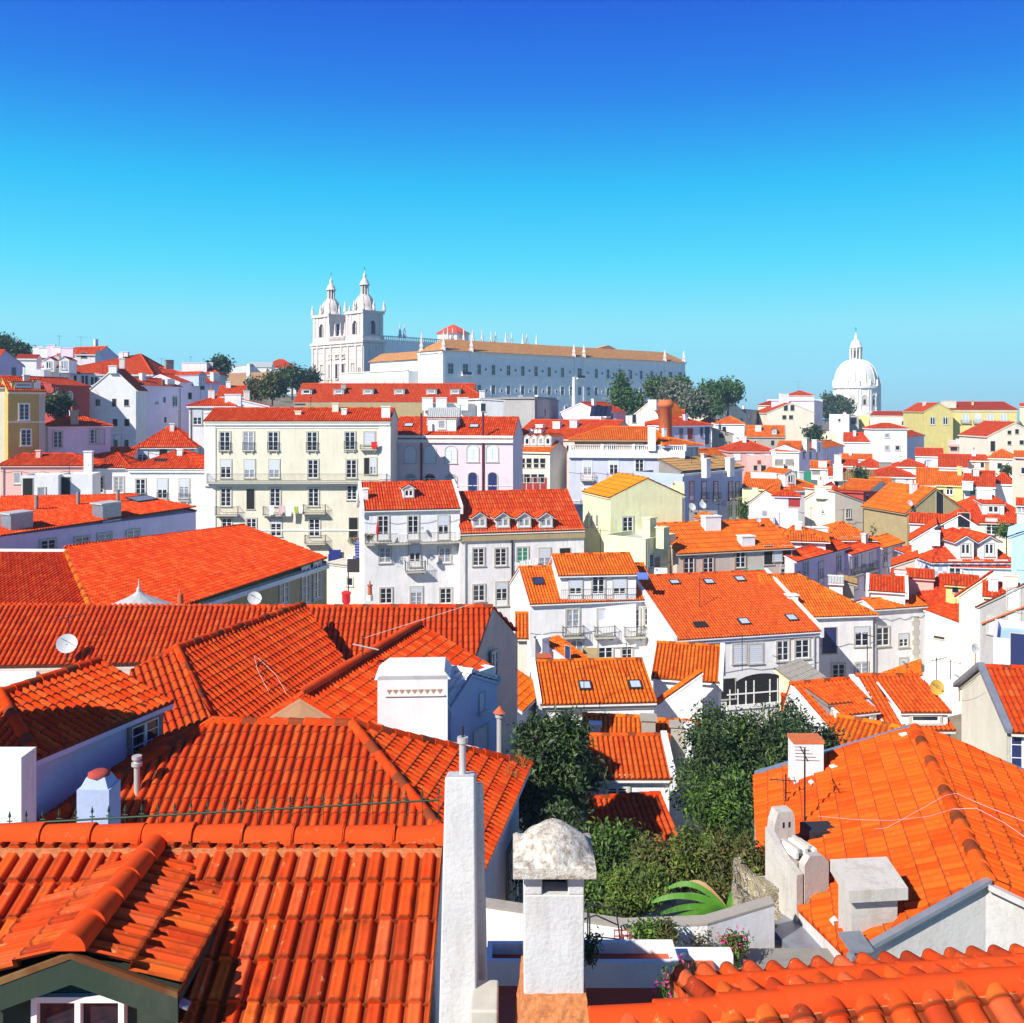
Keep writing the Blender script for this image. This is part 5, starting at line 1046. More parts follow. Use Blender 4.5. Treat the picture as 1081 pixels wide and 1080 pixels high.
s=H("little blue-walled hut with a falling red tile edge below the balconies", 574,602,691, h=5, dep=1.6, D=68, D1=66, rf='shl', rh=.9, c='lilac', r='o', w=[('d',697,[599],.5,2.0,{'pm':'glass_blue'})]); s.chim(572,684,672,.7,.7,'bright',p=W(572,684,67))
H("yellow-panelled garden shed in front of the white loggia house", 612,632,691, h=3, dep=2, D=69, rf='flat', c='ochre2', r='ochre2')
s = H("low house of ribbed red tiles nearest the dark loquat tree", 624,706,818.5, h=5, dep=6, D=42, D1=42, rf='gx', yr=777.5, rv=.85, c='white', r='n', vo=.1, par='R', pc='bright', w=[('c',831,[651],.9,.9)])
s2= H("lower lean-to of weathered ribbed tiles below the small window", 630,713,893, h=3, dep=4.2, D=36.5, D1=37, rf='shed', yr=842, c='stonewall', r='m')
s3= H("orange ridge roof with a round white vent behind the ribbed red tiles", 616,677,775, h=5, dep=5, D=48, rf='gx', yr=757, c='white', r='o'); s3.chim(628,771,763,.5,.5,'bright'); s3.chim(684,776,756,.65,.7,'stonewall',p=W(684,776,46))
s4= H("orange roof strip with a rough stone chimney beside the big leafy tree", 686,738,782, h=5, dep=5, D=46, rf='gx', yr=762, c='warm', r='o'); s4.chim(715,788,763,.65,.6,'stonewall','slab',p=W(715,788,45)); s4.chim(727,785,764,.35,.5,'bright',p=W(727,785,44.5))
# ================= right side near =================
s = H("red roofed house with a white verge and one open skylight", 872,936,766, h=6, dep=8, D=48, D1=49, rf='gx', yr=720, rv=.85, c='white', r='n', par='R', pc='bright', vo=.05); s.sky(915,745,.8,.9,m='glass_pale'); s.dorm(884,753,1.1,.5,'s',wst='s',c='stone_dark'); s.dorm(907,764,2.0,.5,'s',c='white',wst='s')
s = H("wide red roofed house with a yellow satellite dish", 937,1003,768, h=6, dep=10, D=48, D1=48, rf='gx', yr=714, rv=.9, c='white2', r='n'); s.sky(941,731,1.1,.7,m='stone_dark'); s.dorm(976,765,2.3,.6,'s',c='bright',wst='s')
dish_at(s.onroof(988,744)+V3((0,0,.9)),.40,s.roof,'dish_yellow',(.1,-.95,.3),1.0); dish_at(W(1012,716,49),.34,s.roof,'dish',(-.2,-.9,.35),1.2); dish_at(W(1029,685,56),.32,s.roof,'dish',(.3,-.9,.3),1.5)
H("orange roof with mossy ridges in front of the open skylight house", 874,958,786, h=5, dep=5, D=43, D1=41, rf='gx', yr=765, c='white', r='o')
H("orange tile peak rising behind the red roofed houses", 936,968,712, h=6, dep=4, D=62, rf='shl', rh=-.9, c='white', r='o')
s = H("lime yellow wall house with a corrugated lean-to roof behind the tree", 822,870,735, h=6, dep=3, D=56, D1=54, rf='shl', rh=1.4, c='lime', r='stone_dark'); s.chim(866,760,738,.6,.6,'lime',p=W(866,760,52))
H("little red tiled lean-to beside the lime yellow wall", 826,850,748, h=4, dep=2.5, D=53, rf='gx', yr=736, c='bright', r='r')
s = H("cream blank gable house with a red roof and an iron bracket", 1066,1150,768, h=9, dep=6, D=40, D1=39.6, rf='gx', rh=1.7, c='yellow' if False else 'cream', r='r', vo=.05, w=[('c',800,[1079],1.0,2.2,{'pm':'glass_blue'})], par='', )
a=MB(); t=.25; 
for v0,v1,z0,z1 in ((-.3,3,-.15,1.75),(3,6.3,1.75,-.15)): q0=s.A+s.V*v0-s.U*.3+V3((0,0,z0)); q1=s.A+s.V*v1-s.U*.3+V3((0,0,z1)); a.obox(q0,q1-q0,s.U*.3,V3((0,0,.2)),'zinc')
a.build('flashing',s.o)
# near right roof
RN=V3((8.0,16,-8.03)); RF=V3((10,23.5,-8.03)); K=V3((5.16,19.7,-9.61)); n=(RF-RN).cross(K-RN).normalized(); n=-n if n.z<0 else n
G1=on_plane(893,1013,RN,n); FL=on_plane(796,822,RN,n); NR=V3((11.6,15.1,-9.5)); FR=V3((14,22.5,-9.5)); K=on_plane(801,922,RN,n)
s = PH("near house with patched orange tiles, a red ridge and a pale rendered gable", [([G1,RN,RF,FL,K],(1,2)),([RN,NR,FR,RF],(1,2))], [inset([G1,RN,RF,FL,K],-.14),inset([RN,NR,FR,RF],-.14)], c='gable_grey', r='n', D=20, zb=-15, capl=[(RN,RF)])
near=s
def strip(par, a_, b_, w, h, m, name, off=V3((0,0,0))):
    a=MB(); a.obox(V3(a_)+off, V3(b_)-V3(a_), V3(w), V3((0,0,h)), m); return a.build(name, par)
strip(s.o,G1,RN,(.05,-.12,0),.07,'zinc','flashing',V3((0,0,.04))); strip(s.o,RN,NR,(-.02,-.15,0),.10,'gable_grey','coping',V3((0,.0,-.06)))
strip(s.o,FL,RF,(.05,.22,0),.12,'zinc','flashing'); strip(s.o,RF,FR,(.05,.22,0),.12,'zinc','flashing')
ge=(G1-K); a=MB(); a.obox(K+V3((-.62,.05,-.5)),ge+V3((.15,-.7,-.1)),V3((.55,.08,0)),V3((0,0,.4)),'zinc'); a.build('gutter',s.o)
# chimneys on it
q=s.onroof(921,985); a=MB(); U_=V3((.995,.1,0)); V_=V3((-.1,.995,0))
a.cbox(q+U_*.08+V_*.35+V3((0,0,-.7)),U_,.80,V_,.5,1.26,'chimney_grey'); a.obox(q-U_*.44+V_*.0+V3((0,0,.55))-V_*.06,U_*1.02,V_*.72+V3((0,0,.18)),V3((0,0,.2)),'chimney_grey'); a.build('chimney',s.roof)['label']='broad pale chimney box with an overhanging cracked slab'
a=MB(); q2=q-U_*.62; a.obox(q2-V_*.5+V3((0,0,-.02)),U_*.38,V_*.45+V3((0,0,.05)),V3((0,0,.05)),'zinc'); a.build('flashing',s.roof)
q=s.onroof(862,945); b0=V3((0,0,-.7)); a=MB(); U_=V3((.93,.36,0)); V_=V3((-.36,.93,0))
a.prism([q-U_*.28+b0,q+U_*.27+b0,q+U_*.27+V3((0,0,.58)),q+U_*.12+V3((0,0,.72)),q-U_*.16+V3((0,0,.75)),q-U_*.28+V3((0,0,.6))],V_*.16,'chimney_grey')
a.prism([q-U_*.46+b0,q-U_*.46+V3((0,0,.45)),q-U_*.46+V_*.45+V3((0,0,.62)),q-U_*.46+V_*.95+V3((0,0,.95)),q-U_*.46+V_*.95+b0],U_*.14,'chimney_grey')
for i in range(7): a.obox(q-U_*(.28-.07*i)+V_*(.25+.04*(i%3))+V3((0,0,.60+.04*(i%2))),U_*.06,V_*.5,V3((0,0,.12)),'stone' if i%3 else 'white')
a.obox(q+U_*-.3+V_*.2+b0,U_*.56,V_*.75,V3((0,0,1.25)),'stonewall'); a.build('chimney',s.roof)['label']='crumbling white double chimney with broken bricks on top'
q3=on_plane(829,915,RN,n); a=MB(); U_=V3((.98,.2,0)); V_=V3((-.2,.98,0)); z=V3((0,0,1))
a.prism([q3-U_*.3-z*.6,q3+U_*.25-z*.6,q3+U_*.22+z*.35,q3+U_*.2+z*.95,q3+U_*.16+z*1.12,q3-U_*.16+z*1.12,q3-U_*.24+z*.9,q3-U_*.3+z*.35],V_*.3,'chimney_grey')
for dx in (-.05,.08): a.obox(q3+U_*(dx-.02)+z*.80-V_*.006,U_*.04,V_*.02,z*.11,'dark')
a.build('chimney',s.roof)['label']='tapered pale chimney with two round vent holes'
a=MB(); q=s.onroof(855,888); a.obox(q+V3((0,0,-.1)),V3((.62,.05,0)),V3((-.1,.4,.05)),V3((0,0,.28)),'frame_dark'); a.obox(q+V3((.12,-.05,.0)),V3((.5,.05,0)),V3((-.02,.1,0)),V3((0,0,.12)),'teal' if False else 'glass'); a.build('roof_vent',s.roof)
q=on_plane(850,822,RN,n); a=MB(); a.cbox(q-V3((0,0,.8)),(1,0,0),.72,(0,1,0),.5,1.75,'white'); a.cbox(q+V3((0,0,.95)),(1,0,0),.76,(0,1,0),.54,.08,'brick'); a.build('chimney',s.roof)['label']='square white chimney with a brick-red top'
for x,yb,yt,L in ((849,872,790,.9),(829,852,817,.6)): s.ant(x,yb,yt,0,L=L,k=5,p=on_plane(x,yb,RN,n))
a=MB()
for pts in (((865,872),(900,875),(940,876),(980,871),(1005,863),(1030,862),(1060,878),(1085,896)),((923,885),(935,884),(960,870),(998,848),(1009,846),(1040,860),(1085,878))):
    P2=[]
    for x,y in pts:
        w0=s.ray(x,y,*s.pl[0]); w1=s.ray(x,y,*s.pl[1]); P2.append((w0 if w0.y<w1.y else w1)+V3((0,0,.16)))
    a.poly(P2,'trim',.004,4)
a.build('cable',s.roof)
for x,y,l in ((878,813,.5),(856,830,.25),(952,779,.7),(880,979,.3)):
    a=MB(); q=s.onroof(x,y); a.obox(q+V3((0,0,.02)),s.plU[0]*(.12 if l<.5 else .1)+V3((l*.3,0,0)),V3((-.03,.14,.02)),V3((0,0,.03)),'trim'); a.build('mortar_patch',s.roof)
# rubble wall
a=MB(); rr_=random.Random(3)
base=[zp(x,1050,-10.9) for x in (786,880)]
pts=[(3.75,15.2),(5.95,15.0),(5.6,17.6),(4.6,19.4),(4.25,18.2)]
tops=[-9.6,-9.95,-9.75,-9.15,-9.1]
v=[V3((x,y,-14)) for x,y in pts]+[V3((x,y,z_)) for (x,y),z_ in zip(pts,tops)]
a.add(v,[tuple(reversed(range(5))),(5,6,7,8,9)]+[(i,(i+1)%5,(i+1)%5+5,i+5) for i in range(5)],'rubble')
o=a.build('rubble_wall',None,(4.9,17,-14)); md=o.modifiers.new('s','SUBSURF'); md.subdivision_type='SIMPLE'; md.levels=md.render_levels=5
tx=bpy.data.textures.new('d','CLOUDS'); tx.noise_scale=.35; dm=o.modifiers.new('d','DISPLACE'); dm.texture=tx; dm.strength=.28; dm.mid_level=.5
tag(o,"ruined rubble stone wall with pale mortar below the zinc gutter","wall")
a=MB(); q=zp(823,945,-9.3); a.obox(q-V3((.35,.2,.9)),V3((.5,.1,0)),V3((-.1,.5,0)),V3((0,0,1.1)),'rubble'); tag(a.build('stone_pillar',None,tuple(q-V3((0,0,.9)))),"stump of a mossy stone pillar on top of the ruined rubble wall","pillar")
# ================= church, convent, domed pantheon =================
Zv=V3((0,0,1))
fw_u=V3((-.71,.70,0)).normalized(); sd=V3((.70,.71,0)).normalized(); c0=V3((-62.8,400,-6))   # corner, facade direction (away to far end), side direction
o=thing('church',"white twin-towered baroque church with bulbous belfry domes on the hilltop",'church',tuple(c0),); LM='limestone'
def zp4(y,D): return zat(y,D)
zc=28.9; FW=38
a=MB()
def blk(u0,u1,v0,v1,z0,z1,m=LM): a.obox(c0+fw_u*u0+sd*v0+Zv*(z0+6),fw_u*(u1-u0),sd*(v1-v0),Zv*(z1-z0),m)
blk(0,FW,0,11,-8,zc)
# pilasters, cornices
for u in (0,4.6,10.2,15,23,27.8,33.4,FW-1.0): blk(u,u+1.0,-.5,0,-8,zc-.2)
blk(-.9,FW+.9,-.9,11.5,zc-1.4,zc-.3); blk(-.5,FW+.5,-.6,11.3,zc-2.6,zc-1.9); blk(-.7,FW+.7,-.7,11.2,6.6,7.6); blk(-.4,FW+.4,-.5,11,9.2,9.6)
for v in (0,3.2,7,10.2): blk(-.4,0,v,v+.8,-8,zc-.2)
a.build('wall',o); a=MB()
for u in (17.6,21.0,24.4): pass
# facade openings
P0=c0+Zv*0
def opening(u,z,w,h,arch=True,deep=.25,m='dark',par=o,side=False,nm='window'):
    b=MB(); U_=fw_u if not side else sd; N_=-sd if not side else -fw_u; p=(c0+fw_u*u if not side else c0+sd*u+N_*.0)+N_*.02; p=V3((p.x,p.y,z))
    b.obox(p-U_*(w/2+.35),U_*.35,N_*.4,Zv*h,LM); b.obox(p+U_*w/2,U_*.35,N_*.4,Zv*h,LM); b.obox(p-U_*(w/2+.6),U_*(w+1.2),N_*.7,Zv*-.4,LM)
    b.obox(p-U_*w/2,U_*w,N_*.06,Zv*h,m)
    n=8; c_=p+Zv*h
    if arch:
        b.prism([c_+U_*(math.cos(math.pi*i/n)*w/2)+Zv*(math.sin(math.pi*i/n)*w/2) for i in range(n+1)],N_*.06,m)
        for i in range(n):
            t0,t1=math.pi*i/n,math.pi*(i+1)/n
            b.prism([c_+U_*(math.cos(t)*r)+Zv*(math.sin(t)*r) for t,r in ((t0,w/2),(t1,w/2),(t1,w/2+.35),(t0,w/2+.35))],N_*.4,LM)
    else: b.prism([c_-U_*(w/2+.7)+Zv*.1,c_+U_*(w/2+.7)+Zv*.1,c_+Zv*1.3],N_*.6,LM)
    return b.build(nm,par)
for u in (7.5,14.2,19,24,30.6): opening(u,12.5,1.7,6.2,u in(14.2,19,24)==False,m='dark' if u in(14.2,19,24) else 'stone')
for u in (7.5,14.2,19,24,30.6): opening(u,-1.5,1.8,3.2,False,m='stone')
opening(5.2,11,2.2,6,False,m='stone',side=True)
a=MB()
for z_ in (-3,.5,3.6,11.2,20.6,24.0): blk(-.12,FW+.12,-.12,.05,z_,z_+.28,'stone')
a.build('string_course',o)
for u in (2.6,35.6): opening(u,13,1.2,3.4,True,m='stone_dark'); opening(u,0,1.2,3,True,m='stone_dark')
for u in (14.2,19,24): opening(u,21.4,1.6,1.3,False,m='stone_dark')
for u in (9.0,12.2,26.0,29.0): opening(u,9.9+.3,.7,2.0,False,m='stone_dark')
# towers
for u0,lab in ((0,''),(25,'')):
    t=MB(); a=t; W_=13; H1=zc; H2=41.2
    for du,dv in ((0,0),): 
        blk(u0+.8,u0+W_-.8,.4,10.6,H1-.3,H2-1.2)
        for (ua,va) in ((u0+.2,.0),(u0+W_-1.8,.0),(u0+.2,9.2),(u0+W_-1.8,9.2),(u0+3.0,.15),(u0+W_-4.3,.15)): blk(ua,ua+1.5,va,va+1.5,H1-.3,H2-1.2)
        blk(u0-.2,u0+W_+.2,-.4,11.2,H2-1.2,H2); blk(u0+.2,u0+W_-.2,-.1,10.9,H1-.3,H1+1.6)
    tw=t.build('tower',o); tw['label']='square bell tower with domed lantern top'
    # belfry openings
    for (P_,U_,N_) in ((c0+fw_u*(u0+W_/2)+sd*.35,fw_u,-sd),(c0+sd*5.5+fw_u*(u0+.75),sd,-fw_u),(c0+fw_u*(u0+W_/2)+sd*10.6,fw_u,sd)):
        b=MB(); p=V3((P_.x,P_.y,31.3))+N_*.02; w,h=2.3,4.6; n=8; cc=p+Zv*h
        b.prism([p-U_*w/2,p+U_*w/2]+[cc+U_*(math.cos(math.pi*i/n)*w/2)+Zv*(math.sin(math.pi*i/n)*w/2) for i in range(n+1)],N_*.1,'dark')
        for s_ in (-1,1): b.obox(p+U_*(s_*(w/2+.25)-.2),U_*.4,N_*.5,Zv*h,LM)
        b.build('belfry_opening',tw)
    cen=c0+fw_u*(u0+W_/2)+sd*5.5; cen=V3((cen.x,cen.y,H2)); b=MB()
    b.lathe(cen,[(4.5,0),(4.5,1.0),(4.1,1.2),(4.3,2.2),(4.15,3.6),(3.6,5.2),(2.8,6.4),(2.1,7.0),(2.3,7.3)],24,LM)
    for j in range(8):
        t_=math.pi*2*j/8; d_=V3((math.cos(t_),math.sin(t_),0))
        for (r0,h0),(r1,h1) in zip([(4.3,1.3),(4.42,2.2),(4.28,3.6),(3.7,5.2),(2.9,6.4)],[(4.42,2.2),(4.28,3.6),(3.7,5.2),(2.9,6.4),(2.2,7.0)]): b.tube(cen+d_*r0+Zv*h0,cen+d_*r1+Zv*h1,.16,.16,4,'stone',caps=False)
    b.build('dome',tw); b=MB()
    for j in range(8):
        t_=math.pi*2*j/8+.2; b.obox(cen+V3((math.cos(t_)*1.5-.22,math.sin(t_)*1.5-.22,7.0)),(.44,0,0),(0,.44,0),Zv*4.6,LM)
    b.lathe(cen+Zv*7,[(.9,0),(.9,4.6)],8,'stone_dark'); b.lathe(cen+Zv*11.4,[(2.3,0),(2.3,.4),(1.9,.6),(1.8,1.4),(1.1,2.5),(.7,3.0),(.6,3.6),(.85,4.1),(.6,4.7),(.18,5.2),(.1,6.4)],16,LM); b.build('lantern',tw)
    b=MB(); b.tube(cen+Zv*17.3,cen+Zv*19.6,.09,.07,5,'iron'); b.tube(cen+Zv*18.8-sd*.6,cen+Zv*18.8+sd*.6,.07,.07,5,'iron'); b.build('cross',tw)
    for (ua,va) in ((0,0),(W_,0),(0,11),(W_,11),(W_/2,0),(0,5.5)):
        b=MB(); q=c0+fw_u*(u0+ua)+sd*va; q=V3((q.x,q.y,H2)); b.lathe(q,[(.75,0),(.75,1.2),(.45,1.4),(.7,2.2),(.35,3.0),(.3,4.0),(.05,4.6)],8,LM); b.build('pinnacle',tw)
# centre balustrade
a=MB(); 
for i in range(13): q=c0+fw_u*(13.5+i*.92)+sd*-.2; q=V3((q.x,q.y,zc-.3)); a.lathe(q,[(.3,0),(.2,1),(.3,2.0)],6,LM)
blk(13,25,-.5,.1,zc+1.7,zc+2.1); a.build('balustrade',o)
for u in (13.2,16.5,20.5,24.8):
    a=MB(); q=c0+fw_u*u; q=V3((q.x,q.y,zc+1.6)); a.lathe(q,[(.7,0),(.7,1.4),(.4,1.6),(.6,2.6),(.3,3.4),(.28,5.2),(.05,6.2)],8,LM); a.build('pinnacle',o)
# nave behind
a=MB(); blk(3,FW-4,11,112,-8,29.5,'convent'); blk(2.4,FW-3.4,11,112.5,28.4,29.4,'convent'); a.build('nave',o)
a=MB()
for i in range(84): q=c0+fw_u*2.8+sd*(12+i*1.2); q=V3((q.x,q.y,29.5)); a.lathe(q,[(.28,0),(.18,.7),(.28,1.3)],5,LM,smooth=False)
blk(2.6,3.1,11,112,30.8,31.2); a.build('nave_balustrade',o)
for v in (22,24.5,50,53,60,66,72,78,81,88,92,100,103,110): 
    a=MB(); q=c0+fw_u*2.8+sd*v; q=V3((q.x,q.y,30.6)); a.lathe(q,[(.8,0),(.8,1.6),(.45,1.8),(.65,2.8),(.3,3.6),(.26,5.6),(.05,6.4)],8,LM if v>30 else 'bluegrey'); a.build('pinnacle',o)
for v,z in ((20,22),(36,22)):
    b=MB(); p=c0+fw_u*2.97+sd*v; b.obox(V3((p.x,p.y,z)),sd*3,-fw_u*.1,Zv*2.2,'dark'); b.build('window',o)
# crossing drum with red pyramid roof
q=W(478,352,452); a=MB(); a.lathe(V3((q.x,q.y,25)),[(7.6,0),(7.6,q.z-25+.2),(8.2,q.z-25+.3)],8,LM,smooth=False,rot=.3); dr=a.build('crossing_drum',o)
a=MB(); zt=zat(342,452); a.lathe(V3((q.x,q.y,q.z-.3)),[(8.6,0),(4.2,(zt-q.z)*.62),(.3,zt-q.z)],8,'red_plain',smooth=False,rot=.3); a.build('drum_roof',dr)
# ---- convent
k0=V3((-24.2,330,-8)); lu=V3((.75,.661,0)); bu=V3((-.661,.75,0)); ze=19.8; LN=134
o=thing('convent',"immense pale blue-shadowed convent wing with two rows of windows and white pinnacles",'convent',tuple(k0)); a=MB(); CV='convent'
def kb(u0,u1,v0,v1,z0,z1,m=CV): a.obox(k0+lu*u0+bu*v0+Zv*(z0+8),lu*(u1-u0),bu*(v1-v0),Zv*(z1-z0),m)
kb(0,LN,0,14,-22,ze)
a.build('wall',o); a=MB()
kb(-.5,LN+.5,-.5,14.5,ze-.8,ze); kb(0,LN,-.3,0,ze-9.0,ze-8.6); kb(0,LN,-.25,0,ze-16.6,ze-16.2); kb(12.3,LN,-.35,0,ze-23,ze-22.5); a.build('cornice',o)
def ku(px):   # distance along the long side seen at pixel px
    t=(px-CX)/F; return (t*k0.y-k0.x)/(lu.x-t*lu.y)
for px in (467.5,497,607,615.5,701.5,721): u=ku(px); a=MB(); kb(u-.6,u+.6,-.5,0,-22,ze-.8); a.build('pilaster',o)
for v in (.6,13): a=MB(); kb(-.5,0,v,v+1,-22,ze-.8); a.build('pilaster',o)
a=MB(); zr_=ze+4.6
q=[k0+lu*-1+bu*-1,k0+lu*(LN+1)+bu*-1,k0+lu*(LN-5)+bu*7,k0+lu*6+bu*7,k0+lu*-1+bu*15,k0+lu*(LN+1)+bu*15]
q=[V3((p.x,p.y,(zr_ if i in(2,3) else ze))) for i,p in enumerate(q)]
for pl,e in (([q[0],q[1],q[2],q[3]],lu),([q[4],q[5],q[2],q[3]],lu),([q[0],q[3],q[4]],bu),([q[1],q[2],q[5]],bu)): flatpl(a,pl,e,'p_far')
u=ku(650); g0=k0+lu*(u-14)+bu*7; a.prism([V3((g0.x,g0.y,zr_-2.2)),V3((g0.x,g0.y,zr_-2.2))+lu*30,V3((g0.x,g0.y,zr_+1.6))+lu*17],bu*3,'salmon_plain'); a.build('roof',o)
for px in (441,467.5,497,605,615.5,701,721):
    u=ku(px); vv=-.1
    if px==441: u,vv=0,12.5
    a=MB(); p=k0+lu*u+bu*vv; a.lathe(V3((p.x,p.y,ze-.2)),[(1.1,0),(1.1,1.2),(.6,1.4),(.9,2.4),(.55,3.2),(.42,5.2 if px<600 else 4.2),(.05,7.4 if px<600 else 5.4)],4,LM,smooth=False,rot=.7); a.build('pinnacle',o)
KW={}
def kwin(px,z,w,h,st='d',bal=False):
    u=ku(px); p=k0+lu*u; p=V3((p.x,p.y,z)); kk=(w,h)
    if kk not in KW:
        b=MB(); rect_ring(b,w,h,.35,-.25,0,'convent'); b.box(-w/2,w/2,-.03,0,0,h,'glass'); 
        if h>2: b.box(-.08,.08,-.08,0,0,h,'stone'); b.box(-w/2,w/2,-.08,0,h*.55,h*.55+.12,'stone')
        KW[kk]=mesh_only(b,'window')
    place('window',KW[kk],o,frame_mat(p-bu*.01,lu,-bu,tuple(k0)))
big=[475,490.5,505,520,536,551,565,579,593,611,628.6,641,653,665,676,687,697,707,717]
for px in big: kwin(px,ze-8.0,1.7 if px not in (475,490.5,611,707,717) else 2.4,3.6)
for px in [490.5,505,520,536,551,565,579,593,602.5,611,620.5,628.6,641,665,676]: kwin(px,ze-15.0,1.7,3.2)
for px in (482.5,): kwin(px,ze-15.0,1.7,3.2)
for px in (500,508,516,524,533,542,551,560,569,578,597,606,634,645,656,668,680): kwin(px,ze-27.5 if px<585 else ze-21,1.1,1.5)
sm=[498,512,528,543.5,558,572,586,601,620,635,647,659,671,682,692,702,712]
for px in sm: kwin(px,ze-6.5,.9,.9); kwin(px+.8,ze-14.2,.9,.9)
for px in (584,622): kwin(px,ze-20,1.4,1.6)
for px in (590,601,612,621.6,627): kwin(px,ze-27,1.7,2.4)
for px in (490.5,611): 
    u=ku(px); a=MB(); kb(u-2,u+2,-1.3,-.3,ze-8.6,ze-8.2); kb(u-2,u+2,-1.3,-1.2,ze-8.2,ze-7.2,'iron'); a.build('balcony',o)
# lit end: windows on the short face
for v,z,h in ((3.5,ze-8,3.6),(9.5,ze-8,3.6),(3.5,ze-14.5,3),(9.5,ze-14.5,3)):
    p=k0+bu*v; b=MB(); rect_ring(b,1.6,h,.35,-.25,0,'convent'); b.box(-.8,.8,-.03,0,0,h,'blind'); me=mesh_only(b,'window'); place('window',me,o,frame_mat(V3((p.x,p.y,z))-lu*.01,-bu,-lu,tuple(k0)))
# lower wing towards church
wu0=k0+bu*13.5+lu*1; a=MB(); wl=34
a.obox(wu0+Zv*-14,bu*wl,lu*13,Zv*(17.2+22),'bright'); wg=thing('convent_wing',"sunlit white lower wing with an orange roof between church and convent",'building',tuple(wu0)); a.build('wall',wg)
a=MB(); z0=17.3; q=[wu0-lu*.8,wu0+bu*(wl+1)-lu*.8,wu0+bu*(wl+1)+lu*6,wu0+lu*6]; q=[V3((p.x,p.y,z0+(0 if i<2 else 3.6))) for i,p in enumerate(q)]; flatpl(a,q,bu,'p_far')
q2=[q[3],q[2],q[2]+lu*7-Zv*3.6,q[3]+lu*7-Zv*3.6]; flatpl(a,q2,bu,'p_far'); a.build('roof',wg)
a=MB(); w0=wu0-lu*6+bu*0; a.obox(V3((w0.x,w0.y,-14)),bu*45,lu*5,Zv*(14+13),'bright'); a.obox(V3((w0.x,w0.y,13))-lu*.3,bu*45,lu*.6,Zv*.5,LM); tag(a.build('precinct_wall',None,(w0.x,w0.y,-14)),"long white precinct wall stepping down beside the church towers","wall")
for v in (3,9,15,21,27): 
    b=MB(); b.box(-.7,.7,-.05,0,0,1.6,'stone'); p=w0+bu*v; place('window',mesh_only(b,'window'),wg,frame_mat(V3((p.x,p.y,8.6))-lu*.05,-bu,-lu,tuple(wu0)))
# lamp mast in front of convent
for px,y0,y1 in ((605.5,398,440),(617,424,441)):
    p=W(px,y1+6,190); a=MB(); a.tube(p,(p.x,p.y,zat(y0,190)),.55,.3,8,'trim'); 
    tag(a.build('mast',None,tuple(p)),"tall white mast standing before the convent" if px<610 else "shorter white mast beside the solar panels","mast")
# ---- pantheon dome
D=600; cx=(903-CX)/F*D; cz=zat(437,D); o=thing('domed_church',"white pantheon dome with lantern above an arcaded drum",'church',(cx,D,cz-10)); cc=V3((cx,D,0)); a=MB(); DM='dome_white'
R_=13.0
a.lathe(cc,[(R_+1.2,cz-10),(R_+1.2,cz+1.2),(R_,cz+1.6),(R_,zat(410.5,D)),(R_+1.1,zat(410,D)),(R_+1.1,zat(408,D)),(R_+.2,zat(407.5,D)),(R_+.2,zat(405,D))],48,DM,smooth=False); dw=a.build('drum',o)
a=MB(); z0=zat(405,D); zt=zat(380,D); n=14
a.lathe(cc,[(R_*.985*math.cos(math.pi/2*i/n*.87),z0+(zt-z0)*math.sin(math.pi/2*i/n)) for i in range(n+1)],48,DM); 
for j in range(12):
    t=math.pi*2*j/12+.13
    for i in range(n):
        r0,r1=[R_*1.0*math.cos(math.pi/2*q/n*.87)+.12 for q in (i,i+1)]; h0,h1=[z0+(zt-z0)*math.sin(math.pi/2*q/n) for q in (i,i+1)]
        a.tube(cc+V3((math.cos(t)*r0,math.sin(t)*r0,h0)),cc+V3((math.cos(t)*r1,math.sin(t)*r1,h1)),.3,.28,4,DM,caps=False)
dd=a.build('dome',o)
a=MB(); zl=zat(368,D); 
a.lathe(cc,[(4.6,zt-1.6),(4.6,zt-.2),(4.3,zt),(2.6,zt+.1),(2.6,zl),(3.9,zl+.2),(3.9,zl+1.0),(3.3,zl+1.5),(3.1,zl+3.0),(2.2,zl+4.8),(1.1,zl+5.8),(.8,zl+7.2),(.95,zl+8.2),(.3,zl+8.9),(.12,zl+10.5)],24,DM); 
for j in range(10):
    t=2*math.pi*j/10+.1; p=cc+V3((math.cos(t)*3.5,math.sin(t)*3.5,zt)); a.tube(p,p+Zv*(zl-zt+.2),.42,.42,8,DM)
for j in range(10):
    t=2*math.pi*(j+.5)/10+.1; p=cc+V3((math.cos(t)*2.55,math.sin(t)*2.55,zt+1.2)); U_=V3((-math.sin(t),math.cos(t),0)); a.obox(p-U_*.4,U_*.8,V3((math.cos(t),math.sin(t),0))*.12,Zv*(zl-zt-2.6),'dark')
a.build('lantern',dd); a=MB(); a.tube(cc+Zv*(zl+10.3),cc+Zv*(zl+13.6),.15,.12,6,'iron'); a.tube(cc+V3((-.8,0,zl+12.6)),cc+V3((.8,0,zl+12.6)),.12,.12,5,'iron'); a.build('cross',dd)
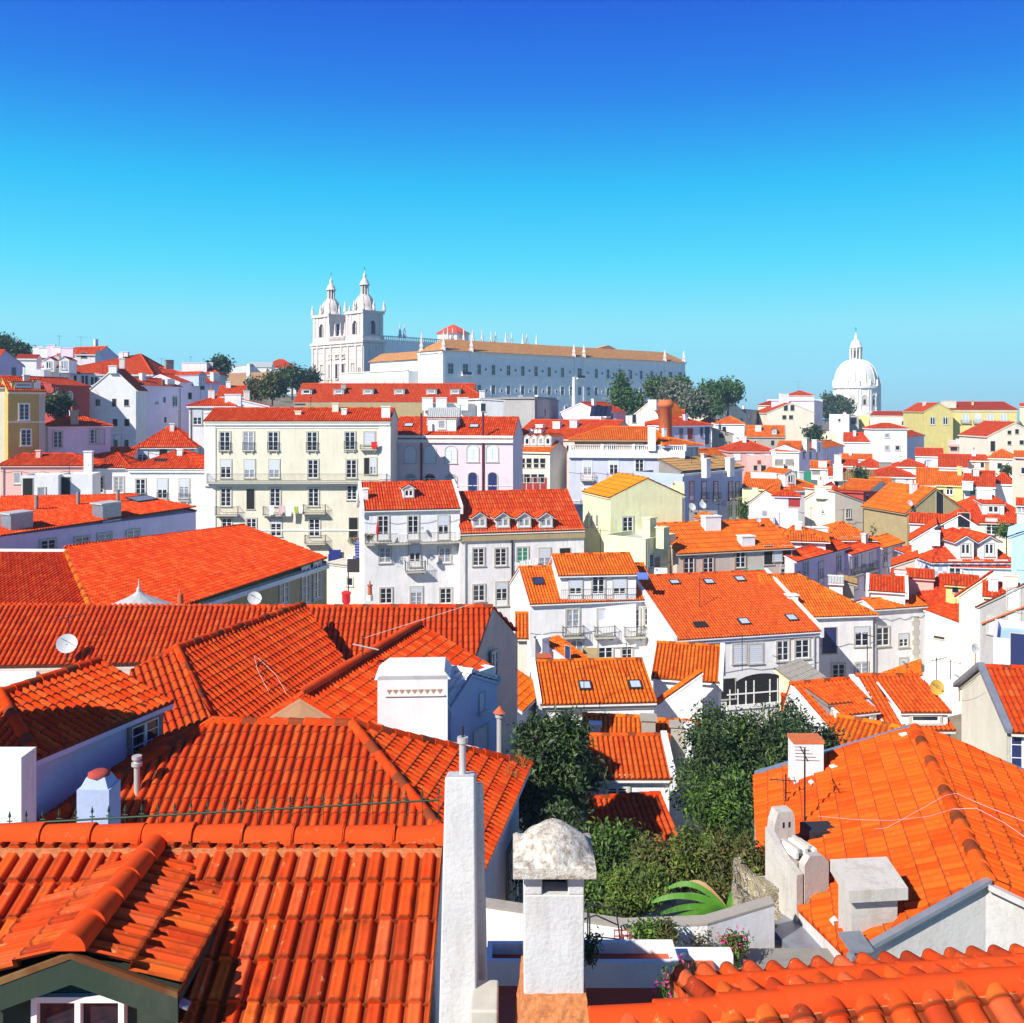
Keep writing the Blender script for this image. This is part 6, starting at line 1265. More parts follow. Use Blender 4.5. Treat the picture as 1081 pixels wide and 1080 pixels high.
for j in range(12):   # arched niches and pilasters round the drum
    t=-math.pi/2+2*math.pi*j/12+.05; nv=V3((math.cos(t),math.sin(t),0)); U_=V3((-math.sin(t),math.cos(t),0)); b=MB(); p=cc+nv*(R_-.28); p.z=zat(428,D); w,h=3.4,4.6; n_=8; c2=p+Zv*h
    b.prism([p-U_*w/2,p+U_*w/2]+[c2+U_*(math.cos(math.pi*i/n_)*w/2)+Zv*(math.sin(math.pi*i/n_)*w/2) for i in range(n_+1)],nv*.36,'stone')
    b.obox(p-U_*.75+Zv*.5,U_*1.5,nv*.42,Zv*3.2,'dark')
    for i in range(n_): t0,t1=math.pi*i/n_,math.pi*(i+1)/n_; b.prism([c2+U_*(math.cos(q)*r)+Zv*(math.sin(q)*r) for q,r in ((t0,w/2),(t1,w/2),(t1,w/2+.5),(t0,w/2+.5))],nv*.6,DM)
    for s_ in (-1,1): b.obox(p+U_*(s_*(w/2+.25)-.25),U_*.5,nv*.6,Zv*h,DM)
    b.build('niche_window',dw)
    t+=math.pi/12; nv=V3((math.cos(t),math.sin(t),0)); U_=V3((-math.sin(t),math.cos(t),0)); b=MB(); p=cc+nv*(R_-.3); p.z=cz+1; 
    for s_ in (-1,1): b.obox(p+U_*(s_*.8-.35),U_*.7,nv*.8,Zv*(zat(410.5,D)-cz-1),DM)
    q=p+nv*.8; q.z=zat(407.6,D); b.lathe(q,[(.8,0),(.8,1.6),(.5,2.0),(.7,3.0),(.1,4.2)],8,DM); b.build('pilaster',dw)
for (x,w) in ((15.8,2.6),): a=MB(); a.obox(cc+V3((12.2,-2.5,cz-6)),(2.8,0,0),(0,5,0),Zv*(zat(402,D)-cz+6),DM); a.lathe(cc+V3((13.6,0,zat(402,D))),[(1.6,0),(1.5,1.5),(.9,2.4),(.2,3.4)],8,DM); a.build('buttress',dw)
# obelisk + retaining wall
p=W(262,415,230); a=MB(); a.cbox(p,(1,0,0),1.8,(0,1,0),1.8,1.6,'trim'); a.prism([p+V3((-.6,-.6,1.6)),p+V3((.6,-.6,1.6)),p+V3((.6,.6,1.6)),p+V3((-.6,.6,1.6))],(0,0,.01),'trim')
v=[p+V3((x,y,1.6)) for x,y in ((-.6,-.6),(.6,-.6),(.6,.6),(-.6,.6))]+[p+V3((x,y,zat(384,230)-p.z)) for x,y in ((-.3,-.3),(.3,-.3),(.3,.3),(-.3,.3))]; a.add(v,[(4,5,6,7),(0,1,5,4),(1,2,6,5),(2,3,7,6),(3,0,4,7)],'trim'); tag(a.build('obelisk',None,tuple(p)),"slender white obelisk rising from the trees beside the brown wall","obelisk")
p=W(229,412,252); a=MB(); a.obox(p,W(300,410,246)-p,(0,3,0),(0,0,zat(394.5,252)-p.z),'brown_wall'); tag(a.build('retaining_wall',None,tuple(p)),"long brown earth retaining wall on the hillside beside the obelisk","wall")
p=W(322,440,160); a=MB(); a.obox(p,W(450,440,160)-p,(0,3,0),(0,0,zat(425.5,160)-p.z),'ochre2'); tag(a.build('ochre_wall',None,tuple(p)),"weathered ochre wall below the very long red roof","wall")
# ================= own roof, chimneys, terrace =================
def fgtiles(mb, q, e, **k):
    d=dict(per=.180,pit=.40,amp=.062,step=.05,us=14,jit=.008,off=.02,prof=prof_pan); d.update(k); tiles(mb, q, e, 'fg', **d)
o=thing('house',"nearest house with aged stepped roof tiles, a green dormer and a tall white chimney",'house',(-4,8,-12)); zr=-4.6; k=.5
a=MB(); x0,x1=-8.6,-.73; yr_=10.0
fq=[V3((x0,5.6,zr-k*4.4)),V3((x1,5.6,zr-k*4.4)),V3((x1,yr_,zr)),V3((x0,yr_,zr))]; bq=[V3((x0,yr_,zr)),V3((x1,yr_,zr)),V3((x1,12.6,zr-.5*2.6)),V3((x0,12.6,zr-.5*2.6))]
slab(a,fq,'mortar',.15,.02); slab(a,bq,'mortar',.15,.02)
# front slope split round the dormer (open behind it)
fgtiles(a,fq,(1,0,0)); fgtiles(a,bq,(1,0,0),us=6)
roof=a.build('roof',o)
a=MB(); L=.53; nseg=15
for i in range(nseg):
    xa=x1-i*L; xb=xa-L-.03; caps(a,(xa,yr_,zr+.05+.003*i),(xb,yr_,zr+.05+.003*i),'fgcap',.125,L)
    cx_=xa-.02; 
    v=[];uv=[]
    for xx,rr in ((cx_+.035,.155),(cx_-.035,.155)):
        for j in range(11): t=math.pi*j/10; v.append((xx,yr_+rr*math.cos(t),zr+.04+rr*math.sin(t))); uv.append((i*3.3,.5))
    a.add(v,[(j,j+1,j+12,j+11) for j in range(10)],'fgcap',uv,smooth=True); 
    for c0 in (0,11): a.add(v[c0:c0+11],[tuple(range(11))],'fgcap',uv[:11])
a.obox((x0,yr_-.19,zr-.12),(x1-x0,0,0),(0,.38,0),(0,0,.13),'mortar'); a.build('ridge_cap',roof)
a=MB(); a.box(x0+.2,x1-.1,6.0,12.3,-12,-6.6,'white'); a.prism([V3((x1-.12,6.2,-6.7)),V3((x1-.12,yr_,zr-.2)),V3((x1-.12,12.3,-6.0)),V3((x1-.12,12.3,-6.7))],(.1,0,0),'white'); a.build('wall',o)
# dormer
dx,dz,yf=-3.72,-4.63,8.0; hw=.90; rs=.33; d=None
a=MB(); a.prism([V3((dx-.78,yf+.22,-6.4)),V3((dx+.78,yf+.22,-6.4)),V3((dx+.78,yf+.22,dz-.36)),V3((dx,yf+.22,dz-.10)),V3((dx-.78,yf+.22,dz-.36))],(0,1.6,0),'green_wall')
d=a.build('dormer',o)
a=MB()
for sg in (-1,1):
    q=[V3((dx+sg*hw,yf,dz-rs)),V3((dx,yf,dz)),V3((dx,9.95,dz)),V3((dx+sg*hw,9.95,dz-rs))]
    slab(a,q,'green_wall',.07,.02); fgtiles(a,q,(0,1,0),pit=.47,per=.165,step=.06,amp=.055)
    a.obox(q[0]+V3((0,-.02,-.02)),q[1]-q[0],V3((0,.04,0)),V3((0,0,.05)),'p')
    a.obox(q[0]+V3((0,-.01,-.24)),(q[1]-q[0]),V3((0,.03,0)),V3((0,0,.215)),'green_wall')
for i in range(5): caps(a,(dx,yf-.03+i*.40,dz+.06+.012*(5-i)*.3),(dx,yf+.40+i*.40,dz+.06),'fgcap',.13-.002*i,.6)
a.obox(V3((dx+hw-.55,yf+.02,dz-rs+.10)),V3((.62,0,-.25)),V3((0,.10,0)),V3((0,0,.02)),'zinc'); a.build('dormer_roof',d)
a=MB(); wx,wz,ww,wh=-3.735,-6.2,.80,1.13; y=yf+.2
for (xa,xb,za,zb) in ((wx-ww/2,wx-ww/2+.05,wz,wz+wh),(wx+ww/2-.05,wx+ww/2,wz,wz+wh),(wx-ww/2+.05,wx+ww/2-.05,wz+wh-.05,wz+wh),(wx-.025,wx+.025,wz,wz+wh-.05)): a.box(xa,xb,y-.06,y+.02,za,zb,'wood_white')
a.build('window_frame',d); a=MB(); a.box(wx-ww/2,wx+ww/2,y,y+.015,wz,wz+wh,'glass'); a.build('pane',d)
# tall chimney wall
a=MB(); zt=-3.28
def fr(z,x0_,x1_,y0_,y1_): return [V3((x0_,y0_,z)),V3((x1_,y0_,z)),V3((x1_,y1_,z)),V3((x0_,y1_,z))]
v=fr(-7,-.68,-.30,8.3,8.95)+[V3((-.595,8.4,zt)),V3((-.33,8.4,zt)),V3((-.33,8.8,zt-.10)),V3((-.595,8.8,zt-.10))]; a.add(v,[(0,3,2,1),(4,5,6,7),(0,1,5,4),(1,2,6,5),(2,3,7,6),(3,0,4,7)],'chimney_white')
v=fr(-7,-.60,-.22,8.93,9.5)+[V3((-.56,8.78,zt-.2)),V3((-.275,8.78,zt-.2)),V3((-.275,9.1,zt-.32)),V3((-.56,9.1,zt-.32))]; a.add(v,[(0,3,2,1),(4,5,6,7),(0,1,5,4),(1,2,6,5),(2,3,7,6),(3,0,4,7)],'chimney_white')
ch=a.build('chimney',o); ch['label']='tall slim whitewashed chimney stack'; bev(ch,.018)
a=MB(); a.tube((-.45,8.62,zt-.1),(-.45,8.62,zt+.25),.032,.032,12,'pipe'); a.tube((-.45,8.62,zt+.23),(-.45,8.62,zt+.28),.05,.05,10,'pipe'); a.tube((-.45,8.62,zt+.28),(-.45,8.62,zt+.38),.012,.012,6,'iron'); a.build('flue_pipe',ch)
a=MB(); a.box(-.36,-.12,8.05,8.5,-7,-5.13,'stone'); b_=a.build('stone_block',o); bev(b_,.02)
# capped chimney
o2=thing('chimney',"stout whitewashed chimney with a lichen-stained domed cap and square vent",'chimney',(.36,8.25,-6)); a=MB()
x0_,x1_,y0_,y1_=.10,.61,8.0,8.5; zt=-3.93
a.box(x0_,x1_,y0_,y1_,-6,zt-.19,'chimney_white')
for xa,xb in ((x0_,.255),(.475,x1_)): a.box(xa,xb,y0_,y1_,zt-.19,zt,'chimney_white')
a.box(.255,.475,y0_+.22,y1_,zt-.19,zt,'dark'); bev(a.build('shaft',o2),.012)
a=MB(); N_=28; cx_,cy_=.355,8.22
v=[];
for j in range(N_+1):
    for i in range(N_+1):
        u,w_=i/N_*2-1,j/N_*2-1; m=max(abs(u),abs(w_)); 
        r=math.sqrt(u*u+w_*w_); h_=.245*max(0,1-(abs(u)**1.7+abs(w_)**1.5))**.75 if abs(u)**1.7+abs(w_)**1.5<1 else 0
        v.append((cx_+u*.345,cy_+w_*.33,zt+.10+h_+.006*math.sin(9*u+5*w_)+rng.normal(0,.002)-(.02 if m>.97 else 0)))
f=[(j*(N_+1)+i,j*(N_+1)+i+1,(j+1)*(N_+1)+i+1,(j+1)*(N_+1)+i) for j in range(N_) for i in range(N_)]
a.add(v,f,'lichen_cap',smooth=True); a.box(cx_-.347,cx_+.347,cy_-.332,cy_+.332,zt,zt+.085,'lichen_cap'); a.build('cap',o2)
a=MB(); v=fr(-6,-.02,.74,7.7,8.7)+fr(-4.95,.085,.625,7.97,8.54); a.add(v,[(0,3,2,1),(4,5,6,7),(0,1,5,4),(1,2,6,5),(2,3,7,6),(3,0,4,7)],'mortar'); m_=a.build('mortar_base',o2); 
for t_,nm in ((m_,'m'),): 
    md=t_.modifiers.new('s','SUBSURF'); md.subdivision_type='SIMPLE'; md.levels=md.render_levels=5; tx=bpy.data.textures.new('mo','CLOUDS'); tx.noise_scale=.12; dm=t_.modifiers.new('d','DISPLACE'); dm.texture=tx; dm.strength=.03
# near right ridges
o3=thing('house',"roof corner with big orange ridge tiles and round canal tiles close by",'house',(3,7,-10)); a=MB()
R1a,R1b=V3((.66,7.55,-4.92)),V3((5.4,8.08,-4.80)); dn=V3((.11,-.99,0)); k=.42
def dnp(p,s_,kk=k): return p+dn*s_+V3((0,0,-kk*abs(s_)))
q=[dnp(R1a,2.5),dnp(R1b,2.5),R1b,R1a]; slab(a,q,'mortar',.12,.02); tiles(a,q,R1b-R1a,'fg',per=.28,pit=.42,amp=.07,step=.03,us=16,jit=.006,prof=prof_canal)
R2a,R2b=V3((1.72,8.66,-5.30)),V3((5.6,9.10,-5.30))
q=[R1a+V3((.0,0,-.02)),R1b+V3((0,0,-.02)),R2b+V3((0,-.1,-.08)),R2a+V3((-.3,-.1,-.08))]; slab(a,q,'mortar',.10,.0)
q=[R2a+V3((-.2,-.6,.12)),R2b+V3((0,-.6,.12)),R2b+V3((0,.45,-.22)),R2a+V3((-.2,.45,-.22))]; slab(a,q,'mortar',.08,.02); tiles(a,q,R2b-R2a,'fg',per=.23,pit=.46,amp=.08,step=.03,us=12,prof=prof_round,jit=.006)
r_=a.build('roof',o3); a=MB()
def bigcaps(P,Q,r,L):
    n_=int((Q-P).length/L); d_=(Q-P)/n_
    for i in range(n_): caps(a,P+d_*i,P+d_*(i+1)+V3((0,0,.0)),'fgcap',r*(1+.03*(i%2)),L*3)
    for i in range(n_+1): a.lathe(P+d_*i+V3((0,0,-.01)),[(.02,-.1),(.02,r*1.0)],6,'mortar')
    s_=(Q-P).normalized(); t_=V3((-s_.y,s_.x,0))
    a.obox(P-t_*r*1.15+V3((0,0,-.14)),Q-P,t_*r*2.3,V3((0,0,.15)),'mortar')
bigcaps(R1a,R1b,.125,.50); bigcaps(R2a,R2b,.085,.36); a.build('ridge_cap',r_)
a=MB(); a.prism([V3((.8,5.4,-10)),V3((6,5.9,-10)),V3((6,9.3,-10)),V3((1.8,8.9,-10))],(0,0,3.9),'white'); a.build('wall',o3)
# iron fence behind ridge
a=MB(); f0,f1=V3((-6.6,11.0,-4.88)),V3((-.85,11.0,-4.56)); n_=30
a.tube(f0,f1,.012,.012,5,'metal_green')
for i in range(n_+1):
    q=f0.lerp(f1,i/n_); a.tube(q-V3((0,0,.9)),q+V3((0,0,.10)),.006,.006,4,'metal_green'); a.tube(q+V3((0,0,.08)),q+V3((0,0,.15)),.018,.002,5,'metal_green'); a.tube(q+V3((-.03,0,.03)),q+V3((.03,0,.03)),.008,.008,4,'metal_green')
tag(a.build('iron_fence',None,tuple(f0-V3((0,0,.9)))),"thin dark green iron fence with spear points behind the tiled ridge","fence")
# terrace
a=MB(); a.box(-1.6,2.9,9.6,13.9,-8.3,-8.0,'tile_floor'); tag(a.build('terrace_floor',None,(0,11,-8)),kind='structure')
a=MB(); a.box(-2,6.2,13.9,16.2,-10.4,-9.25,'stone_dark'); tag(a.build('courtyard_floor',None,(1,15,-9.9)),kind='structure')
def planter(label, x0_,x1_,y0_,y1_,z0_,h_):
    a=MB(); t=.07
    a.box(x0_,x1_,y0_,y0_+t,z0_,z0_+h_,'bright'); a.box(x0_,x1_,y1_-t,y1_,z0_,z0_+h_,'bright'); a.box(x0_,x0_+t,y0_+t,y1_-t,z0_,z0_+h_,'bright'); a.box(x1_-t,x1_,y0_+t,y1_-t,z0_,z0_+h_,'bright'); 
    a.box(x0_+t,x1_-t,y0_+t,y1_-t,z0_,z0_+h_*.55,'tile_floor'); o=a.build('planter',None,((x0_+x1_)/2,(y0_+y1_)/2,z0_)); tag(o,label,'planter','white planters round the terrace')
planter("long white planter filled with red earth beside the stout chimney",.95,2.30,13.05,13.6,-8.0,.36)
planter("small square white planter next to the long planter",.70,.93,13.0,13.6,-8.0,.5)
planter("white planter between the slim chimney and the stout chimney",-.35,.62,13.1,13.6,-8.0,.34)
planter("corner planter with pink flowers at the edge of the terrace",2.1,2.75,11.9,12.5,-8.0,.3)
a=MB(); a.box(-1.6,3.2,13.7,13.9,-9.9,-7.92,'bright'); tag(a.build('terrace_wall',None,(.8,13.8,-9.9)),"low white wall closing the terrace behind the planters","wall")
a=MB(); gp=[V3((-.5,16.2,-8.55)),V3((1.9,15.9,-8.75)),V3((3.3,16.0,-8.75)),V3((4.6,16.6,-8.72))]
for p,q in zip(gp,gp[1:]): a.obox(p-V3((0,0,4)),q-p,V3((0,.25,0)),V3((0,0,4)),'bright'); a.obox(p+V3((0,-.01,.003)),q-p,V3((0,.27,0)),V3((0,0,.035)),'stonewall')
a.build; tag(a.build('garden_wall',None,(1.5,16,-12)),"white garden wall dividing the courtyard from the leafy garden","wall")
def trellis(label,px0,px1,py0,py1,D):
    p=W(px0,py1,D); w_=(px1-px0)/F*D; h_=(py1-py0)/F*D; a=MB(); n=int(w_/.09)
    for i in range(n+1): a.box(p.x+i*w_/n-.008,p.x+i*w_/n+.008,D-.02,D,p.z,p.z+h_,'redwall')
    m=max(2,int(h_/.09))
    for j in range(m+1): a.box(p.x,p.x+w_,D-.035,D-.02,p.z+j*h_/m-.008,p.z+j*h_/m+.008,'redwall')
    tag(a.build('trellis',None,tuple(p)),label,'trellis')
trellis("dark red lattice trellis on the garden wall nearer the stout chimney",648,676,981,1006,15.75); trellis("dark red lattice trellis beside the ruined rubble wall",762,788,987,1010,15.85)
a=MB(); q=V3((1.35,13.9,-7.7)); 
q=W(622,1005,14.9); a.tube(q,q+V3((.0,0,.55)),.012,.012,5,'iron'); a.poly([q+V3((-.15,0,.5)),q+V3((.1,0,.58)),q+V3((.45,0,.42)),q+V3((.5,0,0))],'iron',.012,5); a.poly([q+V3((0,0,.25)),q+V3((.48,0,.2))],'iron',.01,5); a.poly([q+V3((0,.4,.55)),q+V3((.0,.4,-.3))],'iron',.012,5); a.poly([q+V3((0,0,.5)),q+V3((0,.4,.55)),q+V3((.45,.4,.45)),q+V3((.45,0,.42))],'iron',.012,5); tag(a.build('garden_chair',None,tuple(q)),"thin black iron garden chair in the shaded courtyard","chair")
# ================= vegetation =================
def leafmat(key, cols, rough=.55):
    t=NT('leaves_'+key); g=t.n('ShaderNodeNewGeometry'); c=t.ramp(g.outputs['Random Per Island'],cols)
    c=t.mix(t.ramp(t.noise(1.1,t.pos(),4),[(.42,(0,0,0)),(.60,(.75,.75,.75))]),c,tuple(x*.6 for x in cols[0][1])); t.col(c); t.b.inputs['Roughness'].default_value=rough; t.b.inputs['Specular IOR Level'].default_value=.45
    tr=t.n('ShaderNodeBsdfTranslucent'); t.l(c,tr.inputs[0]); mx=t.n('ShaderNodeMixShader',Fac=.25); t.l(t.b.outputs[0],mx.inputs[1]); t.l(tr.outputs[0],mx.inputs[2]); t.l(mx.outputs[0],t.t.nodes['Material Output'].inputs[0]); MAT[key]=t.m
leafmat('leaf_dark',T((.015,.035,.010),(.04,.085,.02),(.08,.14,.035),(.16,.22,.08))); leafmat('leaf_green',T((.03,.07,.012),(.07,.15,.018),(.13,.24,.03),(.20,.30,.05)))
leafmat('leaf_silver',T((.10,.12,.07),(.22,.24,.17),(.34,.36,.28))); leafmat('leaf_pine',T((.03,.08,.018),(.09,.19,.04),(.16,.28,.07))); leafmat('leaf_olive',T((.07,.08,.015),(.15,.15,.03),(.22,.18,.06))); leafmat('leaf_banana',T((.03,.13,.015),(.08,.26,.02),(.14,.34,.04)))
leafmat('leaf_light',T((.08,.13,.02),(.17,.24,.03),(.26,.32,.06)))
leafmat('leaf_dry',T((.40,.20,.08),(.5,.3,.14)))
plain('bark',(.10,.065,.04),.95,var=.3,nsc=6); plain('flower',(.75,.05,.25),.7)
def leaves(mb, lobes, n, ls, m, shell=.55, asp=.42, droop=.2, seed=1):
    """lobes: (centre, (rx,ry,rz)); n leaf faces in all, gathered in sprays"""
    g=np.random.default_rng(seed); w=np.array([l[1][0]*l[1][1]+l[1][0]*l[1][2] for l in lobes],float); w/=w.sum()
    sp=6; ns=n//sp; k=g.choice(len(lobes),ns,p=w); C_=np.array([tuple(l[0]) for l in lobes])[k]; R_=np.array([l[1] for l in lobes])[k]
    d=g.normal(size=(ns,3)); d/=np.linalg.norm(d,axis=1)[:,None]; r=shell+(1-shell)*g.random(ns)**.6; r*=1+.10*g.normal(size=ns)
    P=C_+d*R_*r[:,None]; 
    P=np.repeat(P,sp,0)+g.normal(size=(ns*sp,3))*ls*.9; D_=np.repeat(d,sp,0)
    ax=D_*.7+g.normal(size=P.shape)*.75+np.array([0,0,-droop]); ax/=np.linalg.norm(ax,axis=1)[:,None]
    nn=g.normal(size=P.shape)*.6+D_+np.array([0,0,.7]); s=np.cross(ax,nn); s/=np.linalg.norm(s,axis=1)[:,None]+1e-9; up=np.cross(s,ax)
    L=ls*(.6+.8*g.random(len(P)))[:,None]
    v=np.stack([P-ax*L*.5, P+s*L*asp*.5+up*L*.06, P+ax*L*.5-up*L*.08, P-s*L*asp*.5+up*L*.06],1).reshape(-1,3)
    f=np.arange(len(v)).reshape(-1,4); mb.addnp(v,f,m)
def tree(label, c, rx, ry, rz, zb, n=9000, ls=.22, m='leaf_dark', nl=14, seed=1, name='tree', group=None, m2=None, shape='round', shell=.5):
    g=random.Random(seed); c=V3(c); o=thing(name,label,'tree',(c.x,c.y,zb),group); lobes=[]
    if shape=='cone':
        H_=rz*2
        for i in range(nl*2):
            t=i/(nl*2-1); r=rx*(1-t)**.85+.15; a_=g.uniform(0,6.3); lobes.append((c+V3((math.cos(a_)*r*.45,math.sin(a_)*r*.45,-rz+H_*t)),(r*.62,r*.62,max(H_/nl*.8,.3))))
    else:
        lobes.append((c,(rx*.55,ry*.55,rz*.55)))
        for i in range(int(nl*1.7)):
            a_=g.uniform(0,6.3); e=g.uniform(-.6,1.2); k=g.uniform(.5,.92); d=V3((math.cos(a_)*math.cos(e)*rx,math.sin(a_)*math.cos(e)*ry,math.sin(e)*rz))*k; q=g.uniform(.17,.42); lobes.append((c+d,(rx*q,ry*q,rz*q*.9)))
    a=MB(); leaves(a,lobes,n,ls,m,shell=shell,seed=seed)
    if m2: leaves(a,lobes[::3],n//4,ls,m2,seed=seed+5)
    a.build('crown',o); b=MB(); b.tube((c.x,c.y,zb),(c.x,c.y,c.z-rz*.2),max(.1,rx*.10),max(.05,rx*.05),8,'bark')
    for l in lobes[1:8]: b.tube((c.x,c.y,c.z-rz*.55),tuple(l[0]),max(.05,rx*.04),.03,6,'bark')
    b.build('trunk',o); return o
def bush(label, c, r, n, ls, m, seed=1, name='shrub', cat='shrub', m2=None, group=None):
    g=random.Random(seed); c=V3(c); lobes=[(c+V3((g.uniform(-.6,.6)*r[0],g.uniform(-.6,.6)*r[1],g.uniform(-.4,.6)*r[2])),(r[0]*.5,r[1]*.5,r[2]*.5)) for _ in range(8)]; o=thing(name,label,cat,(c.x,c.y,c.z-r[2]),group); a=MB(); leaves(a,lobes,n,ls,m,.2,seed=seed)
    if m2: leaves(a,lobes,n//5,ls,m2,.5,seed=seed+3)
    a.build('foliage',o); b=MB()
    for l in lobes[:4]: b.tube((c.x,c.y,c.z-r[2]),tuple(l[0]),.03,.015,5,'bark')
    b.build('stem',o); return o
tree("dark glossy loquat tree behind the domed-cap chimney",W(586,822,30),1.55,1.5,1.9,-16,n=13000,ls=.20,m='leaf_dark',seed=3,m2='leaf_green',shell=.55)
tree("lower shadowed leafy tree below the glossy loquat",W(590,912,26),1.15,1.3,1.4,-15,n=7000,ls=.17,m='leaf_dark',seed=5)
o=tree("large dense evergreen tree filling the garden beside the patched orange roof",W(782,822,33),2.3,2.2,2.7,-17,n=17000,ls=.17,m='leaf_dark',seed=8,nl=18,m2='leaf_green',shell=.55)
tree("leafy crown rising behind the square white chimney with the brick-red top",W(842,790,36),1.5,1.5,1.7,-17,n=8000,ls=.18,m='leaf_dark',seed=9)
tree("bright green lower crown between lean-to and patched roof",W(762,872,28),.95,1.0,1.4,-15,n=7000,ls=.15,m='leaf_green',seed=11)
bush("tall leafy vine-covered shrub in the middle of the garden",W(652,916,23),(.85,.7,1.0),6000,.15,'leaf_green',13,m2='leaf_dark')
bush("olive-brown bushes above the banana leaves",W(705,915,21),(.9,.7,.65),4500,.11,'leaf_olive',14,m2='leaf_green')
bush("light yellow-green shrub between the vine and the banana leaves",W(672,940,19.5),(.6,.5,.5),4000,.10,'leaf_light',64,m2='leaf_green')
bush("light feathery bush in front of the dense evergreen tree",W(735,905,20.5),(.55,.5,.6),3500,.10,'leaf_light',65,m2='leaf_olive')
bush("yellow-green shrub beside the rubble wall",W(775,925,19.5),(.62,.6,.75),4500,.12,'leaf_olive',15,m2='leaf_green')
bush("dense green undergrowth shrub below the vine",W(640,950,20),(1.1,.7,.55),5000,.13,'leaf_green',16,m2='leaf_dark')
bush("potted shrub with round leaves on the garden wall",W(690,992,15.6),(.36,.2,.26),1800,.08,'leaf_green',17); bush("thin climbing plant trailing down the garden wall",W(742,1000,15.75),(.32,.08,.30),500,.05,'leaf_olive',18); bush("small round shrub at the red lattice trellis",W(704,992,15.5),(.2,.18,.24),900,.07,'leaf_olive',25)
bush("pink flowering plant in the corner planter",W(717,1038,12.2),(.28,.2,.28),900,.06,'leaf_green',19,m2='flower'); bush("spidery plant in the square white planter",W(622,1002,13),(.14,.12,.2),300,.07,'leaf_green',21)
bush("red-leafed shrub in front of the trellis by the rubble wall",W(775,1003,15.6),(.22,.15,.3),900,.07,'leaf_green',23,m2='flower')
# banana plant
def banana(label, base, spec, cat='plant'):
    o=thing('banana_plant',label,cat,tuple(base)); 
    for (dx_,dy_,dz_,L_,w_,m) in spec:
        a=MB(); d=V3((dx_,dy_,0)).normalized(); s_=V3((-d.y,d.x,0)); v=[];n=14
        for i in range(n+1):
            t=i/n; p=V3(base)+d*(L_*t)+V3((0,0,dz_*math.sin(t*2.2)-t*t*.5*dz_)); ww=w_*math.sin(math.pi*min(1,.08+t*.92))**.6*.5
            rag=.88+.12*((i*7)%3)/2; v+= [p-s_*ww*rag+V3((0,0,-.10*ww)), p+V3((0,0,.06)), p+s_*ww*rag+V3((0,0,-.25*ww))]
        f=[(3*i+j,3*i+j+1,3*i+j+4,3*i+j+3) for i in range(n) for j in (0,1)]; a.add(v,f,m); a.build('leaf',o)
    a=MB(); a.tube(V3(base)-V3((0,0,2)),base,.12,.09,8,'leaf_green'); a.build('stem',o)
B0=W(768,962,18.6)
banana("banana plant with long arching bright green leaves behind the garden wall",B0,[(-1,.05,.36,1.5,.19,'leaf_banana'),(-1,.35,.52,1.25,.17,'leaf_banana'),(-.9,-.5,.12,1.1,.17,'leaf_banana'),(.9,-.3,.2,.7,.2,'leaf_banana'),(-1,-.2,.22,1.4,.18,'leaf_banana'),(-1,.2,.30,1.15,.16,'leaf_banana'),(-.95,-.3,.1,1.25,.2,'leaf_banana'),(.5,.6,.4,.7,.2,'leaf_banana'),(-1,.6,.5,1.0,.13,'leaf_dry')])
# far trees
def ft(label,px,py,wpx,hpx,D,m,seed,shape='round',n=3000,m2=None,group=None,lsz=None):
    if D>195: wpx*=.86; hpx*=.88; py+=hpx*.05
    c=W(px,py,D); rx=wpx/F*D/2; rz=hpx/F*D/2; tree(label,c,rx,rx,rz,c.z-rz-4,n=n,ls=lsz or max(.5,D*.0042),m=m,seed=seed,shape=shape,nl=12,m2=m2,group=group,shell=.45)
ft("dark pointed cypress in front of the convent",655,411,24,42,215,'leaf_pine',31,'cone',3500)
ft("low dark bush at the foot of the pointed cypress",667,424,20,16,214,'leaf_pine',32,n=1500)
ft("brown-green pine nearest the convent windows",694,412,22,26,232,'leaf_pine',33,n=3000,m2='leaf_olive')
ft("silver-leaved olive tree beside the convent's end",712,418,27,27,215,'leaf_silver',34,n=5000)
ft("second silvery tree just in front of the brick chimney's skyline",731,427,27,25,205,'leaf_silver',35,n=5000,m2='leaf_pine')
ft("green pine peeping above the silver trees",718,409,22,16,238,'leaf_pine',36,n=1800,m2='leaf_green')
ft("rounded green pine on the skyline above the cream gable",749,415,24,22,250,'leaf_pine',37,n=3200,m2='leaf_green')
ft("tallest dark pine at the end of the skyline grove",768,413,24,24,255,'leaf_pine',38,n=3200,m2='leaf_green')
ft("dark shrubbery beneath the skyline grove",748,430,38,16,225,'leaf_pine',39,n=2500)
ft("round dark green tree in front of the white dome",880,429,34,24,420,'leaf_dark',40,n=3500,m2='leaf_olive')
ft("small shrub over the orange roofs near the purple house",858,459,12,10,228,'leaf_dark',41,n=900)
ft("dark tree at the hilltop on the picture's edge",0,366,30,20,210,'leaf_dark',42,n=3500,m2='leaf_pine')
ft("low dark tree joining the hilltop edge tree",20,371,16,12,208,'leaf_dark',43,n=1200)
ft("round dark tree on the skyline beside the brown wall",231,386,16,10,240,'leaf_dark',44,n=1800,m2='leaf_green')
ft("green garden tree between two houses beside the ochre building",59,429,25,25,128,'leaf_dark',45,n=3500,m2='leaf_silver',lsz=.5)
ft("leafy yellow-green tree below the obelisk",287,406,24,28,205,'leaf_olive',46,n=3500,m2='leaf_green')
ft("autumn coloured bushes at the foot of the obelisk",268,411,14,16,212,'leaf_olive',47,n=1400,m2='leaf_dry')
ft("dark trees behind the leafy tree near the church",308,398,28,17,240,'leaf_dark',48,n=2800,m2='leaf_green')
ft("dark tree touching the church's shadowed foot",327,400,14,16,250,'leaf_dark',49,n=1500)
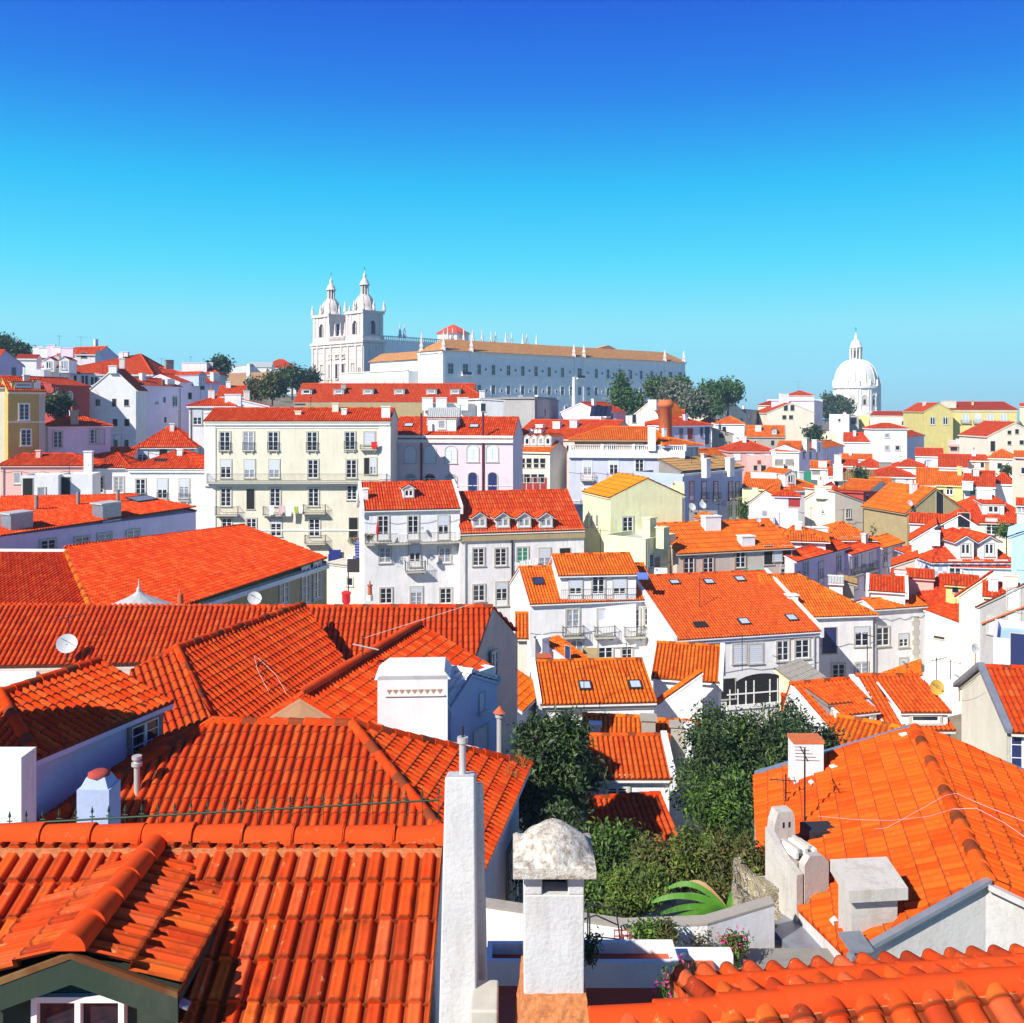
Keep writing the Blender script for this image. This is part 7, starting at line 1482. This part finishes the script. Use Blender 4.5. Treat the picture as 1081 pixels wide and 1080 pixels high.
ft("dark bush on the alley side of the red-brown house",930,559,14,9,125,'leaf_dark',50,n=900,lsz=.45)
ft("leafy plants growing over the planted wall below the huge roof",1062,562,18,8,112,'leaf_green',51,n=1200,lsz=.35,m2='leaf_dark')
ft("tall narrow plant on the lime wall",786,541,7,20,128,'leaf_green',52,n=700,lsz=.4)
ft("green plants on the stone walled roof",908,500,13,7,160,'leaf_dark',53,n=700,lsz=.5)
ft("bushy plants beside the cream houses under the round windows",1062,497,10,6,170,'leaf_dark',54,n=500,lsz=.5)
# alley things
a=MB(); p=W(365,637,96); a.lathe(p,[(.35,0),(.42,.2),(.42,.9),(.5,1.0),(.5,1.1),(.3,1.25)],12,'cloth_red'); tag(a.build('barrel',None,tuple(p)),"bright red barrel at the foot of the alley stairs","barrel")
a=MB(); p=W(390,634,84); a.tube(p,p+V3((0,0,.5)),.28,.28,10,'white'); a.tube(p+V3((0,0,.5)),p+V3((0,0,1.3)),.20,.18,8,'terracotta'); a.tube(p+V3((0,0,1.3)),p+V3((0,0,1.4)),.26,.26,8,'terracotta'); a.tube(p+V3((0,0,1.4)),p+V3((0,0,1.75)),.08,.05,8,'terracotta'); tag(a.build('chimney_pot',None,tuple(p)),"terracotta chimney pot on a white base against the single-dormer building","chimney pot")
a=MB(); p=W(366,603,100); a.obox(p,(1.4,0,0),(0,1.2,0),(0,0,-.12),'iron'); a.obox(p,(1.4,0,0),(0,.05,0),(0,0,1.3),'frame_dark'); a.tube(p+V3((.1,.1,0)),p+V3((.1,.1,-4)),.06,.06,5,'iron')
for i in range(9): a.obox(p+V3((1.4+i*.28,.2,-.3*i-.1)),(.3,0,0),(0,1,0),(0,0,-.08),'iron')
tag(a.build('metal_stair',None,tuple(p)),"black metal stair landing under the blue banner","stairs")
H("white rough alley wall with a stepped top below the cream building", 345,384,597, h=8, dep=3, D=104, D1=102, rf='shl', rh=.2, c='white2', r='stone')
bush("red geraniums at the end of the long railed terrace",W(389,568,90.5),(.55,.3,.45),500,.13,'leaf_green',61,m2='flower')
bush("red flowers on the cream building's lowest side balcony",W(373,571,108),(.6,.3,.5),500,.14,'leaf_green',62,m2='flower')
a=MB(); p=W(398,571,91); a.tube(p,p+V3((0,0,1.9)),.03,.03,6,'iron'); a.lathe(p+V3((0,0,.5)),[(.05,0),(.16,.25),(.12,.9),(.03,1.35)],8,'cloth_red'); tag(a.build('parasol',None,tuple(p)),"closed red parasol on the long railed terrace","parasol")
a=MB(); p=W(425,571,91); a.cbox(p+V3((0,0,.65)),(1,0,0),.9,(0,1,0),.5,.05,'trim'); [a.tube(p+V3((x,y,0)),p+V3((x,y,.65)),.025,.025,5,'trim') for x in (-.4,.4) for y in (-.2,.2)]; tag(a.build('table',None,tuple(p)),"small pale table on the long railed terrace","table")
rx=random.Random(11)
for s in ALL:
    if type(s) is not House or not s.roof or not s.pl: continue
    D_=s.A.y
    P0_,n0_=s.pl[0]
    def onp(u,v): q=s.A+s.U*u+s.V*v; q.z=P0_.z-(n0_.x*(q.x-P0_.x)+n0_.y*(q.y-P0_.y))/n0_.z; return q
    if 48<D_<165 and rx.random()<.5 and s.Wd>3: s.ant(0,0,0,p=onp(s.Wd*rx.uniform(.15,.85),s.dep*.4),k=rx.choice([3,4,5,6]),L=rx.uniform(.8,1.5),zt=rx.uniform(1.6,2.8))
    if 100<D_<300 and s.Wd>3.5 and rx.random()<.45:
        p=onp(s.Wd*rx.uniform(.2,.8),s.dep*rx.uniform(.3,.45)); s.chim(0,0,0,rx.uniform(.5,.9),.5,rx.choice([s.c if s.c!='azulejo' else 'white','white','white2']),rx.choice(['slab','gap','pot']),p=p,zt=p.z+rx.uniform(.7,1.3))
    if D_>95 and not s.haswin and s.Wd>3 and s.z<0:
        nw=int(min(4,max(1,s.Wd//3.2)))
        for i in range(nw): s.win(0,0,rx.choice(['s','d','s','c']),rx.uniform(.65,.9),rx.uniform(.9,1.3),p=s.A+s.U*(s.Wd*(i+.5+rx.uniform(-.12,.12))/nw)+V3((0,0,-1.55)))
for s in ALL:
    if type(s) is not House or not s.haswin or s.Wd<5 or not 55<s.A.y<170: continue
    P_,U_,N_=s.face('F')
    if rx.random()<.6:
        q=P_+U_*(s.Wd*(.04 if rx.random()<.5 else .96))+N_*.1; a=MB(); a.tube(q+V3((0,0,-.1)),q+V3((0,0,-8)),.06,.06,5,rx.choice(['zinc','pipe','stone_dark'])); a.build('drainpipe',s.o)
    if rx.random()<.25 and s is not cream:
        q=P_+U_*(s.Wd*rx.uniform(.2,.8))+V3((0,0,-rx.uniform(2.2,5.5))); a=MB(); a.obox(q+N_*.03,U_*.8,N_*.3,V3((0,0,.55)),'trim'); a.obox(q+N_*.335+U_*.1+V3((0,0,.08)),U_*.4,N_*.01,V3((0,0,.4)),'frame_dark'); a.build('cooling_unit',s.o)
    if rx.random()<.5:   # slack cable along the facade
        z_=-rx.uniform(.6,4); a=MB(); pts=[P_+U_*(s.Wd*t/12)+N_*.05+V3((0,0,z_-.12*math.sin(t*1.9)-.15*math.sin(t*math.pi/12))) for t in range(13)]; a.poly(pts,'iron',.016,3); a.build('facade_cable',s.o)
def wire(label,a_,b_,sag,r=.012):
    a_,b_=V3(a_),V3(b_); m=MB(); pts=[a_.lerp(b_,t/10)-V3((0,0,sag*4*(t/10)*(1-t/10))) for t in range(11)]; m.poly(pts,'iron',r,3); tag(m.build('overhead_wire',None,tuple(a_)),label,'wire')
wire("sagging black wire from the cream building to the single-dormer roof",W(411,500,109),W(384,520,92),.6); wire("black wire strung from the four-dormer roof to the white loggia house",W(600,560,95),W(592,600,79),.8)
wire("long thin black wire crossing before the skylight building's wall",W(760,722,57),W(862,690,72),1.0); wire("black cable sagging between the blue gable flue and the orange-roofed skylight house",W(527,757,30.5),W(578,742,53),.9,.008)
wire("thin wire between the yellow dish and the cream blank gable",W(988,722,49),W(1030,716,42),.5,.009)
# ================= terrain, sky, sun, camera =================
GP=[(x,y,z+1.0) for x,y,z,r in GROUND]
ex=[(-60,260,0),(-90,420,4),(-60,420,-2),(0,340,-4),(60,420,-6),(100,500,-8),(218,600,-8),(120,300,-4),(160,300,-6),(2,18,-13),(1,26,-15),(8,30,-16),(5,22,-14),(-6,16,-13),(8,15,-13),(4,40,-18),(-30,20,-14),(30,20,-16),(0,0,-13),(0,1200,-12),(-700,1200,-10),(700,1200,-20),(-500,300,5),(500,300,-20),(0,-60,-13),(-22,88,-22),(-20,75,-21),(0,75,-21),(-100,230,6)]
GA=np.array(GP+ex)
xs=np.concatenate([np.linspace(-900,-150,14),np.linspace(-140,140,71),np.linspace(150,900,14)]); ys=np.concatenate([np.linspace(-60,0,5),np.linspace(4,300,75),np.linspace(310,1300,24)])
X,Y=np.meshgrid(xs,ys); d2=(X[...,None]-GA[:,0])**2+(Y[...,None]-GA[:,1])**2; w=1/(d2+9)**2; Zt=(w*GA[:,2]).sum(-1)/w.sum(-1)
I=np.arange(X.size).reshape(X.shape); q=np.stack([I[:-1,:-1],I[:-1,1:],I[1:,1:],I[1:,:-1]],-1).reshape(-1,4)
t=NT('ground_earth'); p=t.pos(); c=t.ramp(t.noise(.15,p,8,.65),[(.35,(.14,.12,.09)),(.5,(.24,.20,.15)),(.65,(.10,.11,.05))]); t.col(c); t.bump(t.noise(3,p,6),.5,.1); t.b.inputs['Roughness'].default_value=1; MAT['ground']=t.m
a=MB(); a.addnp(np.stack([X,Y,Zt],-1).reshape(-1,3),q,'ground',None,True); tag(a.build('ground',None,(0,0,-15)),kind='structure')
t=NT('river_water'); t.b.inputs['Base Color'].default_value=(.04,.12,.2,1); t.b.inputs['Roughness'].default_value=.25; MAT['water']=t.m
a=MB(); a.face([(-915,-75,-32),(915,-75,-32),(915,1315,-32),(-915,1315,-32)],'water'); tag(a.build('river',None,(0,0,-32)),kind='structure')

t=bpy.data.materials.new('haze'); t.use_nodes=True; tt=t.node_tree; tt.nodes.remove(tt.nodes['Principled BSDF']); pv=tt.nodes.new('ShaderNodeVolumePrincipled'); pv.inputs['Color'].default_value=(.45,.72,1,1); pv.inputs['Density'].default_value=.00032; pv.inputs['Anisotropy'].default_value=0.0
tt.links.new(pv.outputs[0],tt.nodes['Material Output'].inputs['Volume']); MAT['haze']=t
a=MB(); a.box(-920,920,-80,1320,-34,75,'haze'); tag(a.build('haze',None,(0,600,-34)),kind='stuff')
sc=bpy.context.scene
w=bpy.data.worlds.new("World"); sc.world=w; w.use_nodes=True; nt=w.node_tree; bg=nt.nodes['Background']
sky=nt.nodes.new('ShaderNodeTexSky'); sky.sky_type='NISHITA'; sky.sun_disc=False; sky.sun_elevation=math.asin(SUN.z); sky.sun_rotation=math.atan2(SUN.x,SUN.y); sky.air_density=1.0; sky.dust_density=.3; sky.ozone_density=3.0; sky.altitude=60
tc=nt.nodes.new('ShaderNodeTexCoord'); sp=nt.nodes.new('ShaderNodeSeparateXYZ'); nt.links.new(tc.outputs['Generated'],sp.inputs[0])
rp=nt.nodes.new('ShaderNodeValToRGB'); nt.links.new(sp.outputs[2],rp.inputs[0]); el=rp.color_ramp.elements
STOPS=[(0,(.33,.68,1.1)),(.015,(.31,.64,1.0)),(.05,(.325,.71,.88)),(.085,(.38,.80,.81)),(.148,(.17,.90,.87)),(.224,(.05,.87,.99)),(.313,(.05,.50,1.06)),(.391,(.05,.33,1.11)),(.5,(.20,.36,.9)),(1,(.46,.38,.70))]
while len(el)<len(STOPS): el.new(.5)
for i,(pp,cc_) in enumerate(STOPS): el[i].position=pp; el[i].color=(*cc_,1)
mx=nt.nodes.new('ShaderNodeMix'); mx.data_type='RGBA'; mx.blend_type='MULTIPLY'; mx.inputs[0].default_value=1.0 if not globals().get('RAWSKY') else 0.0
sq=nt.nodes.new('ShaderNodeMath'); sq.operation='MULTIPLY'; nt.links.new(sp.outputs[2],sq.inputs[0]); nt.links.new(sp.outputs[2],sq.inputs[1])
om=nt.nodes.new('ShaderNodeMath'); om.operation='SUBTRACT'; om.inputs[0].default_value=1; nt.links.new(sq.outputs[0],om.inputs[1]); rt=nt.nodes.new('ShaderNodeMath'); rt.operation='SQRT'; nt.links.new(om.outputs[0],rt.inputs[0])
cv=nt.nodes.new('ShaderNodeCombineXYZ'); nt.links.new(rt.outputs[0],cv.inputs[1]); nt.links.new(sp.outputs[2],cv.inputs[2]); nt.links.new(cv.outputs[0],sky.inputs[0])
nt.links.new(sky.outputs[0],mx.inputs[6]); nt.links.new(rp.outputs[0],mx.inputs[7]); nt.links.new(mx.outputs[2],bg.inputs[0]); bg.inputs[1].default_value=.12
sl=bpy.data.lights.new('sun','SUN'); sl.energy=5.0; sl.angle=R(.5); sl.color=(1,.95,.87); so=bpy.data.objects.new('sun',sl); C.objects.link(so); so.rotation_euler=(-SUN).to_track_quat('-Z','Y').to_euler()
cd=bpy.data.cameras.new('camera'); co=bpy.data.objects.new('camera',cd); C.objects.link(co); cd.sensor_fit='HORIZONTAL'; cd.sensor_width=36; cd.lens=36*F/1081; cd.shift_y=-(540-HY)/1081; cd.shift_x=-(CX-540.5)/1081*0
co.location=(0,0,0); co.rotation_euler=(math.pi/2,0,0); cd.clip_end=20000; cd.clip_start=.1; sc.camera=co
sc.view_settings.view_transform='Standard'; sc.view_settings.look='None'; sc.view_settings.exposure=.55; sc.view_settings.gamma=1
